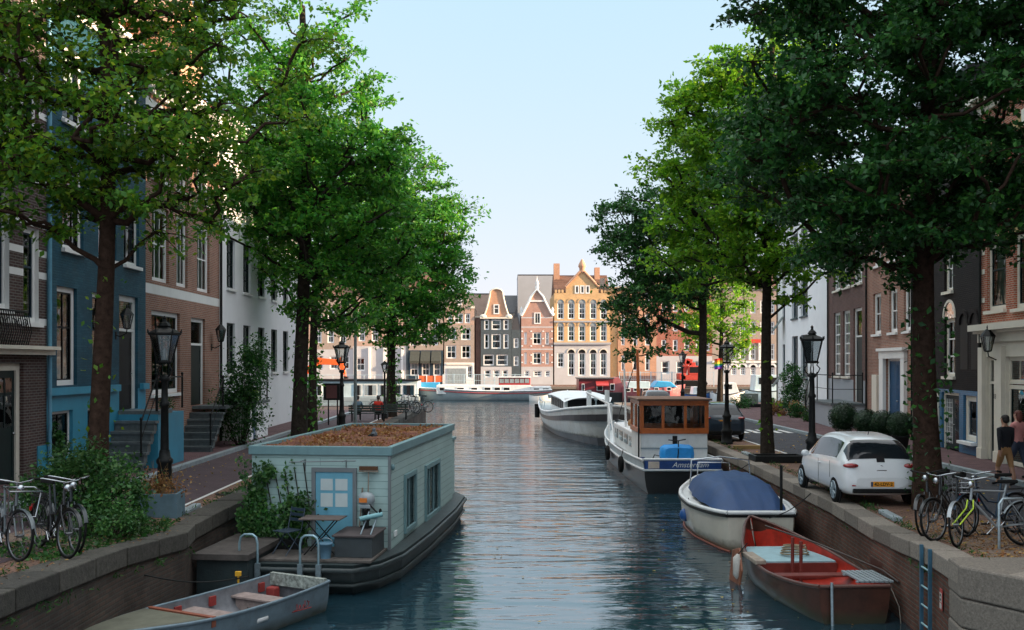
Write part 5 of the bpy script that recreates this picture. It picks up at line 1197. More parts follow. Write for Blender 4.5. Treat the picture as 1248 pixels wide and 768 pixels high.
# planter box left with dry red plants
p = (-6.9, 19.9, gl(-6.9,19.9))
t = thing('planter_box', 'blue grey wooden planter box with dry red plants beside the black lamp post', 'planter', p, .1)
b = MB()
for (a,b_,c,d) in ((-.42,.42,-.36,-.31),(-.42,.42,.31,.36),(-.42,-.37,-.31,.31),(.37,.42,-.31,.31)): b.box(a,b_,c,d,0,.5)
b.build('box', mat('planter_blue', (.10,.17,.21), .8, var=.2, dirt=.3), t); MB().box(-.37,.37,-.31,.31,.02,.44).build('soil', M['sand'], t)
rng = np.random.default_rng(9); P = rng.normal(size=(700,3))*np.array([.22,.18,.14])+np.array([0,0,.6]); nn = rng.normal(size=(700,3)); tag(leaves('dry_foliage', P, nn, .06, 'leaf_dry', t, rng), kind='stuff')
P = rng.normal(size=(500,3))*np.array([.14,.12,.16])+np.array([-.42,-.3,.3]); leaves('foliage', P, rng.normal(size=(500,3)), .06, 'leaf_shrub', t, rng)
st = MB()
for i in range(26): x, y = rng.uniform(-.3,.3), rng.uniform(-.25,.25); st.tube([(x,y,.4),(x*1.2,y*1.2,.7),(x*1.6+rng.normal()*.08,y*1.5,.8+rng.uniform(0,.35))], [.006,.004,.002], 4, cap=False)
st.build('dry_stalks', mat('dry_stalk', (.25,.15,.06), .9), t)
# plants on stoops of the left row and against walls
bush('stoop_plants', 'yellow green potted plants on the white stoop block', -10.3, 39.4, 1.6, [(0,0,.22,.3,.9,.2),(0,1.2,.2,.3,.5,.25)], 1800, .06, 'leaf_d', 12)
bush('stoop_plants', 'small trailing plant on the teal house stoop', -10.3, 30.4, 1.75, [(0,0,.12,.25,.2,.2)], 500, .05, 'leaf_c', 13)
bush('wall_creeper', 'dark creeper growing at the corner of the teal house beside the garage door', -10.85, 24.15, .2, [(0,0,.8,.14,.35,.8)], 1500, .07, 'leaf_c', 14)
# ground litter and weeds along the quay edges
def litter(name, x0f, x1f, ya, yb, zf, n, size, m, seed, up=1.5):
    rng = np.random.default_rng(seed); y = rng.uniform(ya,yb,n); f = rng.uniform(0,1,n); x = np.array([x0f(a)+(x1f(a)-x0f(a))*b for a,b in zip(y,f)])
    z = np.array([zf(a,b) for a,b in zip(x,y)])+rng.uniform(.006,.03,n); nn = rng.normal(size=(n,3))*.5; nn[:,2] += up
    o = leaves(name, np.stack([x,y,z],1), nn, size, m, None, rng); o['kind'] = 'stuff'; return o
litter('fallen_leaves', lambda y: xr(y)+.55, lambda y: xr(y)+2.6, 13.8, 19.5, gr, 2600, .06, 'leaf_dry', 2)
litter('fallen_leaves', lambda y: xl(y)-2.3, lambda y: xl(y)-.1, 10, 20, gl, 900, .05, 'leaf_dry', 3)
litter('quay_weeds', lambda y: xl(y)-1.6, lambda y: xl(y)-.35, 14.2, 19.5, gl, 2600, .08, 'leaf_shrub', 4, .2)
litter('scattered_leaves', lambda y: xr(y)+.3, lambda y: xr(y)+6.5, 19, 45, gr, 700, .07, 'yellowleaf', 5)
litter('scattered_leaves', lambda y: xl(y)-5, lambda y: xl(y)-.5, 19, 45, gl, 500, .07, 'yellowleaf', 6)
strip('left_planting_bed', M['sand'], lambda y: xl(y)-2.2, lambda y: xl(y)-.55, 15.6, 19.3, 8, 2, lambda x, y: gl(x,y)+.006)
strip('right_planting_bed', M['sand'], lambda y: xr(y)+.6, lambda y: xr(y)+2.4, 14.0, 19.6, 12, 2, lambda x, y: gr(x,y)+.006)

# grass and moss tufts in the joints of the coping
def tufts(name, xf, ya, yb, n, zf, seed, per=9):
    rng = np.random.default_rng(seed); P = []
    for k in range(n):
        y = rng.uniform(ya, yb); x = xf(y)+rng.normal()*.05; m_ = rng.integers(3, per*2); q = rng.normal(size=(m_,3))*np.array([.05,.08,.02])+np.array([x,y,zf(x,y)+.05]); P.append(q)
    P = np.concatenate(P); nn = rng.normal(size=(len(P),3)); nn[:,2] *= .3; o = leaves(name, P, nn, .075, 'leaf_shrub', None, rng, aspect=.25); o['kind'] = 'stuff'
tufts('coping_grass', lambda y: xl(y)-.56, 10, 30, 90, gl, 71); tufts('coping_grass', lambda y: xr(y)+.56, 14, 40, 110, gr, 72)
tufts('wall_weeds', lambda y: xl(y)+.03, 10, 19, 26, lambda x, y: gl(x,y)-.38, 73); tufts('wall_weeds', lambda y: xr(y)-.03, 14.5, 40, 40, lambda x, y: gr(x,y)-.36, 74)
# ------------------------------------------------------------------ boats in the canal
# turf roofed houseboat
HBX, HBY, HRZ = -3.83, 20.68, -rad(6.4)
t = thing('turf_roof_houseboat', 'pale green boarded houseboat with a flat brown turf roof and a blue door', 'houseboat', (HBX,HBY,WATER), HRZ)
clad = brickmat('pale_green_boards', (.38,.52,.50), (.41,.55,.53), (.17,.26,.26), bw=3.2, bh=.155, ms=.006, rough=.6, var=.1, bump=.5, spec=.4, dscale=.8)
HB = {'hull': mat('tarred_hull', (.02,.032,.034), .5, var=.4, scale=3, dirt=.4, dirtcol=(.07,.08,.07), bump=.3), 'trim': mat('pale_blue_trim', (.16,.28,.30), .5, var=.1, dirt=.2), 'door': mat('sky_blue_door', (.14,.38,.50), .5, var=.08), 'frame': mat('taupe_frame', (.17,.19,.20), .55, var=.1), 'pane': mat('white_blind', (.55,.62,.62), .4, var=.05), 'turf': mat('dry_sedum', (.15,.05,.03), 1, var=.6, scale=2.2, bump=1, bscale=26, dirt=.75, dirtcol=(.30,.19,.075))}
t.scale = (.92,1,1)
ol = [(-1.25,-1.5),(1.2,-1.5),(1.62,-1.0),(1.88,0),(1.98,2.5),(1.98,6),(1.85,8.4),(1.35,9.4),(-1.3,9.4),(-1.75,8.4),(-1.8,6),(-1.8,0),(-1.6,-1.0)]
hb = MB()
lv = [(-.6,.90),(-.1,.95),(.25,1.0),(.6,1.02)]
vs = [(x*s, (y-4)*s+4, z) for (z, s) in lv for (x,y) in ol]; n = len(ol)
hb.add(vs, [(k*n+i, k*n+(i+1)%n, (k+1)*n+(i+1)%n, (k+1)*n+i) for k in range(3) for i in range(n)], 0)
hb.poly([(x*1.02,(y-4)*1.02+4,.6) for (x,y) in ol]); hb.build('hull', HB['hull'], t, bevel=.04)
rr_ = MB(); q = [(x*1.03,(y-4)*1.03+4,.5) for (x,y) in ol]; rr_.tube(q+[q[0]], .05, 6); rr_.tube([(x*1.01,(y-4)*1.01+4,.2) for (x,y) in ol]+[(ol[0][0]*1.01,(ol[0][1]-4)*1.01+4,.2)], .035, 6); rr_.build('rub_rail', HB['hull'], t)
MB().box(-1.55,1.55,-1.42,-.02,.61,.65).build('fore_deck', mat('deck_planks', (.11,.095,.085), .8, var=.4, scale=7, dirt=.4), t)
wins = [(1.46,2.5,.80,1.90),(3.84,5.6,.70,1.86)]
wl = MB(); zr = 2.73
wl.add([(-1.6,0,.6),(1.6,0,.6),(1.6,0,zr-.16),(-1.6,0,zr-.16)], [(0,1,2,3)]); wl.add([(-1.6,0,.6),(-1.6,7.9,.6),(-1.6,7.9,zr-.16),(-1.6,0,zr-.16)], [(3,2,1,0)]); wl.add([(-1.6,7.9,.6),(1.6,7.9,.6),(1.6,7.9,zr-.16),(-1.6,7.9,zr-.16)], [(3,2,1,0)])
sw = wallface([(a,b,c,d) for (a,b,c,d) in wins], 7.9, zr-.16, [], z0=.6, reveal=.12)
wl.add([(1.6-y, x, z) for (x,y,z) in sw.v], sw.f)
wl.box(-1.45,1.45,7.9,9.1,.6,2.2); wl.build('wall', clad, t)
MB().box(1.565,1.625,-.03,.03,.6,zr-.16).build('corner_post', HB['frame'], t)
f = MB(); e = .06
f.box(-1.6-e,1.6+e,-e,.08,zr-.18,zr).box(-1.6-e,1.6+e,7.82,7.9+e,zr-.18,zr).box(-1.6-e,-1.52,.08,7.82,zr-.18,zr).box(1.52,1.6+e,.08,7.82,zr-.18,zr); f.build('roof_edge', HB['trim'], t, bevel=.01)
g = MB(); nx, ny = 26, 60; rg = random.Random(5); vs = []
for i in range(ny+1):
    for j in range(nx+1):
        x = -1.52+3.04*j/nx; y = .08+7.74*i/ny; vs.append((x,y,zr-.07+.05*math.sin(x*3+y)*math.sin(y*1.7)+rg.uniform(-.015,.02)))
g.add(vs, [(i*(nx+1)+j,i*(nx+1)+j+1,(i+1)*(nx+1)+j+1,(i+1)*(nx+1)+j) for i in range(ny) for j in range(nx)], 0, True); tf = g.build('turf_roof', HB['turf'], t)
rng = np.random.default_rng(8); P = np.stack([rng.uniform(-1.5,1.5,5200), rng.uniform(.1,7.8,5200), np.full(5200,zr-.05)],1); keep = np.sin(P[:,0]*2.3+1)*np.sin(P[:,1]*1.4)+rng.normal(size=5200)*.4 > -.3; P = P[keep]
o = leaves('sedum', P, rng.normal(size=(len(P),3))+np.array([0,0,.4]), .07, 'leaf_dry', tf, rng)
MB().box(-1.5,1.5,7.9,9.15,2.2,2.28).build('stern_roof', HB['trim'], t)
# door
dx0, dx1, dz0, dz1 = -.10, .76, .66, 2.20
dd = MB(); dd.box(dx0-.09,dx0,-.05,-.003,dz0,dz1+.09).box(dx1,dx1+.09,-.05,-.003,dz0,dz1+.09).box(dx0,dx1,-.05,-.003,dz1,dz1+.09); dd = dd.build('door', HB['frame'], t)
MB().box(dx0+.005,dx1-.005,-.03,-.004,dz0,dz1-.005).build('door_leaf', HB['door'], dd)
for (a,b) in ((dx0+.12,.30),(.36,dx1-.12)):
    for (c,d) in ((1.48,1.76),(1.82,2.06)): MB().box(a,b,-.036,-.0305,c,d).build('pane', HB['pane'], dd)
MB().box(dx0+.1,dx1-.1,-.04,-.0305,.8,.84).box(dx0+.1,dx1-.1,-.04,-.0305,1.3,1.34).build('door_panel', HB['door'], dd); MB().ball((dx0+.07,-.06,1.3), .03).build('handle', M['iron'], dd)
sh = MB(); sh.tube([(-.62,-.28,2.42),(.9,-.28,2.46)], .012, 5)
for x in (-.35,.6): sh.tube([(x,-.004,2.2),(x,-.004,2.45),(x,-.3,2.44)], .012, 5)
sh.build('bracket_rail', HB['frame'], t)
for (a,b,c,d) in wins:
    w_ = MB(); X = 1.6
    w_.box(X-.06,X+.06,a-.1,a,c-.1,d+.1).box(X-.06,X+.06,b,b+.1,c-.1,d+.1).box(X-.06,X+.06,a,b,c-.1,c).box(X-.06,X+.06,a,b,d,d+.1)
    nb = 2 if b-a < 1.3 else 3
    for k in range(1, nb): y = a+(b-a)*k/nb; w_.box(X-.05,X+.0,y-.03,y+.03,c,d)
    w_ = w_.build('window', HB['trim'], t); MB().add([(X-.03,a,c),(X-.03,b,c),(X-.03,b,d),(X-.03,a,d)], [(0,1,2,3)]).build('pane', M['glass'], w_)
    MB().box(X-.35,X-.3,a,b,c,d).build('blind', M['bluepaint'], w_)
lb = MB().ball((1.64,.12,2.3), .05,.05,.07).build('side_lamp', HB['trim'], t); MB().box(1.605,1.64,.35,.55,.82,.93).build('socket_box', M['white'], t)
# ivy on its front
rng = np.random.default_rng(12); Pn = []
for k in range(16):
    x = -1.6+rng.uniform(0,1.45); zt = {0:2.5}.get(k%5, rng.uniform(1.2,2.4) if x < -.6 else rng.uniform(1.1,1.9)); m_ = 130
    z = rng.uniform(.7,zt,m_); Pn.append(np.stack([x+rng.normal(size=m_)*.07+.12*np.sin(z*3+k), -.05-abs(rng.normal(size=m_))*.07, z],1))
for (cx,cz,r,m_) in ((-1.2,1.1,.35,700),(-.5,1.35,.33,600),(-.8,.85,.4,600),(-1.35,1.7,.15,150),(-1.05,2.2,.12,150)): Pn.append(np.stack([cx+rng.normal(size=m_)*r*.6,-.08-abs(rng.normal(size=m_))*.12,cz+rng.normal(size=m_)*r*.6],1))
P = np.concatenate(Pn); P[:,2] = np.clip(P[:,2],.66,2.55); iv = thing('ivy_plant', 'green ivy climbing the front wall of the turf roofed houseboat', 'ivy', (HBX,HBY,WATER), HRZ)
leaves('foliage', P, rng.normal(size=(len(P),3))*.6+np.array([.1,-1,.3]), .085, 'leaf_shrub', iv, rng)
st = MB()
for k in range(7): x = -1.5+k*.2; st.tube([(x,-.03,.66),(x+.1,-.03,1.3),(x-.05,-.03,1.9+.08*k)], .012, 5)
st.build('stems', M['bark'], iv); MB().box(-1.55,-.3,-.42,-.12,.65,.85).build('trough', M['iron'], iv)
def onhb(x, y, z=0): c, s = math.cos(HRZ), math.sin(HRZ); return (HBX+x*c-y*s, HBY+x*s+y*c, WATER+z)
# things on the houseboat deck
t = thing('deck_box', 'dark grey lidded deck box on the houseboat deck under the broom', 'storage box', onhb(1.0,-.62,.65), HRZ)
MB().box(-.38,.38,-.5,.5,0,.40).build('box', mat('deck_box_grey', (.04,.05,.055), .6, dirt=.2), t, bevel=.01); MB().box(-.42,.42,-.54,.54,.40,.44).build('lid', mat('deck_lid', (.075,.06,.06), .8, var=.3), t, bevel=.008)
t = thing('outboard_motor', 'grey and black outboard motor standing upright against the houseboat wall', 'outboard motor', onhb(1.05,-.30,1.09), HRZ)
MB().box(-.11,.13,-.14,.14,.42,.5).lathe([(.13,.5),(.16,.56),(.15,.66),(.1,.72),(.03,.74)], (0,0,0), 12, sx=1.15).build('cowl', mat('motor_cowl', (.30,.34,.36), .35), t, bevel=.02)
MB().box(-.1,.06,-.185,-.165,.55,.64).build('orange_badge', mat('orange_badge', (.7,.2,.03), .5), t)
MB().box(-.07,.07,-.07,.07,.15,.42).box(-.05,.05,-.05,.06,.0,.15).build('leg', M['iron'], t, bevel=.01); MB().tube([(.1,-.1,.5),(.24,-.22,.4),(.3,-.28,.37)], .018, 6).box(-.12,.12,-.02,.02,.02,.06).build('tiller', M['iron'], t)
t = thing('folding_trolley', 'folded silver hand trolley leaning on the dark deck box', 'trolley', onhb(1.22,-.85,1.09), HRZ)
for x in (-.1,.1): MB().tube([(x,-.15,0),(x+.12,.05,.42)], .016, 6).build('side_tube', M['galv'], t)
MB().tube([(-.12,-.15,.3),(.3,.0,.38)], .05, 8).build('rolled_mat', mat('trolley_mat', (.2,.42,.45), .6), t)
for x in (-.05,.25): MB().ring((x,.03,.42), .05, .02, (1,0,0), 14).build('wheel', M['rubber'], t)
t = thing('broom', 'brown bristle broom standing head up against the houseboat front wall', 'broom', onhb(1.05,-.09,1.09), HRZ)
MB().tube([(-.02,-.02,0),(0,0,1.15)], .014, 6).build('handle', BM['wood'], t); MB().box(-.19,.19,-.05,.03,1.17,1.24).build('brush', mat('bristle', (.10,.045,.02), .9, var=.4, scale=60), t)
MB().box(-.2,.2,-.035,.02,1.13,1.17).build('brush_block', BM['wood'], t)
o = MB().tube([(0,0,0),(.06,.02,.8)], .018, 6).build('spare_pole', BM['wood']); o.location = onhb(.86,-.1,1.09); tag(o, 'short wooden pole leaning beside the broom on the houseboat front', 'pole')
t = thing('bistro_table', 'folding bistro table with crossed legs in front of the blue door', 'table', onhb(.28,-.75,.65), HRZ)
MB().box(-.42,.42,-.28,.28,.70,.725).build('tabletop', mat('table_wood', (.11,.085,.075), .7, var=.3), t, bevel=.006)
for y in (-.22,.22):
    MB().tube([(-.32,y,0),(.3,y,.7)], .012, 6).build('leg', M['iron'], t); MB().tube([(.32,y,0),(-.3,y,.7)], .012, 6).build('leg', M['iron'], t)
t = thing('folding_chair', 'dark blue slatted folding chair left of the bistro table', 'chair', onhb(-.42,-.85,.65), HRZ-.5)
cm = mat('chair_blue', (.03,.05,.075), .5)
for x in (-.19,.19):
    MB().tube([(x,.25,0),(x,-.18,.47),(x*.95,-.2,.47)], .012, 6).build('leg', cm, t); MB().tube([(x,-.22,0),(x,.2,.46),(x,.3,.9)], .012, 6).build('leg', cm, t)
s = MB()
for k in range(6): s.box(-.2,.2,-.2+k*.072,-.14+k*.072,.455,.47)
s.build('seat', cm, t); s = MB()
for k in range(3): s.box(-.19,.19,.245+k*.025,.26+k*.025,.62+k*.1,.68+k*.1)
s.build('backrest', cm, t)
t = thing('blue_bucket', 'pale blue plastic bucket between the bistro table and the deck box', 'bucket', onhb(.47,-1.2,.65), HRZ)
MB().lathe([(.10,0),(.13,.26),(.145,.27),(.145,.3),(.12,.3)], n=16).build('pail', mat('pail_blue', (.12,.24,.34), .5), t); MB().tube([(.14*math.cos(a),.02,.29+.1*math.sin(a)) for a in [PI*i/8 for i in range(9)]], .006, 5).build('handle', M['chrome'], t)
for i, x in enumerate((-1.08,.12)):
    X, Y, Z = onhb(x,-1.70,0); t = thing('boarding_rail', ['left one of the two bent galvanised grab rails on the houseboat deck edge','right one of the two bent galvanised grab rails, near the bistro table'][i], 'grab rail', (X,Y,Z), HRZ)
    MB().tube([(0,0,.2),(0,0,1.0),(.03,0,1.12),(.1,0,1.17),(.26,0,1.17),(.33,0,1.12),(.36,0,1.0),(.36,0,.2)], .024, 10).build('tube', mat('rail_steel', (.28,.42,.48), .35, .5), t)
    MB().box(-.05,.05,-.03,.04,.1,.62).box(.31,.41,-.03,.04,.1,.62).build('socket', M['galv'], t)
# bird on the turf
t = thing('pigeon', 'small grey pigeon sitting on the turf roof', 'bird', onhb(.35,3.2,zr-.06), HRZ+1.2)
MB().lathe([(.01,0),(.055,.03),(.075,.08),(.055,.13),(.03,.16),(.04,.19),(.03,.225),(.005,.24)], (0,0,0), 10, sx=1.5).build('body', mat('pigeon_grey', (.10,.12,.14), .6), t); MB().prism([(-.06,-.05,.09),(-.22,-.03,.05),(-.22,.03,.05),(-.06,.05,.09)], (0,0,.02)).build('tail', M['iron'], t)
# landing step block between quay and houseboat
t = thing('landing_stage', 'dark timber landing stage between the left quay and the houseboat', 'landing stage', (-5.25,19.6,WATER), HRZ)
MB().box(-.55,.55,-.9,1.4,.75,.86).build('planking', mat('stage_top', (.07,.06,.055), .9, var=.4, bump=.3), t); MB().box(-.5,.5,-.8,1.3,-.4,.75).build('piles', HB['hull'], t)

# open grey aluminium boat
bdir = math.atan2(-.88,-.47)
t = thing('open_grey_boat', 'grey aluminium open rowing boat with two bench seats at the houseboat bow', 'rowing boat', (-3.72,18.15,WATER), bdir)
GB = {'alu': waterline(mat('boat_aluminium', (.15,.21,.25), .45, .35, var=.2, scale=5, dirt=.4, dirtcol=(.08,.06,.05)), .12), 'in': mat('boat_inner_grey', (.16,.165,.18), .7, var=.3, scale=5, dirt=.6, dirtcol=(.10,.05,.04)), 'bench': mat('bench_pinkish', (.30,.23,.21), .75, var=.25, scale=10, dirt=.4), 'olive': mat('olive_ply', (.13,.13,.095), .85, var=.25, scale=3, dirt=.4), 'red': mat('faded_red', (.30,.035,.03), .7, dirt=.4)}
def open_boat(t, Ln, B, fb, outer, inner, stern=.9, bow=1.0, sheer=.3, floor=.1, rim='hullblack', full=.5, rr=.03):
    h_, a, b = hull_mb(Ln, B, fb, zk=-.3, stern=stern, bow=bow, sheer=sheer, full=full); h_.build('hull', outer, t)
    i_, ia, ib = hull_mb(Ln-.06, B-.07, fb, zk=floor, stern=stern, bow=bow, sheer=sheer, full=.32)
    i_.v = [(x+.03,y,z) for (x,y,z) in i_.v]; i_.f = [f[::-1] for f in i_.f]; i_.build('inner_hull', inner, t)
    r = MB(); r.tube(a, rr, 6); r.tube(b, rr, 6); r.tube([a[0],b[0]], rr, 6); r.build('gunwale', rim, t)
    return a, b
a, b = open_boat(t, 4.5, 1.45, .5, GB['alu'], GB['in'], rim=GB['alu'], sheer=.25)
for k, x in enumerate((.75,1.95)): MB().box(x,x+.34,-.66,.66,.33,.37).box(x+.05,x+.29,-.6,.6,.12,.33).build('bench', GB['bench'], t, bevel=.008)
dk = MB(); pts = [(p[0],p[1]*.98,p[2]+.012) for p in a if p[0] > 2.9]; pb = [(p[0],p[1]*.98,p[2]+.012) for p in b if p[0] > 2.9]
dk.prism(pts+pb[::-1], (0,0,.02)); dk.build('bow_deck', GB['olive'], t); MB().box(2.84,2.92,-.7,.7,.4,.56).build('deck_beam', mat('orange_edge', (.26,.075,.04), .7, dirt=.4), t)
MB().box(.03,.12,-.62,.62,.38,.6).build('transom_board', mat('flaking_paint', (.3,.33,.3), .8, var=.7, scale=14, dirt=.8, dirtcol=(.06,.05,.04)), t)
for (x, y) in ((.3,-.6),(1.5,-.62),(2.3,-.6),(2.6,.6)): MB().box(x,x+.14,y-.02,y+.02,.3,.46).build('red_patch', GB['red'], t)
MB().box(.15,.32,-.55,-.35,.12,.38).build('fuel_tank', GB['red'], t, bevel=.03)
ss = MB()
for i, pts in enumerate(([(0,.1),(.06,.14),(.02,.06),(.08,.03)],[(.12,.15),(.12,.03),(.16,.09),(.18,.03)],[(.22,.03),(.25,.1),(.29,.03)],[(.33,.13),(.33,.03),(.4,.03)],[(-.05,.0),(.45,.02)])):
    ss.tube([(.65+x,.735,.22+z) for (x,z) in pts], .009, 4)
ss.build('red_lettering', GB['red'], t)
t = thing('boat_fender', 'white cylindrical fender hanging on the side of the grey open boat', 'fender', (-3.98,16.25,WATER+.28), bdir)
MB().tube([(-.16,0,0),(-.12,0,0),(.12,0,0),(.16,0,0)], [.02,.06,.06,.02], 10).build('buoy', M['white'], t); MB().tube([(.15,0,0),(.2,-.1,.22)], .008, 4).build('rope', M['iron'], t)
o = MB().tube([(0,0,0),(0,0,.16)], .02, 6).box(-.05,.05,-.03,.03,.16,.24).build('yellow_marker'  , mat('yellow_plastic', (.65,.35,.02), .5)); o.location = (-4.75,17.75,WATER+.5); tag(o, 'small yellow marker standing on the rim of the grey open boat', 'marker')

# red open boat on the right
t = thing('red_open_boat', 'wooden open boat with red inside and a pale blue foredeck, nearest the right wall', 'rowing boat', (5.98,17.0,WATER), PI/2+rad(2.5))
RB = {'out': waterline(mat('dark_varnished_hull', (.06,.022,.014), .4, var=.5, scale=3, coat=.2, dirt=.4), .15), 'in': mat('red_inner', (.36,.022,.010), .5, var=.35, scale=4, dirt=.5, dirtcol=(.10,.03,.02)), 'deck': mat('pale_blue_deck', (.30,.46,.50), .6, var=.12, scale=4, dirt=.4), 'seat': mat('dark_red_wood', (.16,.03,.022), .5, var=.3)}
a, b = open_boat(t, 5.6, 1.86, .50, RB['out'], RB['in'], stern=.66, bow=.85, sheer=.8, rim=mat('gunwale_brown', (.10,.045,.035), .4), rr=.035)
pts = [(p[0],p[1]*.9,.44) for p in a if 3.0 < p[0] < 4.7]; pb = [(p[0],p[1]*.9,.44) for p in b if 3.0 < p[0] < 4.7]
MB().prism(pts+pb[::-1], (0,0,.03)).build('fore_deck', RB['deck'], t); MB().box(2.98,3.05,-.84,.84,.12,.44).build('bulkhead', RB['seat'], t)
for x, y0_, y1_ in ((2.1,-.85,.85),(1.0,-.8,.8)): MB().box(x,x+.28,y0_,y1_,.34,.38).build('thwart', RB['seat'], t, bevel=.006)
sl_ = MB()
for k in range(7): sl_.box(.1,1.0,-.72+k*.085,-.66+k*.085,.68,.71)
sl_.box(.2,.26,-.72,-.12,.65,.68).box(.8,.86,-.72,-.12,.65,.68); sl_.build('slatted_seat', BM['hullgrey'], t)
for y in (.15,-.02): MB().tube([(2.75,y,.12),(2.75,y,1.0 if y > 0 else .92)], .035, 8).build('mast_post', RB['seat'], t)
MB().box(2.4,3.3,.78,1.0,.53,.62).build('rubbing_block', BM['wood'], t, bevel=.02)
MB().prism([(3.2,1.06,.72),(3.55,1.10,.62),(3.6,1.16,-.05),(3.4,1.16,-.3),(3.05,1.14,-.25),(2.95,1.08,.3)], (0,.04,0)).build('leeboard', mat('leeboard_wood', (.22,.075,.035), .45, var=.3, dirt=.3), t, bevel=.012)
MB().prism([(1.2,-1.06,.76),(1.9,-1.05,.80),(2.0,-1.1,.45),(1.9,-1.12,.2),(1.4,-1.12,.18),(1.15,-1.1,.4)], (0,-.04,0)).build('leeboard', mat('leeboard_dark', (.08,.035,.025), .45), t, bevel=.012)
MB().tube([(-.06,.42,.72),(-.1,.42,-.2)], .028, 8).build('rudder_pole', M['galv'], t)
MB().tube([(5.0,0,.86),(3.2,-.5,.80),(1.2,-1.0,.66),(.3,-.9,.64)], .02, 6).build('oar', mat('dark_oar', (.05,.035,.03), .5), t)
MB().tube([(.0,-.6,.68),(-.05,-.75,.3),(-.02,-.8,-.05)], .008, 4).build('rope', BM['wood'], t)
t = thing('boat_fender', 'off white fender hanging beside the brown leeboard of the red open boat', 'fender', (5.95-1.25,20.1,WATER+.32))
MB().tube([(.02,0,.28),(0,0,.2),(0,0,-.14),(0,0,-.22)], [.03,.09,.09,.03], 12).build('buoy', mat('fender_white', (.55,.52,.47), .6, dirt=.4), t); MB().tube([(.02,0,.28),(.2,0,.5)], .01, 4).build('rope', M['iron'], t)
o = MB().tube([(.3*math.cos(k*.55)*(1-.006*k),.22*math.sin(k*.55)*(1-.006*k),.012*k*.4) for k in range(46)], .016, 5).build('coiled_rope', mat('old_rope', (.26,.2,.13), .9, var=.3)); o.location = (6.0,20.6,WATER+.49); tag(o, 'coil of pale rope on the blue foredeck of the red open boat', 'rope')
t = thing('boat_fender', 'dark blue ball fender hung on the left side of the covered sloop', 'fender', (4.80,26.5,WATER+.42)); MB().ball((0,0,0), .15,.15,.18).build('ball', BM['blue'], t); MB().tube([(0,0,.15),(.1,0,.45)], .012, 4).build('rope', M['iron'], t)
for i, y in enumerate((38.5,43.5)):
    t = thing('boat_fender', ['black tyre fender nearer the stern of the wheelhouse cruiser','black tyre fender amidships on the wheelhouse cruiser'][i], 'fender', (4.50,y,WATER+.55)); MB().ring((0,0,0), .24, .09, (1,0,0), 20, 8).build('tyre', M['rubber'], t); MB().tube([(0,0,.24),(.08,0,.55)], .014, 4).build('rope', M['iron'], t)
t = thing('mooring_pipe', 'pale blue steel pole floating between the red open boat and the right wall', 'pole', (7.0,15.6,WATER+.35), 0)
MB().tube([(.1,1.4,.25),(-.1,-.4,-.1)], .045, 8).build('tube', BM['paleblue'], t); MB().tube([(-.1,-.4,-.1),(-.15,-.7,-.16)], .09, 8).build('end_cap', M['rubber'], t)

# sloop under a blue canopy
t = thing('covered_sloop', 'cream hulled sloop under a dark blue canvas cover, behind the red open boat', 'sloop', (6.02,23.4,WATER), PI/2)
h_, a, b = hull_mb(6.3, 2.5, .86, zk=-.4, stern=.62, bow=.9, sheer=.25, full=.42); h_.build('hull', waterline(mat('cream_hull', (.66,.60,.50), .35, var=.08, scale=2, dirt=.45, dirtcol=(.36,.26,.16), coat=.3), .2, (.10,.07,.035)), t)
deck_mb(a, b, -.03).build('deck', BM['hullwhite'], t)
r = MB(); al = [(p[0],p[1]+.02,p[2]-.06) for p in a]; bl_ = [(p[0],p[1]-.02,p[2]-.06) for p in b]; r.tube(al, .05, 6); r.tube(bl_, .05, 6); r.tube([al[0],bl_[0]], .05, 6); r.build('rub_rail', M['iron'], t)
r = MB(); r.tube(a, .055, 6); r.tube(b, .055, 6); r.tube([a[0],b[0]], .055, 6); r.build('gunwale', BM['hullwhite'], t)
r = MB(); r.tube([(p[0],p[1]*.9+.02,.02) for p in a], .03, 5); r.tube([(p[0],p[1]*.9-.02,.02) for p in b], .03, 5); r.build('boot_stripe', mat('red_brown_stripe', (.2,.05,.03), .6), t)
cv = MB(); secs = [(.40,.72,.84,.88),(.7,.80,.86,1.05),(1.05,.88,.88,1.24),(1.4,.94,.9,1.36),(1.7,.97,.9,1.46),(1.85,.98,.92,1.50),(2.2,1.0,.92,1.47),(2.7,1.02,.92,1.51),(3.2,1.0,.93,1.48),(3.6,.97,.95,1.53),(3.9,.94,.97,1.50),(4.3,.9,1.0,1.44)]; m_ = 14; vs = []
for (x,hw,zb,zt) in secs:
    for j in range(m_+1):
        u = -1+2*j/m_; zz = zb+(zt-zb)*(1-abs(u)**4.5)+.03*math.sin(j*2.3+x*2.2)*(1-abs(u)**3)+.012*math.sin(j*5.1+x*7); vs.append((x+.04*math.sin(j*1.7), u*hw*(1+.025*math.sin(x*6+j)), zz))
cv.add(vs, [(i*(m_+1)+j,(i+1)*(m_+1)+j,(i+1)*(m_+1)+j+1,i*(m_+1)+j+1) for i in range(len(secs)-1) for j in range(m_)], 0, True); cv.poly(vs[-(m_+1):]); cv.poly(vs[:m_+1])
cv.build('canvas_cover', BM['bluetarp'], t)
r = MB(); r.tube([(4.35,-.85,1.0),(4.4,-.8,1.75),(4.4,.0,1.85),(4.4,.8,1.75),(4.35,.85,1.0)], .025, 6); r.tube([(5.2,-.5,1.0),(5.25,-.45,1.6),(5.25,.45,1.6),(5.2,.5,1.0)], .02, 6); r.build('hoop_rail', M['chrome'], t)
MB().tube([(.06,-.5,.86),(.06,-.5,2.05)], .035, 8).build('flag_pole', M['iron'], t)
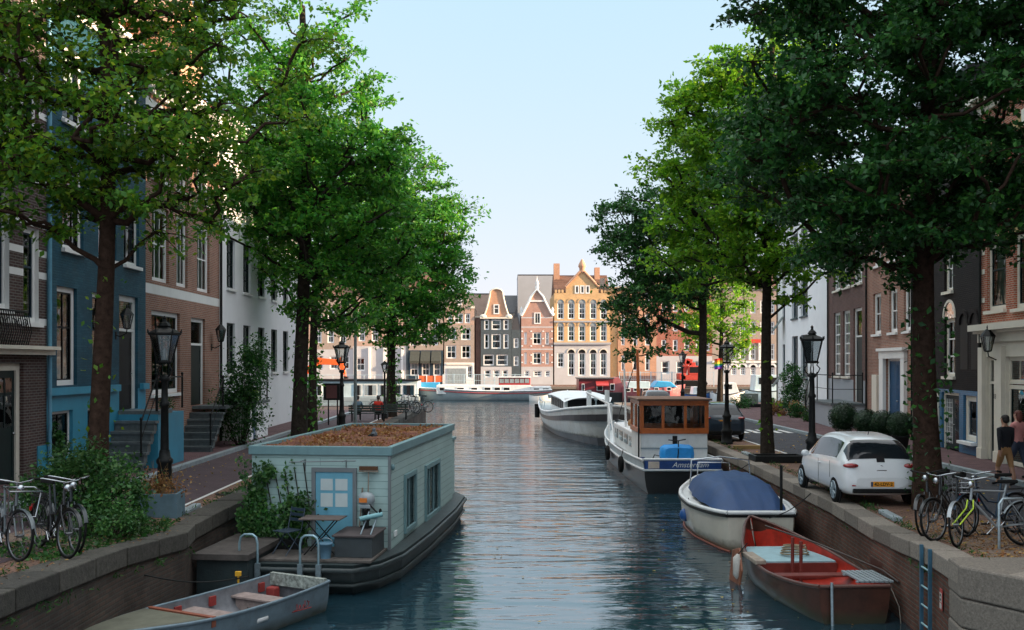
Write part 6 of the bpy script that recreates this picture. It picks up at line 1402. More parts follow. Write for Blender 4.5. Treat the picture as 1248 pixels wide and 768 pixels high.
MB().tube([(.2,.2,.9),(.12,-.2,.93),(.25,-.55,.9),(.1,-.35,.95)], .035, 6).build('rope_coil', M['iron'], t); MB().box(-.012,-.003,.1,.32,.52,.555).build('red_mark', BM['redtrim'], t); MB().box(4.5,4.65,-.1,.1,1.0,1.15).build('orange_float', mat('orange_float', (.6,.2,.03), .5), t)

# dutch barge cruiser with varnished wheelhouse
t = thing('wheelhouse_cruiser', 'white and black motor cruiser with varnished wheelhouse and a blue stern board', 'motor boat', (6.08,34.0,WATER), PI/2)
h_, a, b = hull_mb(18.5, 2.9, .72, zk=-.5, stern=.9, bow=1.0, sheer=.5, full=.4); h_.build('hull', BM['hullblack'], t); deck_mb(a, b, -.02).build('deck', BM['hullwhite'], t)
bw = MB()
for L_, s in ((a,1),(b,-1)):
    for p, q in zip(L_, L_[1:]):
        for o_ in (0, .05): bw.add([(p[0],p[1]-s*o_,p[2]-.04),(q[0],q[1]-s*o_,q[2]-.04),(q[0],q[1]-s*o_+s*.05,q[2]+.3),(p[0],p[1]-s*o_+s*.05,p[2]+.3)], [(0,1,2,3)])
bw.build('bulwark', boatmat('bulwark_pale', (.50,.58,.62)), t)
r = MB()
for L_, s in ((a,1),(b,-1)): r.tube([(p[0],p[1]+s*.04,p[2]+.3) for p in L_], .045, 6); r.tube([(p[0],p[1]+s*.02,p[2]-.03) for p in L_], .045, 6); 
r.tube([(a[0][0]-.03,a[0][1],a[0][2]-.04),(b[0][0]-.03,b[0][1],b[0][2]-.04)], .05, 6); r.tube([(a[0][0],a[0][1]+.03,a[0][2]+.32),(b[0][0],b[0][1]-.03,b[0][2]+.32)], .045, 6); r.build('rub_rail', BM['hullwhite'], t)
z0_ = a[0][2]; hw = a[0][1]
MB().box(-.06,-.01,-hw,hw,z0_-.01,z0_+.28).build('name_board', mat('name_blue', (.015,.06,.22), .35), t)
text('Amsterdam', 'name_lettering', M['white'], t, (-.064,-.25,z0_+.14), (PI/2,0,-PI/2), .26, .35, .002)
MB().box(-.066,-.0605,hw-.5,hw-.12,z0_+.02,z0_+.26).build('painted_crest', mat('crest_pale', (.6,.5,.42), .5), t)
MB().box(-.062,-.0605,-hw*.6,-hw*.6+.1,-.05,.25).build('red_draught_mark', BM['redtrim'], t)
wx0, wx1, wy, wz0, wzm, wz1 = 1.7, 4.3, 1.2, z0_-.05, 1.95, 3.12
lw_ = MB().box(wx0,wx1,-wy,wy,wz0,wzm).build('wheelhouse_base', BM['hullwhite'], t, bevel=.03); MB().box(wx0-.03,wx0-.004,-wy,wy,1.38,1.43).build('rivet_strip', BM['hullgrey'], lw_)
wh = MB(); e = .07
for (y0_, y1_) in ((-wy-.03,-wy+.11),(wy-.11,wy+.03),(-.45,-.35),(.35,.45)): wh.box(wx0-.05,wx0+.05,y0_,y1_,wzm,wz1)
wh.box(wx0-.06,wx0+.06,-wy-.03,wy+.03,wzm-.02,wzm+.18).box(wx0-.06,wx0+.06,-wy-.03,wy+.03,wz1-.18,wz1)
for s in (-1,1):
    for x in (wx0+.05, wx0+1.2, wx1-.15): wh.box(x,x+.12,s*wy-.04,s*wy+.04,wzm,wz1)
    wh.box(wx0+.06,wx1,s*wy-.05,s*wy+.05,wzm-.02,wzm+.16).box(wx0+.06,wx1,s*wy-.05,s*wy+.05,wz1-.16,wz1)
wh.box(wx1-.06,wx1+.02,-wy,wy,wzm,wzm+.2).box(wx1-.06,wx1+.02,-wy,wy,wz1-.2,wz1).box(wx1-.06,wx1+.02,-wy,-wy+.15,wzm+.2,wz1-.2).box(wx1-.06,wx1+.02,wy-.15,wy,wzm+.2,wz1-.2)
wh = wh.build('wheelhouse', BM['varnish'], t, bevel=.01)
for (y0_, y1_) in ((-wy+.11,-.45),(-.35,.35),(.45,wy-.11)): MB().add([(wx0,y0_,wzm+.18),(wx0,y1_,wzm+.18),(wx0,y1_,wz1-.18),(wx0,y0_,wz1-.18)], [(0,1,2,3)]).build('pane', M['glass'], wh)
for s in (-1,1): MB().add([(wx0+.05,s*wy,wzm+.16),(wx1-.05,s*wy,wzm+.16),(wx1-.05,s*wy,wz1-.16),(wx0+.05,s*wy,wz1-.16)], [(0,1,2,3)]).build('pane', M['glass'], wh)
MB().add([(wx1-.02,-wy,wzm+.2),(wx1-.02,wy,wzm+.2),(wx1-.02,wy,wz1-.2),(wx1-.02,-wy,wz1-.2)], [(0,1,2,3)]).build('pane', M['black'], wh)
MB().box(wx0-.18,wx1+.2,-wy-.14,wy+.14,wz1,wz1+.07).build('wheelhouse_roof', mat('brown_roof_edge', (.17,.09,.055), .6), t, bevel=.02)
MB().box(wx0-.07,wx0-.005,-.1,.06,1.55,1.85).build('stern_lamp', M['iron'], t)
MB().tube([(wx0-.08,wy+.08,z0_),(wx0-.08,wy+.08,wz1-.2)], .03, 8).build('exhaust_pipe', M['iron'], t)
MB().tube([(wx0-.06,.82,z0_+.1),(wx0-.3,.75,z0_+.35),(wx0-.3,.5,z0_+.3),(wx0-.1,.45,z0_+.05)], .018, 6).build('hose', M['iron'], t)
MB().box(4.31,12,-1.05,1.05,z0_-.05,1.75).build('cabin', BM['hullwhite'], t, bevel=.05)
for k in range(4): MB().box(5+k*1.7,6.1+k*1.7,1.053,1.08,1.15,1.55).build('window', M['glass'], t)
MB().box(1.0,1.18,1.15,1.33,z0_,z0_+.3).build('bollard', mat('bollard_blue', (.02,.04,.16), .4), t)
for (x, y, zt, m_) in ((6.5,.6,5.0,'iron'),(10.0,.1,4.3,'iron'),(8.4,.9,4.2,'chrome')): MB().tube([(x,y,1.2),(x+.15,y+.06,zt)], [.08 if m_ == 'iron' else .05,.05 if m_ == 'iron' else .04], 8).build('mast', BM['varnish'] if m_ == 'iron' else BM['hullwhite'], t)
MB().tube([(10,.1,2.2),(6.6,.5,3.4)], .03, 6).tube([(6.7,.7,4.6),(12,1.0,1.4)], .02, 5).build('spar', M['iron'], t)
MB().tube([(12.5,1.2,.9),(12.5,1.2,2.55),(15.5,2.0,3.0)], .05, 8).tube([(12.5,1.2,2.4),(10.5,1.15,.9)], .03, 6).build('davit', BM['hullwhite'], t)
MB().ball((9.2,.4,1.85), .5,.35,.25).ball((9.9,.1,1.8), .4,.3,.22).build('tan_sail_bundle', mat('tan_canvas', (.34,.18,.08), .9, var=.3), t)
t = thing('dinghy_cover', 'bright blue upturned dinghy hanging on the stern of the wheelhouse cruiser', 'inflatable', (6.08-.1,34.62,WATER+z0_+.05))
db = MB(); pr = []
vs = []
for i in range(9):
    u = i/8; y = -.3+.55*u; sx_ = .60*(1-abs(2*u-1)**4*.25)
    for j in range(12):
        an = 2*PI*j/12; c, s = math.cos(an), math.sin(an); vs.append((sx_*math.copysign(abs(c)**.45,c), y, .40+.35*math.copysign(abs(s)**.5,s)*(1-abs(2*u-1)**4*.3)))
db.add(vs, [(i*12+j,i*12+(j+1)%12,(i+1)*12+(j+1)%12,(i+1)*12+j) for i in range(8) for j in range(12)], 0, True); db.poly(vs[:12][::-1]); db.poly(vs[-12:]); db.build('cover', mat('bright_blue_cover', (.02,.30,.75), .5, var=.12, bump=.3, bscale=7), t)
MB().tube([(-.05,-.33,.05),(0,-.34,.45),(.03,-.2,.86)], .02, 5).tube([(-.3,-.1,.9),(0,-.25,.88),(.3,-.1,.92)], .02, 5).build('strap', M['iron'], t)

# white dutch barge with its bow toward us
t = thing('white_barge', 'white steel barge with a black band and rounded bow, moored behind the wheelhouse cruiser', 'barge', (4.55,76.5,WATER), math.atan2(-21.5,.95))
Lw = 21.6; h_, a, b = hull_mb(Lw, 4.7, 1.25, zk=-.5, stern=.8, bow=1.35, sheer=.75, full=.42, n=36); h_.build('hull', waterline(boatmat('barge_white', (.66,.68,.66), dirt=.45, dirtcol=(.34,.28,.2)), .4), t); deck_mb(a, b, -.12).build('deck', BM['hullgrey'], t)
for nm, k0, k1, m_ in (('black_band',.62,.80,'hullblack'),('boot_top',-.02,.20,'hullblack')):
    r = MB()
    for L_, s in ((a,1),(b,-1)):
        for p, q in zip(L_, L_[1:]):
            def pt(p, k, o=.02):
                zz = p[2]*k; sn = (p[2]-zz)/(p[2]+.5); cs = math.sqrt(max(0,1-sn*sn)); tt = p[0]/Lw
                return (p[0]+(.02 if tt > .9 else 0), s*(abs(p[1])*cs**.42+o), zz)
            r.add([pt(p,k0),pt(q,k0),pt(q,k1),pt(p,k1)], [(0,1,2,3)], 0, True)
    r.build(nm, BM[m_], t)
r = MB(); r.tube(a, .08, 6); r.tube(b, .08, 6); r.build('gunwale', BM['hullwhite'], t)
e_ = a[-1]; MB().box(e_[0]-.08,e_[0]+.1,-.13,.13,-.3,e_[2]+.15).build('stem_post', BM['hullwhite'], t, bevel=.03)
cb = MB(); n_ = 12; vs = []
for (x, hw_, zt) in ((4.2,1.55,2.15),(4.8,1.7,2.5),(9,1.75,2.6),(13.2,1.7,2.55),(14.2,1.45,2.3)):
    for j in range(n_+1): u = -1+2*j/n_; vs.append((x,u*hw_,zt-.28*abs(u)**2.5))
cb.add(vs, [(i*(n_+1)+j,(i+1)*(n_+1)+j,(i+1)*(n_+1)+j+1,i*(n_+1)+j+1) for i in range(4) for j in range(n_)], 0, True); cb.build('cabin_roof', BM['hullwhite'], t)
cw = MB().box(4.4,13.9,-1.4,1.4,.9,2.3).build('cabin', BM['hullwhite'], t, bevel=.1)
for k in range(7): MB().box(5.0+k*1.2,5.85+k*1.2,-1.425,-1.403,1.55,2.1).build('window', M['black'], t)
MB().box(13.903,13.93,-1.2,1.2,1.45,2.2).build('dark_windscreen', M['black'], t)
MB().box(14.2,18.4,-1.3,1.3,1.0,1.5).build('hatch_cover', M['black'], t, bevel=.1)
for y in (-.5,.55): MB().tube([(18.9,y,1.0),(18.9,y,2.9)], .14, 10).build('bitt', BM['hullwhite'], t)
MB().tube([(16,.3,1.4),(16,.3,2.2)], .05, 6).ball((16,.3,2.25), .1).build('vent_pipe', BM['hullgrey'], t); MB().tube([(19.5,-.9,1.5),(20.3,-1.2,1.7)], .06, 6).build('anchor_winch', M['iron'], t)
rl = MB()
for k in range(5):
    p = b[4+k*3]; rl.tube([p,(p[0],p[1]*.98,p[2]+.6)], .025, 5)
rl.tube([(b[4+k*3][0],b[4+k*3][1]*.98,b[4+k*3][2]+.6) for k in range(5)], .025, 5); rl.build('stern_rail', BM['paleblue'], t)
for k in (2,5): p = b[k]; MB().tube([(p[0],p[1]-.15,p[2]-.1),(p[0],p[1]-.15,p[2]-.9)], .18, 8).build('tyre_fender', M['rubber'], t)
# ------------------------------------------------------------------ street lamps
def crown_lamp(label, X, Y, gz, group='black crown lanterns'):
    t = thing('street_lamp', label, 'street lamp', (X,Y,gz), .3, group)
    MB().lathe([(.24,0),(.24,.08),(.21,.1),(.19,.42),(.22,.46),(.22,.52),(.16,.58),(.14,1.0),(.17,1.04),(.17,1.1),(.12,1.16),(.10,1.3)], n=12).build('base', M['iron'], t)
    MB().lathe([(.085,1.3),(.075,2.2),(.10,2.22),(.10,2.28),(.07,2.32),(.06,2.72),(.11,2.76),(.11,2.8),(.05,2.86)], n=12).build('post', M['iron'], t)
    a = MB()
    for k in range(4):
        an = PI/4+k*PI/2; c, s = math.cos(an), math.sin(an)
        a.tube([(.03*c,.03*s,2.78),(.15*c,.15*s,2.86),(.20*c,.20*s,2.97),(.12*c,.12*s,3.06),(.17*c,.17*s,3.14)], .016, 5)
    a.build('bracket', M['iron'], t)
    l = MB(); z0, z1 = 3.14, 3.70; n = 6
    for k in range(n):
        an = 2*PI*k/n; c, s = math.cos(an), math.sin(an); l.tube([(.15*c,.15*s,z0),(.29*c,.29*s,z1)], .014, 5)
    l.lathe([(.15,z0-.04),(.17,z0-.02),(.17,z0+.02),(.15,z0+.03)], n=6, smooth=False); l.lathe([(.30,z1-.02),(.33,z1),(.33,z1+.035),(.24,z1+.09),(.13,z1+.13),(.10,z1+.16),(.13,z1+.18),(.09,z1+.24),(.045,z1+.27),(.03,z1+.32),(.045,z1+.35),(.01,z1+.39)], n=6, smooth=False)
    for k in range(6):
        an = 2*PI*k/6; c, s = math.cos(an), math.sin(an); l.tube([(.32*c,.32*s,z1+.03),(.335*c,.335*s,z1+.11)], [.03,.008], 4)
    l.build('lantern', M['iron'], t)
    MB().lathe([(.148,z0+.02),(.285,z1-.01)], n=6, smooth=False).build('glass', M['lampglass'], t); MB().lathe([(.03,z0),(.03,z0+.1),(.035,z0+.22),(.01,z0+.28)], n=8).build('lamp_globe', M['white'], t)
    return t
l0 = crown_lamp('black cast iron crown lantern beside the nearest left trunk and the planter box', -7.07, 20.7, gl(-7.07,20.7))
for (X, Y, lb) in ((-5.95+.6,38.5,'black crown lantern behind the houseboat roof on the left quay'),(8.0,25.9,'black crown lantern standing in front of the white parked car'),(8.55,38.3,'black crown lantern behind the dark blue parked car'),(12.6,70.5,'black crown lantern furthest away at the end of the right street')):
    X = -5.3 if X < 0 else X
    if X < 0: X = -6.3
    dup(l0, None, (X,Y,gr(X,Y) if X > 0 else gl(X,Y)), .3, lb)
t = thing('slim_street_lamp', 'slim black street lamp with a small lantern behind the houseboat roof', 'street lamp', (-6.75,56,0))
MB().lathe([(.2,0),(.2,.3),(.14,.4),(.12,.9),(.07,1.0),(.055,2.5),(.08,2.55),(.05,2.6)], n=10).build('post', M['iron'], t)
l = MB(); l.lathe([(.1,2.6),(.12,2.62),(.1,2.65)], n=8); l.lathe([(.24,3.02),(.2,3.1),(.08,3.18),(.02,3.25)], n=8)
for k in range(4): an = PI/4+PI/2*k; l.tube([(.1*math.cos(an),.1*math.sin(an),2.63),(.22*math.cos(an),.22*math.sin(an),3.03)], .015, 5)
l.build('lantern', M['iron'], t); MB().lathe([(.095,2.64),(.21,3.02)], n=8).build('glass', M['lampglass'], t)
o = MB().tube([(0,0,0),(0,0,6.4)], [.09,.07], 10).build('steel_pole', mat('grey_pole', (.18,.22,.22), .6, .2)); o.location = (-7.5,50,0); tag(o, 'plain grey steel pole between the trunks behind the houseboat', 'pole')
t = thing('information_board', 'dark information board on two legs left of the bench behind the houseboat', 'information board', (-8.9,50,0))
for x in (.05,.5): MB().tube([(x,0,0),(x,0,1.3)], .035, 6).build('leg', M['iron'], t)
MB().box(-.2,.62,-.04,.04,1.25,2.1).build('panel', M['iron'], t); MB().box(-.05,.48,-.05,-.041,1.35,2.0).build('poster', mat('board_red', (.12,.04,.04), .6), t)
# ------------------------------------------------------------------ bicycles
def bike(name, label, fxy, ang, frame_col, s=1.08, gz=0, steer=.35, rack=True, basket=False, lean=.09, fork_col=None, crate=False, step=True, chromebar=True):
    """front wheel hub stands over fxy; ang is the heading"""
    fm = mat('bike_'+name, frame_col, .35, .3, var=.1, coat=.3); fk = mat('fork_'+name, fork_col, .35) if fork_col else fm
    d = Vector((math.cos(ang), math.sin(ang), 0)); WB = 1.08
    o = Vector((*fxy, gz)) - d*WB*s
    t = thing('bicycle', label, 'bicycle', o, ang, 'parked bicycles'); t.scale = (s,s,s); t.rotation_euler = (lean, 0, ang)
    Rw = .335; hub = Vector((WB,0,Rw)); hd = Vector((.86,0,.90)); 
    def wheel(c, nm, rot, par):
        ax = Vector((math.sin(rot)*-1, math.cos(rot), 0)); w_ = MB().ring(c, Rw-.014, .017, ax, 32, 6).build(nm, M['rubber'], par)
        r = MB().ring(c, Rw-.038, .010, ax, 32, 5); r.tube([c-ax*.04,c+ax*.04], .022, 6); a = ax.orthogonal().normalized(); b = ax.cross(a)
        for k in range(16):
            an = 2*PI*k/16; e = c+(a*math.cos(an)+b*math.sin(an))*(Rw-.04); r.tube([c+ax*(.025 if k % 2 else -.025), e], .0026, 3, cap=False)
        r.build('rim', M['rimsteel'], w_); return w_
    wheel(hub, 'wheel', steer, t); wheel(Vector((0,0,Rw)), 'wheel', 0, t)
    bb = Vector((.44,0,.29)); st = Vector((.28,0,.82)); f = MB(); f.tube([bb, st, st+Vector((-.03,0,.1))], .017, 8)
    if step: f.tube([Vector((.83,0,.74)), Vector((.62,0,.42)), bb], .019, 8); f.tube([Vector((.82,0,.78)), Vector((.58,0,.55)), Vector((.37,0,.52))], .015, 8)
    else: f.tube([Vector((.83,0,.72)), bb], .019, 8); f.tube([Vector((.80,0,.84)), st], .016, 8)
    for y in (-.05,.05): f.tube([bb+Vector((0,y*.6,0)), Vector((0,y,Rw))], .011, 6); f.tube([st+Vector((-.02,y*.3,-.08)), Vector((0,y,Rw))], .009, 6)
    f.tube([Vector((.83,0,.70)), Vector((.80,0,.90))], .021, 8); f.build('frame', fm, t)
    fo = MB(); sx, sy = math.cos(steer), math.sin(steer); ax = Vector((-sy,sx,0))
    cr = Vector((.835,0,.70))
    for y in (-.05,.05): fo.tube([cr+ax*y*.8, cr+ax*y+Vector((.05*sx,.05*sy,-.12)), hub+ax*y], .012, 6)
    fo.tube([cr, Vector((.79,0,.98))], .016, 6); fo.build('fork', fk, t)
    for c, nm, rr in ((hub,'mudguard',steer),(Vector((0,0,Rw)),'mudguard',0)):
        m_ = MB(); dr = Vector((math.cos(rr),math.sin(rr),0)); sd_ = Vector((-math.sin(rr),math.cos(rr),0)); vs = []
        rng_ = [PI*(.15+.75*i/14) if c is not hub else PI*(.12+.6*i/14) for i in range(15)]
        for an in rng_:
            pnt = c+dr*(Rw+.02)*math.cos(an)+Vector((0,0,(Rw+.02)*math.sin(an))); vs += [pnt+sd_*.028-Vector((0,0,.008)), pnt+Vector((0,0,.004)), pnt-sd_*.028-Vector((0,0,.008))]
        m_.add(vs, [(3*i+j,3*i+3+j,3*i+4+j,3*i+1+j) for i in range(14) for j in (0,1)], 0, True); m_.build(nm, fm, t)
    h = MB(); top = Vector((.785,0,1.0)); fw = Vector((sx,sy,0)); h.tube([top-Vector((0,0,.08)),top], .014, 6)
    h.tube([top+ax*-.29-fw*.22+Vector((0,0,.03)), top+ax*-.27-fw*.08+Vector((0,0,.05)), top+ax*-.15+fw*.05+Vector((0,0,.03)), top+fw*.05, top+ax*.15+fw*.05+Vector((0,0,.03)), top+ax*.27-fw*.08+Vector((0,0,.05)), top+ax*.29-fw*.22+Vector((0,0,.03))], .0125, 6)
    hb_ = h.build('handlebar', M['chrome'] if chromebar else M['iron'], t); g = MB()
    for s_ in (-1,1): g.tube([top+ax*.283*s_-fw*.12+Vector((0,0,.044)), top+ax*.29*s_-fw*.24+Vector((0,0,.028))], .018, 6)
    g.build('grip', M['rubber'], hb_); MB().lathe([(.01,0),(.045,.02),(.05,.07),(.02,.1)], top+fw*.1+Vector((0,0,-.12)), 8).build('headlight', M['chrome'], t)
    sd = MB(); sp = st+Vector((-.04,0,.12)); sd.prism([sp+Vector((-.13,-.09,0)), sp+Vector((-.13,.09,0)), sp+Vector((0,.06,0)), sp+Vector((.15,.018,0)), sp+Vector((.15,-.018,0)), sp+Vector((0,-.06,0))], (0,0,.055)); sd.build('saddle', M['rubber'], t, bevel=.015)
    cr_ = MB().ring(bb, .085, .006, (0,1,0), 20, 4); cr_.tube([bb+Vector((0,-.06,0)),bb+Vector((.12,-.07,-.11))], .009, 5); cr_.tube([bb+Vector((0,.06,0)),bb+Vector((-.12,.07,.11))], .009, 5); cr_.tube([bb+Vector((0,0,.08)),Vector((0,.0,Rw+.04))], .006, 4); cr_.tube([bb+Vector((0,0,-.08)),Vector((0,0,Rw-.04))], .006, 4)
    c_ = cr_.build('crank', M['chrome'], t); MB().box(.5,.61,-.15,-.07,.165,.19).box(.27,.38,.07,.15,.385,.41).build('pedals', M['rubber'], c_)
    if rack:
        r = MB()
        for y in (-.06,.06): r.tube([(.2,y,.73),(-.30,y,.73)], .008, 5); r.tube([(-.25,y,.73),(0,y*1.1,Rw)], .007, 5)
        for x in (.1,-.05,-.2,-.3): r.tube([(x,-.06,.73),(x,.06,.73)], .006, 4)
        r.build('carrier', M['iron'], t); MB().box(-.36,-.34,-.04,.04,.5,.56).build('rear_light', mat('rear_red', (.5,.02,.02), .3), t)
    if basket:
        k_ = MB(); q = [(.93,-.19),(1.2,-.19),(1.2,.19),(.93,.19)]
        for z in (.72,.80,.88,.96): k_.tube([(x,y,z) for (x,y) in q+[q[0]]], .007, 4)
        for (x,y) in [(.93+.09*i,sgn*.19) for i in range(4) for sgn in (-1,1)]+[(xx,-.19+.095*i) for i in range(5) for xx in (.93,1.2)]: k_.tube([(x,y,.72),(x,y,.96)], .005, 4)
        for i in range(5): k_.tube([(.93,-.19+.095*i,.72),(1.2,-.19+.095*i,.72)], .005, 4)
        k_.build('basket', M['chrome'], t)
    if crate:
        k_ = MB(); k_.tube([(1.18,-.2,.92),(1.18,.2,.92),(.86,.2,.95),(.86,-.2,.95),(1.18,-.2,.92)], .013, 6); k_.tube([(1.15,-.2,.92),(1.1,-.17,.58),(1.1,.17,.58),(1.15,.2,.92)], .013, 6); k_.build('front_rack', M['chrome'], t)
    ks = MB().tube([(.2,.04,.3),(.12,.2,.02)], .009, 5).build('kickstand', M['iron'], t)
    return t
bb_ = [('black','black city bicycle nearest the big right trunk, front wheel turned to the ladder',(7.25,16.75),rad(218),(.015,.016,.018),{'steer':-.1}),
       ('charcoal','charcoal bicycle half behind the black one at the big right trunk',(7.35,17.45),rad(222),(.03,.032,.035),{'steer':.15,'chromebar':False}),
       ('silver','silver bicycle with a lime green front fork at the granite corner',(7.30,16.05),rad(186),(.30,.33,.35),{'steer':.75,'fork_col':(.45,.62,.03),'step':False,'rack':True}),
       ('navy','dark blue bicycle with a wire basket behind the silver one',(8.05,17.35),rad(200),(.02,.045,.08),{'basket':True,'steer':.3}),
       ('night','black bicycle with a chrome front rack at the right edge',(8.9,16.6),rad(176),(.012,.012,.014),{'crate':True,'steer':.1})]
for nm, lb, p, an, c, kw in bb_: bike(nm, lb, p, an, c, gz=gr(*p)+.007, **kw)
bl = [('gloss','black bicycle nearest the quay edge and leafy bush on the left',(-6.38,14.5),rad(-46),(.02,.022,.025),{'crate':False,'steer':.1}),
      ('steel','grey bicycle with a front rack, second from the leafy bush on the left',(-6.85,14.0),rad(-48),(.10,.12,.13),{'crate':True,'steer':.2}),
      ('red','red bicycle at the left edge of the left quay',(-7.25,13.6),rad(-50),(.5,.02,.02),{'steer':.15,'step':False}),
      ('teal','dark bicycle hidden between the leafy bush and the other left bicycles',(-6.45,14.95),rad(-42),(.02,.03,.035),{'steer':-.1})]
for nm, lb, p, an, c, kw in bl: bike(nm, lb, p, an, c, gz=gl(*p)+.007, lean=-.08, **kw)
far_ = [(-6.6,62.6,2.6,(.05,.1,.12)),(-6.25,62.0,2.4,(.02,.02,.02)),(-5.95,63.2,2.8,(.08,.09,.1)),(-6.4,64.4,.4,(.02,.03,.06)),(-7.1,63.5,.2,(.03,.03,.03))]
for i, (x, y, an, c) in enumerate(far_): bike('far%d' % i, ['teal grey bicycle foremost in the far group behind the houseboat','black bicycle beside the foremost of the far group at the left quay end','grey bicycle nearest the water in the far group at the left quay end','navy bicycle at the back of the far group on the left quay','dark bicycle nearest the bench in the far group on the left quay'][i], (x,y), an, c, gz=0)
# a low steel stand the right bicycles lean on
t = thing('bicycle_stand', 'low bent steel bicycle stand among the right bicycles', 'bicycle stand', (7.9,15.9,gr(7.9,15.9)), .2)
for k in range(3): MB().tube([(k*.55,0,-.02),(k*.55,0,.72),(k*.55+.06,0,.8),(k*.55+.42,0,.8),(k*.55+.48,0,.72),(k*.55+.48,0,-.02)], .022, 8).build('hoop', M['galv'], t)
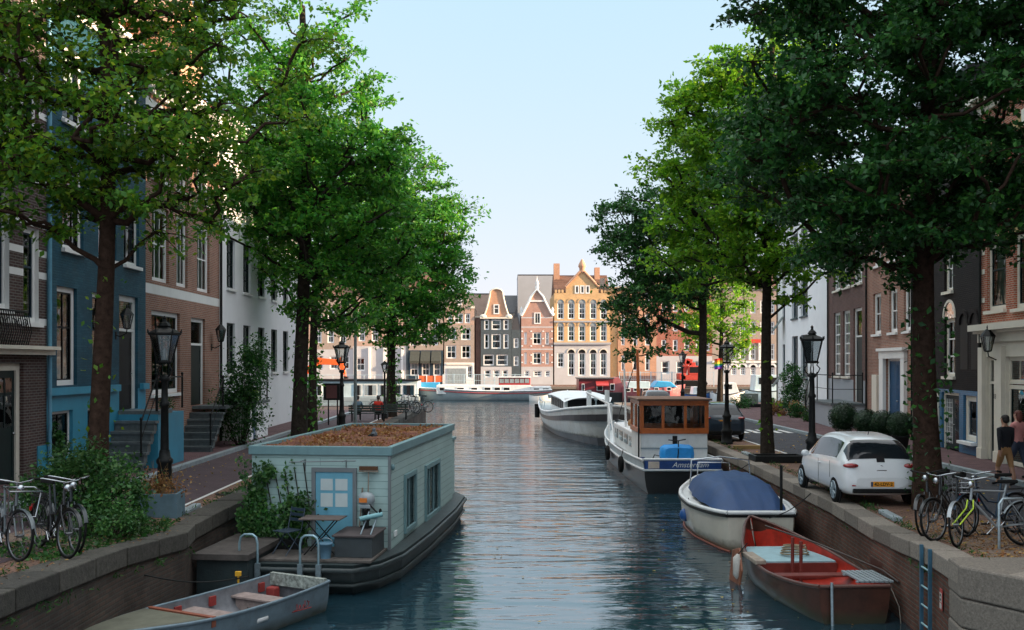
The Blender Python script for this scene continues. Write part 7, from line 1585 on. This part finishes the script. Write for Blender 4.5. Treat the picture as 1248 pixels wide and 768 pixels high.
# ------------------------------------------------------------------ cars
def crom(xs, tab):
    out = []
    for x in xs:
        for i in range(len(tab)-1):
            if tab[i][0] <= x <= tab[i+1][0]+1e-9: break
        p1, p2 = tab[i], tab[i+1]; p0 = tab[max(i-1,0)]; p3 = tab[min(i+2,len(tab)-1)]; f = (x-p1[0])/(p2[0]-p1[0])
        r = []
        for k in range(1, len(p1)):
            m1 = (p2[k]-p0[k])/(p2[0]-p0[0]+1e-9)*(p2[0]-p1[0]); m2 = (p3[k]-p1[k])/(p3[0]-p1[0]+1e-9)*(p2[0]-p1[0])
            h00, h10, h01, h11 = 2*f**3-3*f*f+1, f**3-2*f*f+f, -2*f**3+3*f*f, f**3-f*f
            r.append(h00*p1[k]+h10*m1+h01*p2[k]+h11*m2)
        out.append(r)
    return out
def car(name, label, loc, rz, tab, paint, plate_txt, side_win, rear_win, front_win, wheels, tail, belt_dark=None, group=None):
    t = thing(name, label, 'car', loc, rz); Lc = tab[-1][0]
    ns = 64; xs = [Lc*(.5-.5*math.cos(PI*i/ns))*.55+Lc*i/ns*.45 for i in range(ns+1)]; st = crom(xs, tab)
    seg = [2,3,5,5,9,4,6]; ring_ = []
    def sect(p):
        zb, zs, zr, wm, wr = p
        ctl = [(0,zb),(.78*wm,zb),(wm*.97,zb+.1),(wm,zb+(zs-zb)*.55),(wm*.955,zs),(wr,zr-.07*min(1,(zr-zs)/.3)),(wr*.8,zr-.012),(0,zr)]
        pts = []; cls = []
        for k in range(7):
            for i in range(seg[k]):
                f = i/seg[k]; pts.append((ctl[k][0]+(ctl[k+1][0]-ctl[k][0])*f, ctl[k][1]+(ctl[k+1][1]-ctl[k][1])*f)); cls.append(k+f)
        pts.append(ctl[7]); cls.append(7.0)
        # round the polygon corners
        for _ in range(2):
            q = pts[:]
            for i in range(1, len(pts)-1): q[i] = ((pts[i-1][0]+2*pts[i][0]+pts[i+1][0])/4, (pts[i-1][1]+2*pts[i][1]+pts[i+1][1])/4)
            pts = q
        return pts, cls
    V = {}; body = MB(); n = None; grid = []
    for x, p in zip(xs, st): pts, cls = sect(p); grid.append([Vector((x,a,b)) for (a,b) in pts]); n = len(pts)
    mids = [(cls[j]+cls[j+1])/2 for j in range(n-1)]
    def emit(mb, i, j, s, off=0):
        q = [grid[i][j],grid[i+1][j],grid[i+1][j+1],grid[i][j+1]]; q = [Vector((a.x,a.y*s,a.z)) for a in q]
        if off:
            nr = (q[1]-q[0]).cross(q[3]-q[0])
            if nr.length < 1e-9: return
            nr.normalize(); nr = nr if (nr.y*s > 0 or (abs(nr.y) < .3 and nr.z > -.2)) else -nr; q = [a+nr*off for a in q]
        f = (0,1,2,3) if s < 0 else (3,2,1,0); mb.add(q, [f], 0, True)
    vs = []
    for s in (-1,1):
        flat = [Vector((a.x,a.y*s,a.z)) for row in grid for a in row]
        fs = []
        for i in range(ns):
            for j in range(n-1):
                q = (i*n+j,(i+1)*n+j,(i+1)*n+j+1,i*n+j+1); fs.append(q if s < 0 else q[::-1])
        body.add(flat, fs, 0, True)
    for i in (0, ns):
        r = [Vector((a.x,-a.y,a.z)) for a in grid[i]]+[Vector((a.x,a.y,a.z)) for a in grid[i][::-1]]; body.poly(r if i else r[::-1])
    body.build('body', paint, t)
    def patch(nm, cond, m_, off=.006, par=t):
        sides = ((-1,),(1,)) if nm in ('side_window','tail_light') else ((-1,1),)
        for sd_ in sides:
            mb = MB()
            for s in sd_:
                for i in range(ns):
                    xm = (xs[i]+xs[i+1])/2
                    for j in range(n-1):
                        c = (grid[i][j]+grid[i+1][j+1])/2
                        if cond(xm, mids[j], c): emit(mb, i, j, s, off)
            if not mb.v: continue
            o = mb.build(nm, m_, par); bm = bmesh.new(); bm.from_mesh(o.data); bmesh.ops.remove_doubles(bm, verts=bm.verts, dist=.012); bm.to_mesh(o.data); bm.free()
    gm = M['carglass']; dk = M['black']
    patch('side_window', lambda x, v, c: side_win[0] < x < side_win[1] and 4.12 < v < 4.9 and c.z < 5, M['carblack'])
    patch('rear_window', rear_win, M['carblack']); patch('windscreen', front_win, M['carblack'])
    for s in (-1,1): MB().ball((.15,s*tail[0],tail[1]), .15,.17,.062, 16).build('tail_light', M['taillight'], t)
    wr = wheels[2]
    for x in wheels[:2]:
        for s in (-1,1):
            y = s*(wheels[3])
            a = MB().lathe([(wr+.055,0),(wr+.055,.012)], n=24); a.v = [(x+p[0], y+s*(p[2]-.055), wr+p[1]) for p in a.v]; a.build('wheel_arch', M['black'], t)
            w_ = MB(); w_.ring((x,y-s*.05,wr), wr-.07, .07, (0,1,0), 28, 8); w = w_.build('wheel', M['rubber'], t)
            r = MB(); r.ring((x,y+s*.012,wr), wr-.115, .014, (0,1,0), 28, 6)
            for k in range(7):
                an = 2*PI*k/7; e = Vector((x+(wr-.115)*math.cos(an), y+s*.012, wr+(wr-.115)*math.sin(an))); e2 = Vector((x+.03*math.cos(an), y+s*.022, wr+.03*math.sin(an))); r.tube([e2, e], [.03,.022], 5)
            r.lathe([(.001,0),(.05,.0),(.05,.02),(.001,.03)], (0,0,0), 10) if False else None
            r.ball((x,y+s*.02,wr), .04, .02, .04, 8); r.build('rim', M['galv'], w)
            dsk = MB().lathe([(wr-.12,0),(wr-.12,.01)], n=20); dsk.v = [(x+p[0], y-s*.03+s*p[2], wr+p[1]) for p in dsk.v]; dsk.build('brake_disc', M['iron'], w)
    return t, grid
M['taillight'] = mat('tail_light', (.32,.012,.015), .12, coat=.8, var=.3)
M['carblack'] = mat('tinted_car_glass', (.012,.016,.02), .04, var=.1, spec=.45)
M['carwhite'] = mat('white_car_paint', (.78,.80,.81), .3, var=.03, coat=.8, dirt=.06, dirtcol=(.35,.35,.33))
M['cardark'] = mat('dark_blue_car_paint', (.015,.03,.05), .3, var=.1, coat=.8)
M['plate'] = mat('yellow_plate', (.75,.30,.02), .5, var=.05)
tab = [(0,.42,.60,.64,.56,.46),(.05,.30,.76,.84,.73,.60),(.12,.25,.90,1.02,.79,.66),(.24,.23,.96,1.22,.82,.63),(.42,.22,.97,1.38,.838,.60),(.7,.22,.965,1.475,.845,.575),(1.2,.22,.945,1.52,.845,.565),(1.8,.22,.92,1.52,.845,.57),(2.35,.22,.90,1.44,.845,.585),(2.75,.22,.88,1.22,.84,.63),(3.05,.22,.86,1.01,.83,.66),(3.45,.22,.78,.87,.78,.60),(3.75,.28,.66,.72,.66,.5),(3.9,.40,.52,.56,.5,.38)]
t, g = car('white_hatchback', 'small white hatchback parked on the right quay with a yellow number plate', (8.13,21.42,0), PI/2-rad(1.0), tab, M['carwhite'], '42-LDV-2', (.62,2.62,1.72),
    lambda x, v, c: (.095 < x < .50 and v > 4.5 and c.z > 1.0) and (x < .44 or v > 5.6), lambda x, v, c: 2.4 < x < 3.0 and v > 5.05,
    (.66,3.22,.305,.835), (.625,.885))
def carplate(t, txt, z, y=0, x=-.006, w_=.5, blue=True, m_='plate'):
    p = MB().box(x-.012,x,-w_/2,w_/2,z-.055,z+.055).build('number_plate', M[m_], t, bevel=.004)
    if blue: MB().box(x-.0145,x-.0125,w_/2-.045,w_/2-.004,z-.05,z+.05).build('blue_strip', M['bluepaint'], p)
    text(txt, 'plate_text', M['black'], p, (x-.014,-.02,z-.002), (PI/2,0,-PI/2), .098, 0, .001, bold=.002)
carplate(t, '42-LDV-2', .50, x=-.002)
MB().box(-.012,.10,-.62,.62,.30,.40).build('bumper_insert', M['iron'], t, bevel=.02)
MB().tube([(.105,.0,.985),(.13,-.03,1.02),(.27,-.26,1.24)], .012, 5).build('wiper', M['black'], t); MB().box(.035,.06,-.11,.11,.77,.80).build('tailgate_handle', M['chrome'], t, bevel=.008)
MB().tube([(.07,-.04,.875),(.065,0,.895),(.07,.04,.875),(.07,-.04,.875)], .008, 5).build('emblem', M['chrome'], t)
for s in (-1,1):
    MB().ball((2.55,s*.93,.95), .07,.10,.075).tube([(2.5,s*.82,.92),(2.55,s*.9,.94)], .025, 5).build('mirror', M['carwhite'], t); MB().box(1.62,1.80,s*.845,s*.862,.80,.825).build('door_handle', M['carwhite'], t, bevel=.006)
    MB().box(.012,.05,s*.52-.12,s*.52+.12,.45,.48).build('reflector', M['taillight'], t, bevel=.008); MB().box(1.785,1.795,s*.842,s*.8465,.32,.90).box(.93,.94,s*.842,s*.8465,.55,.92).build('door_gap', M['iron'], t)
MB().tube([(.9,0,1.50),(.82,0,1.60)], .008, 5).build('aerial', M['black'], t)
gp = MB(); gp.tube([(.09,.58,.92),(.035,.55,.72),(.02,.46,.655),(.018,0,.645),(.02,-.46,.655),(.035,-.55,.72),(.09,-.58,.92)], .006, 4); gp.build('tailgate_gap', M['iron'], t)
tab2 = [(0,.42,.66,.72,.62,.52),(.06,.30,.84,.92,.78,.64),(.15,.25,.96,1.06,.84,.70),(.35,.23,1.02,1.30,.87,.66),(.6,.22,1.02,1.46,.885,.63),(1.1,.22,1.0,1.52,.89,.60),(1.9,.22,.97,1.52,.89,.59),(2.6,.22,.95,1.44,.89,.60),(3.1,.22,.93,1.20,.885,.66),(3.4,.22,.91,1.04,.875,.70),(3.9,.22,.82,.90,.82,.62),(4.3,.28,.70,.76,.7,.52),(4.45,.40,.54,.58,.52,.4)]
t, g = car('dark_estate_car', 'dark blue car with a yellow number plate parked behind the wheelhouse cruiser', (8.72,39.4,0), PI/2, tab2, M['cardark'], 'x', (.75,2.95,1.9),
    lambda x, v, c: .15 < x < .56 and v > 4.95, lambda x, v, c: 2.7 < x < 3.35 and v > 5.05, (.8,3.6,.32,.88), (.68,.93))
carplate(t, '61-SFH-6', .80, x=.035); MB().box(-.012,.10,-.66,.66,.30,.42).build('bumper_insert', M['iron'], t, bevel=.02)
for s in (-1,1): MB().ball((2.9,s*.98,1.0), .07,.10,.075).build('mirror', M['cardark'], t)
MB().tube([(.6,.55,1.47),(.7,.56,1.56),(2.3,.55,1.57),(2.4,.55,1.5)], .014, 5).build('roof_rail', M['chrome'], t); MB().tube([(.6,-.55,1.47),(.7,-.56,1.56),(2.3,-.55,1.57),(2.4,-.55,1.5)], .014, 5).build('roof_rail', M['chrome'], t)
t, g = car('grey_parked_car', 'grey car parked on the far stretch of the right quay behind the dark blue one', (9.0,58,0), PI/2, tab2, mat('grey_car_paint', (.10,.11,.12), .3, coat=.8), 'x', (.75,2.95,1.9),
    lambda x, v, c: .15 < x < .56 and v > 4.95, lambda x, v, c: 2.7 < x < 3.35 and v > 5.05, (.8,3.6,.32,.88), (.68,.93))
# ------------------------------------------------------------------ people
def skinbody(name, joints, bones, parent, mats, mfun, sub=2):
    """joints: name -> (pos, radius); one skinned surface"""
    ks = list(joints); idx = {k: i for i, k in enumerate(ks)}
    me = bpy.data.meshes.new(name); me.from_pydata([joints[k][0] for k in ks], [(idx[a], idx[b]) for a, b in bones], [])
    tmp = bpy.data.objects.new(name, me); COL.objects.link(tmp)
    sk = tmp.modifiers.new('skin', 'SKIN'); sk.use_smooth_shade = True; ss = tmp.modifiers.new('sub', 'SUBSURF'); ss.levels = sub; ss.render_levels = sub
    for k in ks:
        r = joints[k][1]; r = r if isinstance(r, tuple) else (r, r); me.skin_vertices[0].data[idx[k]].radius = r
    me.skin_vertices[0].data[idx['pelvis']].use_root = True
    bpy.context.view_layer.update(); ev = tmp.evaluated_get(bpy.context.evaluated_depsgraph_get()); m2 = bpy.data.meshes.new_from_object(ev); bpy.data.objects.remove(tmp); m2.name = name
    m2.materials.clear()
    for m_ in mats: m2.materials.append(m_)
    for p in m2.polygons: p.material_index = mfun(p.center); p.use_smooth = True
    o = bpy.data.objects.new(name, m2); COL.objects.link(o); o.parent = parent; return o
SKIN = mat('skin', (.42,.22,.14), .55, var=.08); SKIN2 = mat('skin_pale', (.55,.32,.24), .55, var=.08)
def person(label, loc, rz, top, legs, hair, skin=None, sit=False, shorts=False, group=None, hairlong=False, armup=False, s=1.0, stride=.16):
    """faces +y"""
    skin = skin or SKIN; t = thing('person', label, 'person', loc, rz, group); t.scale = (s,s,s)
    J = {}; B = []
    hz = .92 if not sit else .50
    J['pelvis'] = ((0,0,hz), (.155,.115)); J['waist'] = ((0,.0,hz+.18), (.135,.10)); J['chest'] = ((0,-.015,hz+.38), (.17,.12)); J['upper'] = ((0,-.02,hz+.50), (.15,.10)); J['neck'] = ((0,.0,hz+.60), .058); J['head0'] = ((0,.02,hz+.68), .075); J['head1'] = ((0,.03,hz+.77), (.082,.098)); J['head2'] = ((0,.015,hz+.85), .062)
    B += [('pelvis','waist'),('waist','chest'),('chest','upper'),('upper','neck'),('neck','head0'),('head0','head1'),('head1','head2')]
    J['nose'] = ((0,.135,hz+.755), .014); B.append(('head1','nose'))
    for sx, n in ((-1,'l'),(1,'r')):
        k = 1 if n == 'l' else -1
        J['hip'+n] = ((sx*.095,0,hz-.06), .098)
        if sit:
            J['knee'+n] = ((sx*.11,.42,hz+.0), .066); J['calf'+n] = ((sx*.11,.45,hz-.2), .055); J['ank'+n] = ((sx*.11,.42,.09), .04); J['toe'+n] = ((sx*.12,.6,.04), .04)
        else:
            f = stride*k; J['thigh'+n] = ((sx*.10,f*.35,hz-.25), .085); B.append(('hip'+n,'thigh'+n)); J['knee'+n] = ((sx*.10,f*.8+.02,hz-.45), .058); J['calf'+n] = ((sx*.10,f*.9-.03,hz-.62), .06); J['ank'+n] = ((sx*.10,f*1.1-.04,.09), .038); J['toe'+n] = ((sx*.12,f*1.1+.15,.04), .04)
        B += [('pelvis','hip'+n),(('hip'+n) if sit else 'thigh'+n,'knee'+n),('knee'+n,'calf'+n),('calf'+n,'ank'+n),('ank'+n,'toe'+n)]
        J['sh'+n] = ((sx*.19,-.02,hz+.51), .066)
        if sit: el, wr = (sx*.25,.10,hz+.24), (sx*.16,.32,hz+.12)
        elif armup and n == 'l': el, wr = (sx*.30,.06,hz+.30), (sx*.22,.26,hz+.52)
        else: el, wr = (sx*.25,-.03-.08*k,hz+.23), (sx*.26,.03-.16*k,hz+.0)
        J['el'+n] = (el, .05); J['wr'+n] = (wr, .034); J['palm'+n] = tuple([tuple(Vector(wr)+(Vector(wr)-Vector(el)).normalized()*.07), (.04,.022)])
        B += [('upper','sh'+n),('sh'+n,'el'+n),('el'+n,'wr'+n),('wr'+n,'palm'+n)]
        dv = (Vector(wr)-Vector(el)).normalized(); sd_ = Vector((0,1,0)) if abs(dv.y) < .8 else Vector((1,0,0))
        for q, (o_, ln) in enumerate(((-.033,.075),(-.011,.088),(.012,.082),(.033,.064))):
            b0 = Vector(J['palm'+n][0])+sd_*o_+dv*.02; J['f%d%s' % (q,n)] = (tuple(b0+dv*ln*.55), .0095); J['g%d%s' % (q,n)] = (tuple(b0+dv*ln+Vector((-sx*.02,0,0))), .008); B += [('palm'+n,'f%d%s' % (q,n)),('f%d%s' % (q,n),'g%d%s' % (q,n))]
        J['th'+n] = (tuple(Vector(wr)+dv*.06+sd_*.05), .010); B.append(('wr'+n,'th'+n))
    def mf(c):
        if c.z > hz+.585: return 2
        wrl, wrr = Vector(J['wrl'][0]), Vector(J['wrr'][0])
        if abs(c.x) > .14 and ((c-wrl).length < .17 and (c-wrl).dot(wrl-Vector(J['ell'][0])) > 0 or (c-wrr).length < .17 and (c-wrr).dot(wrr-Vector(J['elr'][0])) > 0): return 2
        if c.z > hz+.06 or (abs(c.x) > .2): return 0
        if not sit and c.z < .1: return 3
        if sit and c.z < .1: return 3
        if shorts and c.z < hz-.43: return 2
        return 1
    skinbody('body', J, B, t, [top, legs, skin, M['black']], mf)
    h = MB(); hc = (0,-.005,hz+.80)
    h.ball(hc, .094,.108,.088, 14); h.ball((0,-.04,hz+.745), .086,.08,.085, 12)
    if hairlong: h.ball((0,-.05,hz+.70), .09,.07,.16, 12)
    h.build('hair', hair, t)
    e = MB()
    for sx in (-.032,.032): e.ball((sx,.118,hz+.785), .011,.008,.008, 8)
    e.build('eyes', M['black'], t); MB().ball((0,.118,hz+.715), .026,.01,.006, 8).build('mouth', mat('lips', (.3,.09,.08), .5), t)
    ea = MB()
    for sx in (-1,1): ea.ball((sx*.088,.01,hz+.765), .012,.022,.032, 8)
    ea.build('ears', skin, t); return t
HAIR = mat('dark_hair', (.015,.010,.008), .6, var=.3, scale=40); HAIR2 = mat('auburn_hair', (.12,.03,.02), .6, var=.3, scale=40)
NAVY = mat('dark_sweater', (.012,.013,.018), .9, bump=.2, bscale=60); CHINO = mat('tan_chino', (.36,.19,.08), .85, var=.12, bump=.15, bscale=50)
pm = person('man seen from behind in a dark sweater and tan shorts walking past the cream shopfront', (12.62,25.1,.006), rad(12), NAVY, CHINO, HAIR, shorts=True, armup=False, s=1.0)
pw = person('woman in a pink top with auburn hair beside the man in the dark sweater', (13.28,25.75,.12), rad(20), mat('pink_top', (.62,.26,.24), .85), mat('dark_jeans', (.03,.04,.07), .85), HAIR2, SKIN2, hairlong=True, armup=True, s=.98)
b2 = person('person in a red top sitting on the bench behind the houseboat', (-6.75,53.2,0), rad(-8), mat('red_top', (.62,.03,.015), .8), M['black'], HAIR, sit=True)
b1 = person('person in a grey blue top sitting on the bench left of the red one', (-7.85,53.2,0), rad(6), mat('greyblue_top', (.12,.2,.26), .8), M['black'], HAIR, SKIN2, sit=True)
def bench(label, X, Y, rz):
    t = thing('park_bench', label, 'bench', (X,Y,0), rz); s = MB()
    for k in range(4): s.box(-1.0,1.0,-.2+k*.11,-.11+k*.11,.415,.45)
    s.build('seat', mat('bench_green', (.03,.045,.04), .7), t); s = MB()
    for k in range(3): s.box(-1.0,1.0,-.27-k*.02,-.24-k*.02,.52+k*.13,.62+k*.13)
    s.build('backrest', mat('bench_green', (.03,.045,.04), .7), t)
    for x in (-.85,.85): MB().tube([(x,.2,0),(x,.18,.41),(x,-.2,.41),(x,-.32,.9)], .025, 6).tube([(x,-.2,.41),(x,-.25,0)], .025, 6).build('leg', M['iron'], t)
    return t
bench('dark slatted bench with two people sitting on it behind the houseboat', -7.3, 53.2, 0)
bench('empty dark bench right of the far left trunk with the ivy', -5.0-1.3, 55.0, 0)
# ------------------------------------------------------------------ small street things
t = thing('utility_cabinet', 'grey green box bearing the number 7 at the far end of the right quay', 'cabinet', (at(913,486,68).x,68,0))
MB().box(-.55,.55,-.3,.3,.35,1.05).build('box', mat('cabinet_green', (.17,.20,.17), .6), t, bevel=.02); MB().box(-1.0,1.0,-.35,.35,0,.34).build('stand', M['iron'], t); text('7', 'number', M['white'], t, (0,-.31,.72), (PI/2,0,0), .5)
t = thing('rainbow_flag', 'rainbow flag on a slim pole at the end of the right quay', 'flag', (at(881,470,74).x,74,0))
MB().tube([(0,0,0),(0,0,4.2)], .03, 6).build('flag_pole', M['iron'], t)
for i, c in enumerate(((.6,.02,.02),(.7,.25,.01),(.75,.6,.03),(.03,.3,.06),(.02,.08,.4),(.2,.02,.3))):
    z1 = 3.5-i*.13; vs = []
    for k in range(9): vs += [(-.02-k*.075,.05*math.sin(k*.9),z1-.13-.01*k),(-.02-k*.075,.05*math.sin(k*.9),z1-.01*k)]
    MB().add(vs, [(2*k,2*k+2,2*k+3,2*k+1) for k in range(8)], 0, True).build('stripe', mat('flag_stripe', c, .8), t)
o = MB().box(-.55,.55,-.07,.07,0,.14).build('timber_beam', mat('yellow_timber', (.36,.24,.10), .8, var=.2), bevel=.012); o.location = (at(912,547,36).x,36,.0); o.rotation_euler = (0,0,.06); tag(o, 'yellowish timber beam lying on the quay beside the dark blue car', 'beam')
t = thing('tree_pit_border', 'low black border round the foot of the trunk between the cars', 'planter', (8.55,31.4,0))
MB().box(-.75,.85,-.45,-.36,0,.22).box(-.75,.85,.36,.45,0,.22).box(-.75,-.66,-.36,.36,0,.22).box(.76,.85,-.36,.36,0,.22).build('border', M['iron'], t, bevel=.01); MB().box(-.66,.76,-.36,.36,0,.15).build('soil', M['sand'], t)
for i, (x, y, a_) in enumerate(((-6.6,20.9,.05),(-6.75,18.1,.2),(7.75,20.0,-.1),(8.2,33.6,0))):
    o = MB().box(-.55,.55,-.09,.09,0,.09).build('edge_stone', M['kerbstone'], bevel=.02); o.location = (x,y,(gl if x < 0 else gr)(x,y)); o.rotation_euler = (0,0,PI/2+a_); tag(o, ['pale kerb stone at the foot of the planter box','pale kerb stone below the leafy left bush','pale kerb stone beside the big right trunk','pale kerb stone near the trunk between the cars'][i], 'kerb stone')
o = MB().lathe([(.3,0),(.3,.012)], n=20).build('manhole_cover', M['iron']); o.location = (-6.55,23.6,.008); tag(o, 'round iron manhole cover in the left brick paving', 'manhole cover')
# mooring lines
def rope(label, a, b, sag, r=.012, m_='iron'):
    a, b = Vector(a), Vector(b); pts = [a.lerp(b, i/10)-Vector((0,0,sag*math.sin(PI*i/10))) for i in range(11)]
    o = MB().tube([p-a for p in pts], r, 5).build('mooring_rope', M[m_]); o.location = a; tag(o, label, 'rope')
rope('mooring rope from the grey open boat to the left canal wall', (-5.98,16.3,-.35), (-4.6,17.9,WATER+.62), .12)
rope('mooring rope from the red open boat up to the right quay', (6.0,22.55,WATER+.95), (7.35,23.8,.02), .1)
rope('mooring rope from the covered sloop bow to the right quay', (6.0,29.4,WATER+1.0), (7.5,30.5,.03), .1)

# leaves afloat
rng = np.random.default_rng(91); n_ = 130; P = np.stack([rng.uniform(-1.5,6.5,n_)**1, rng.uniform(12,34,n_), np.full(n_, WATER+.012)],1); P[:60,0] = rng.uniform(5.0,6.9,60)
nn = rng.normal(size=(n_,3))*.05; nn[:,2] = 1; o = leaves('floating_leaves', P, nn, .07, 'yellowleaf', None, rng); o['kind'] = 'stuff'
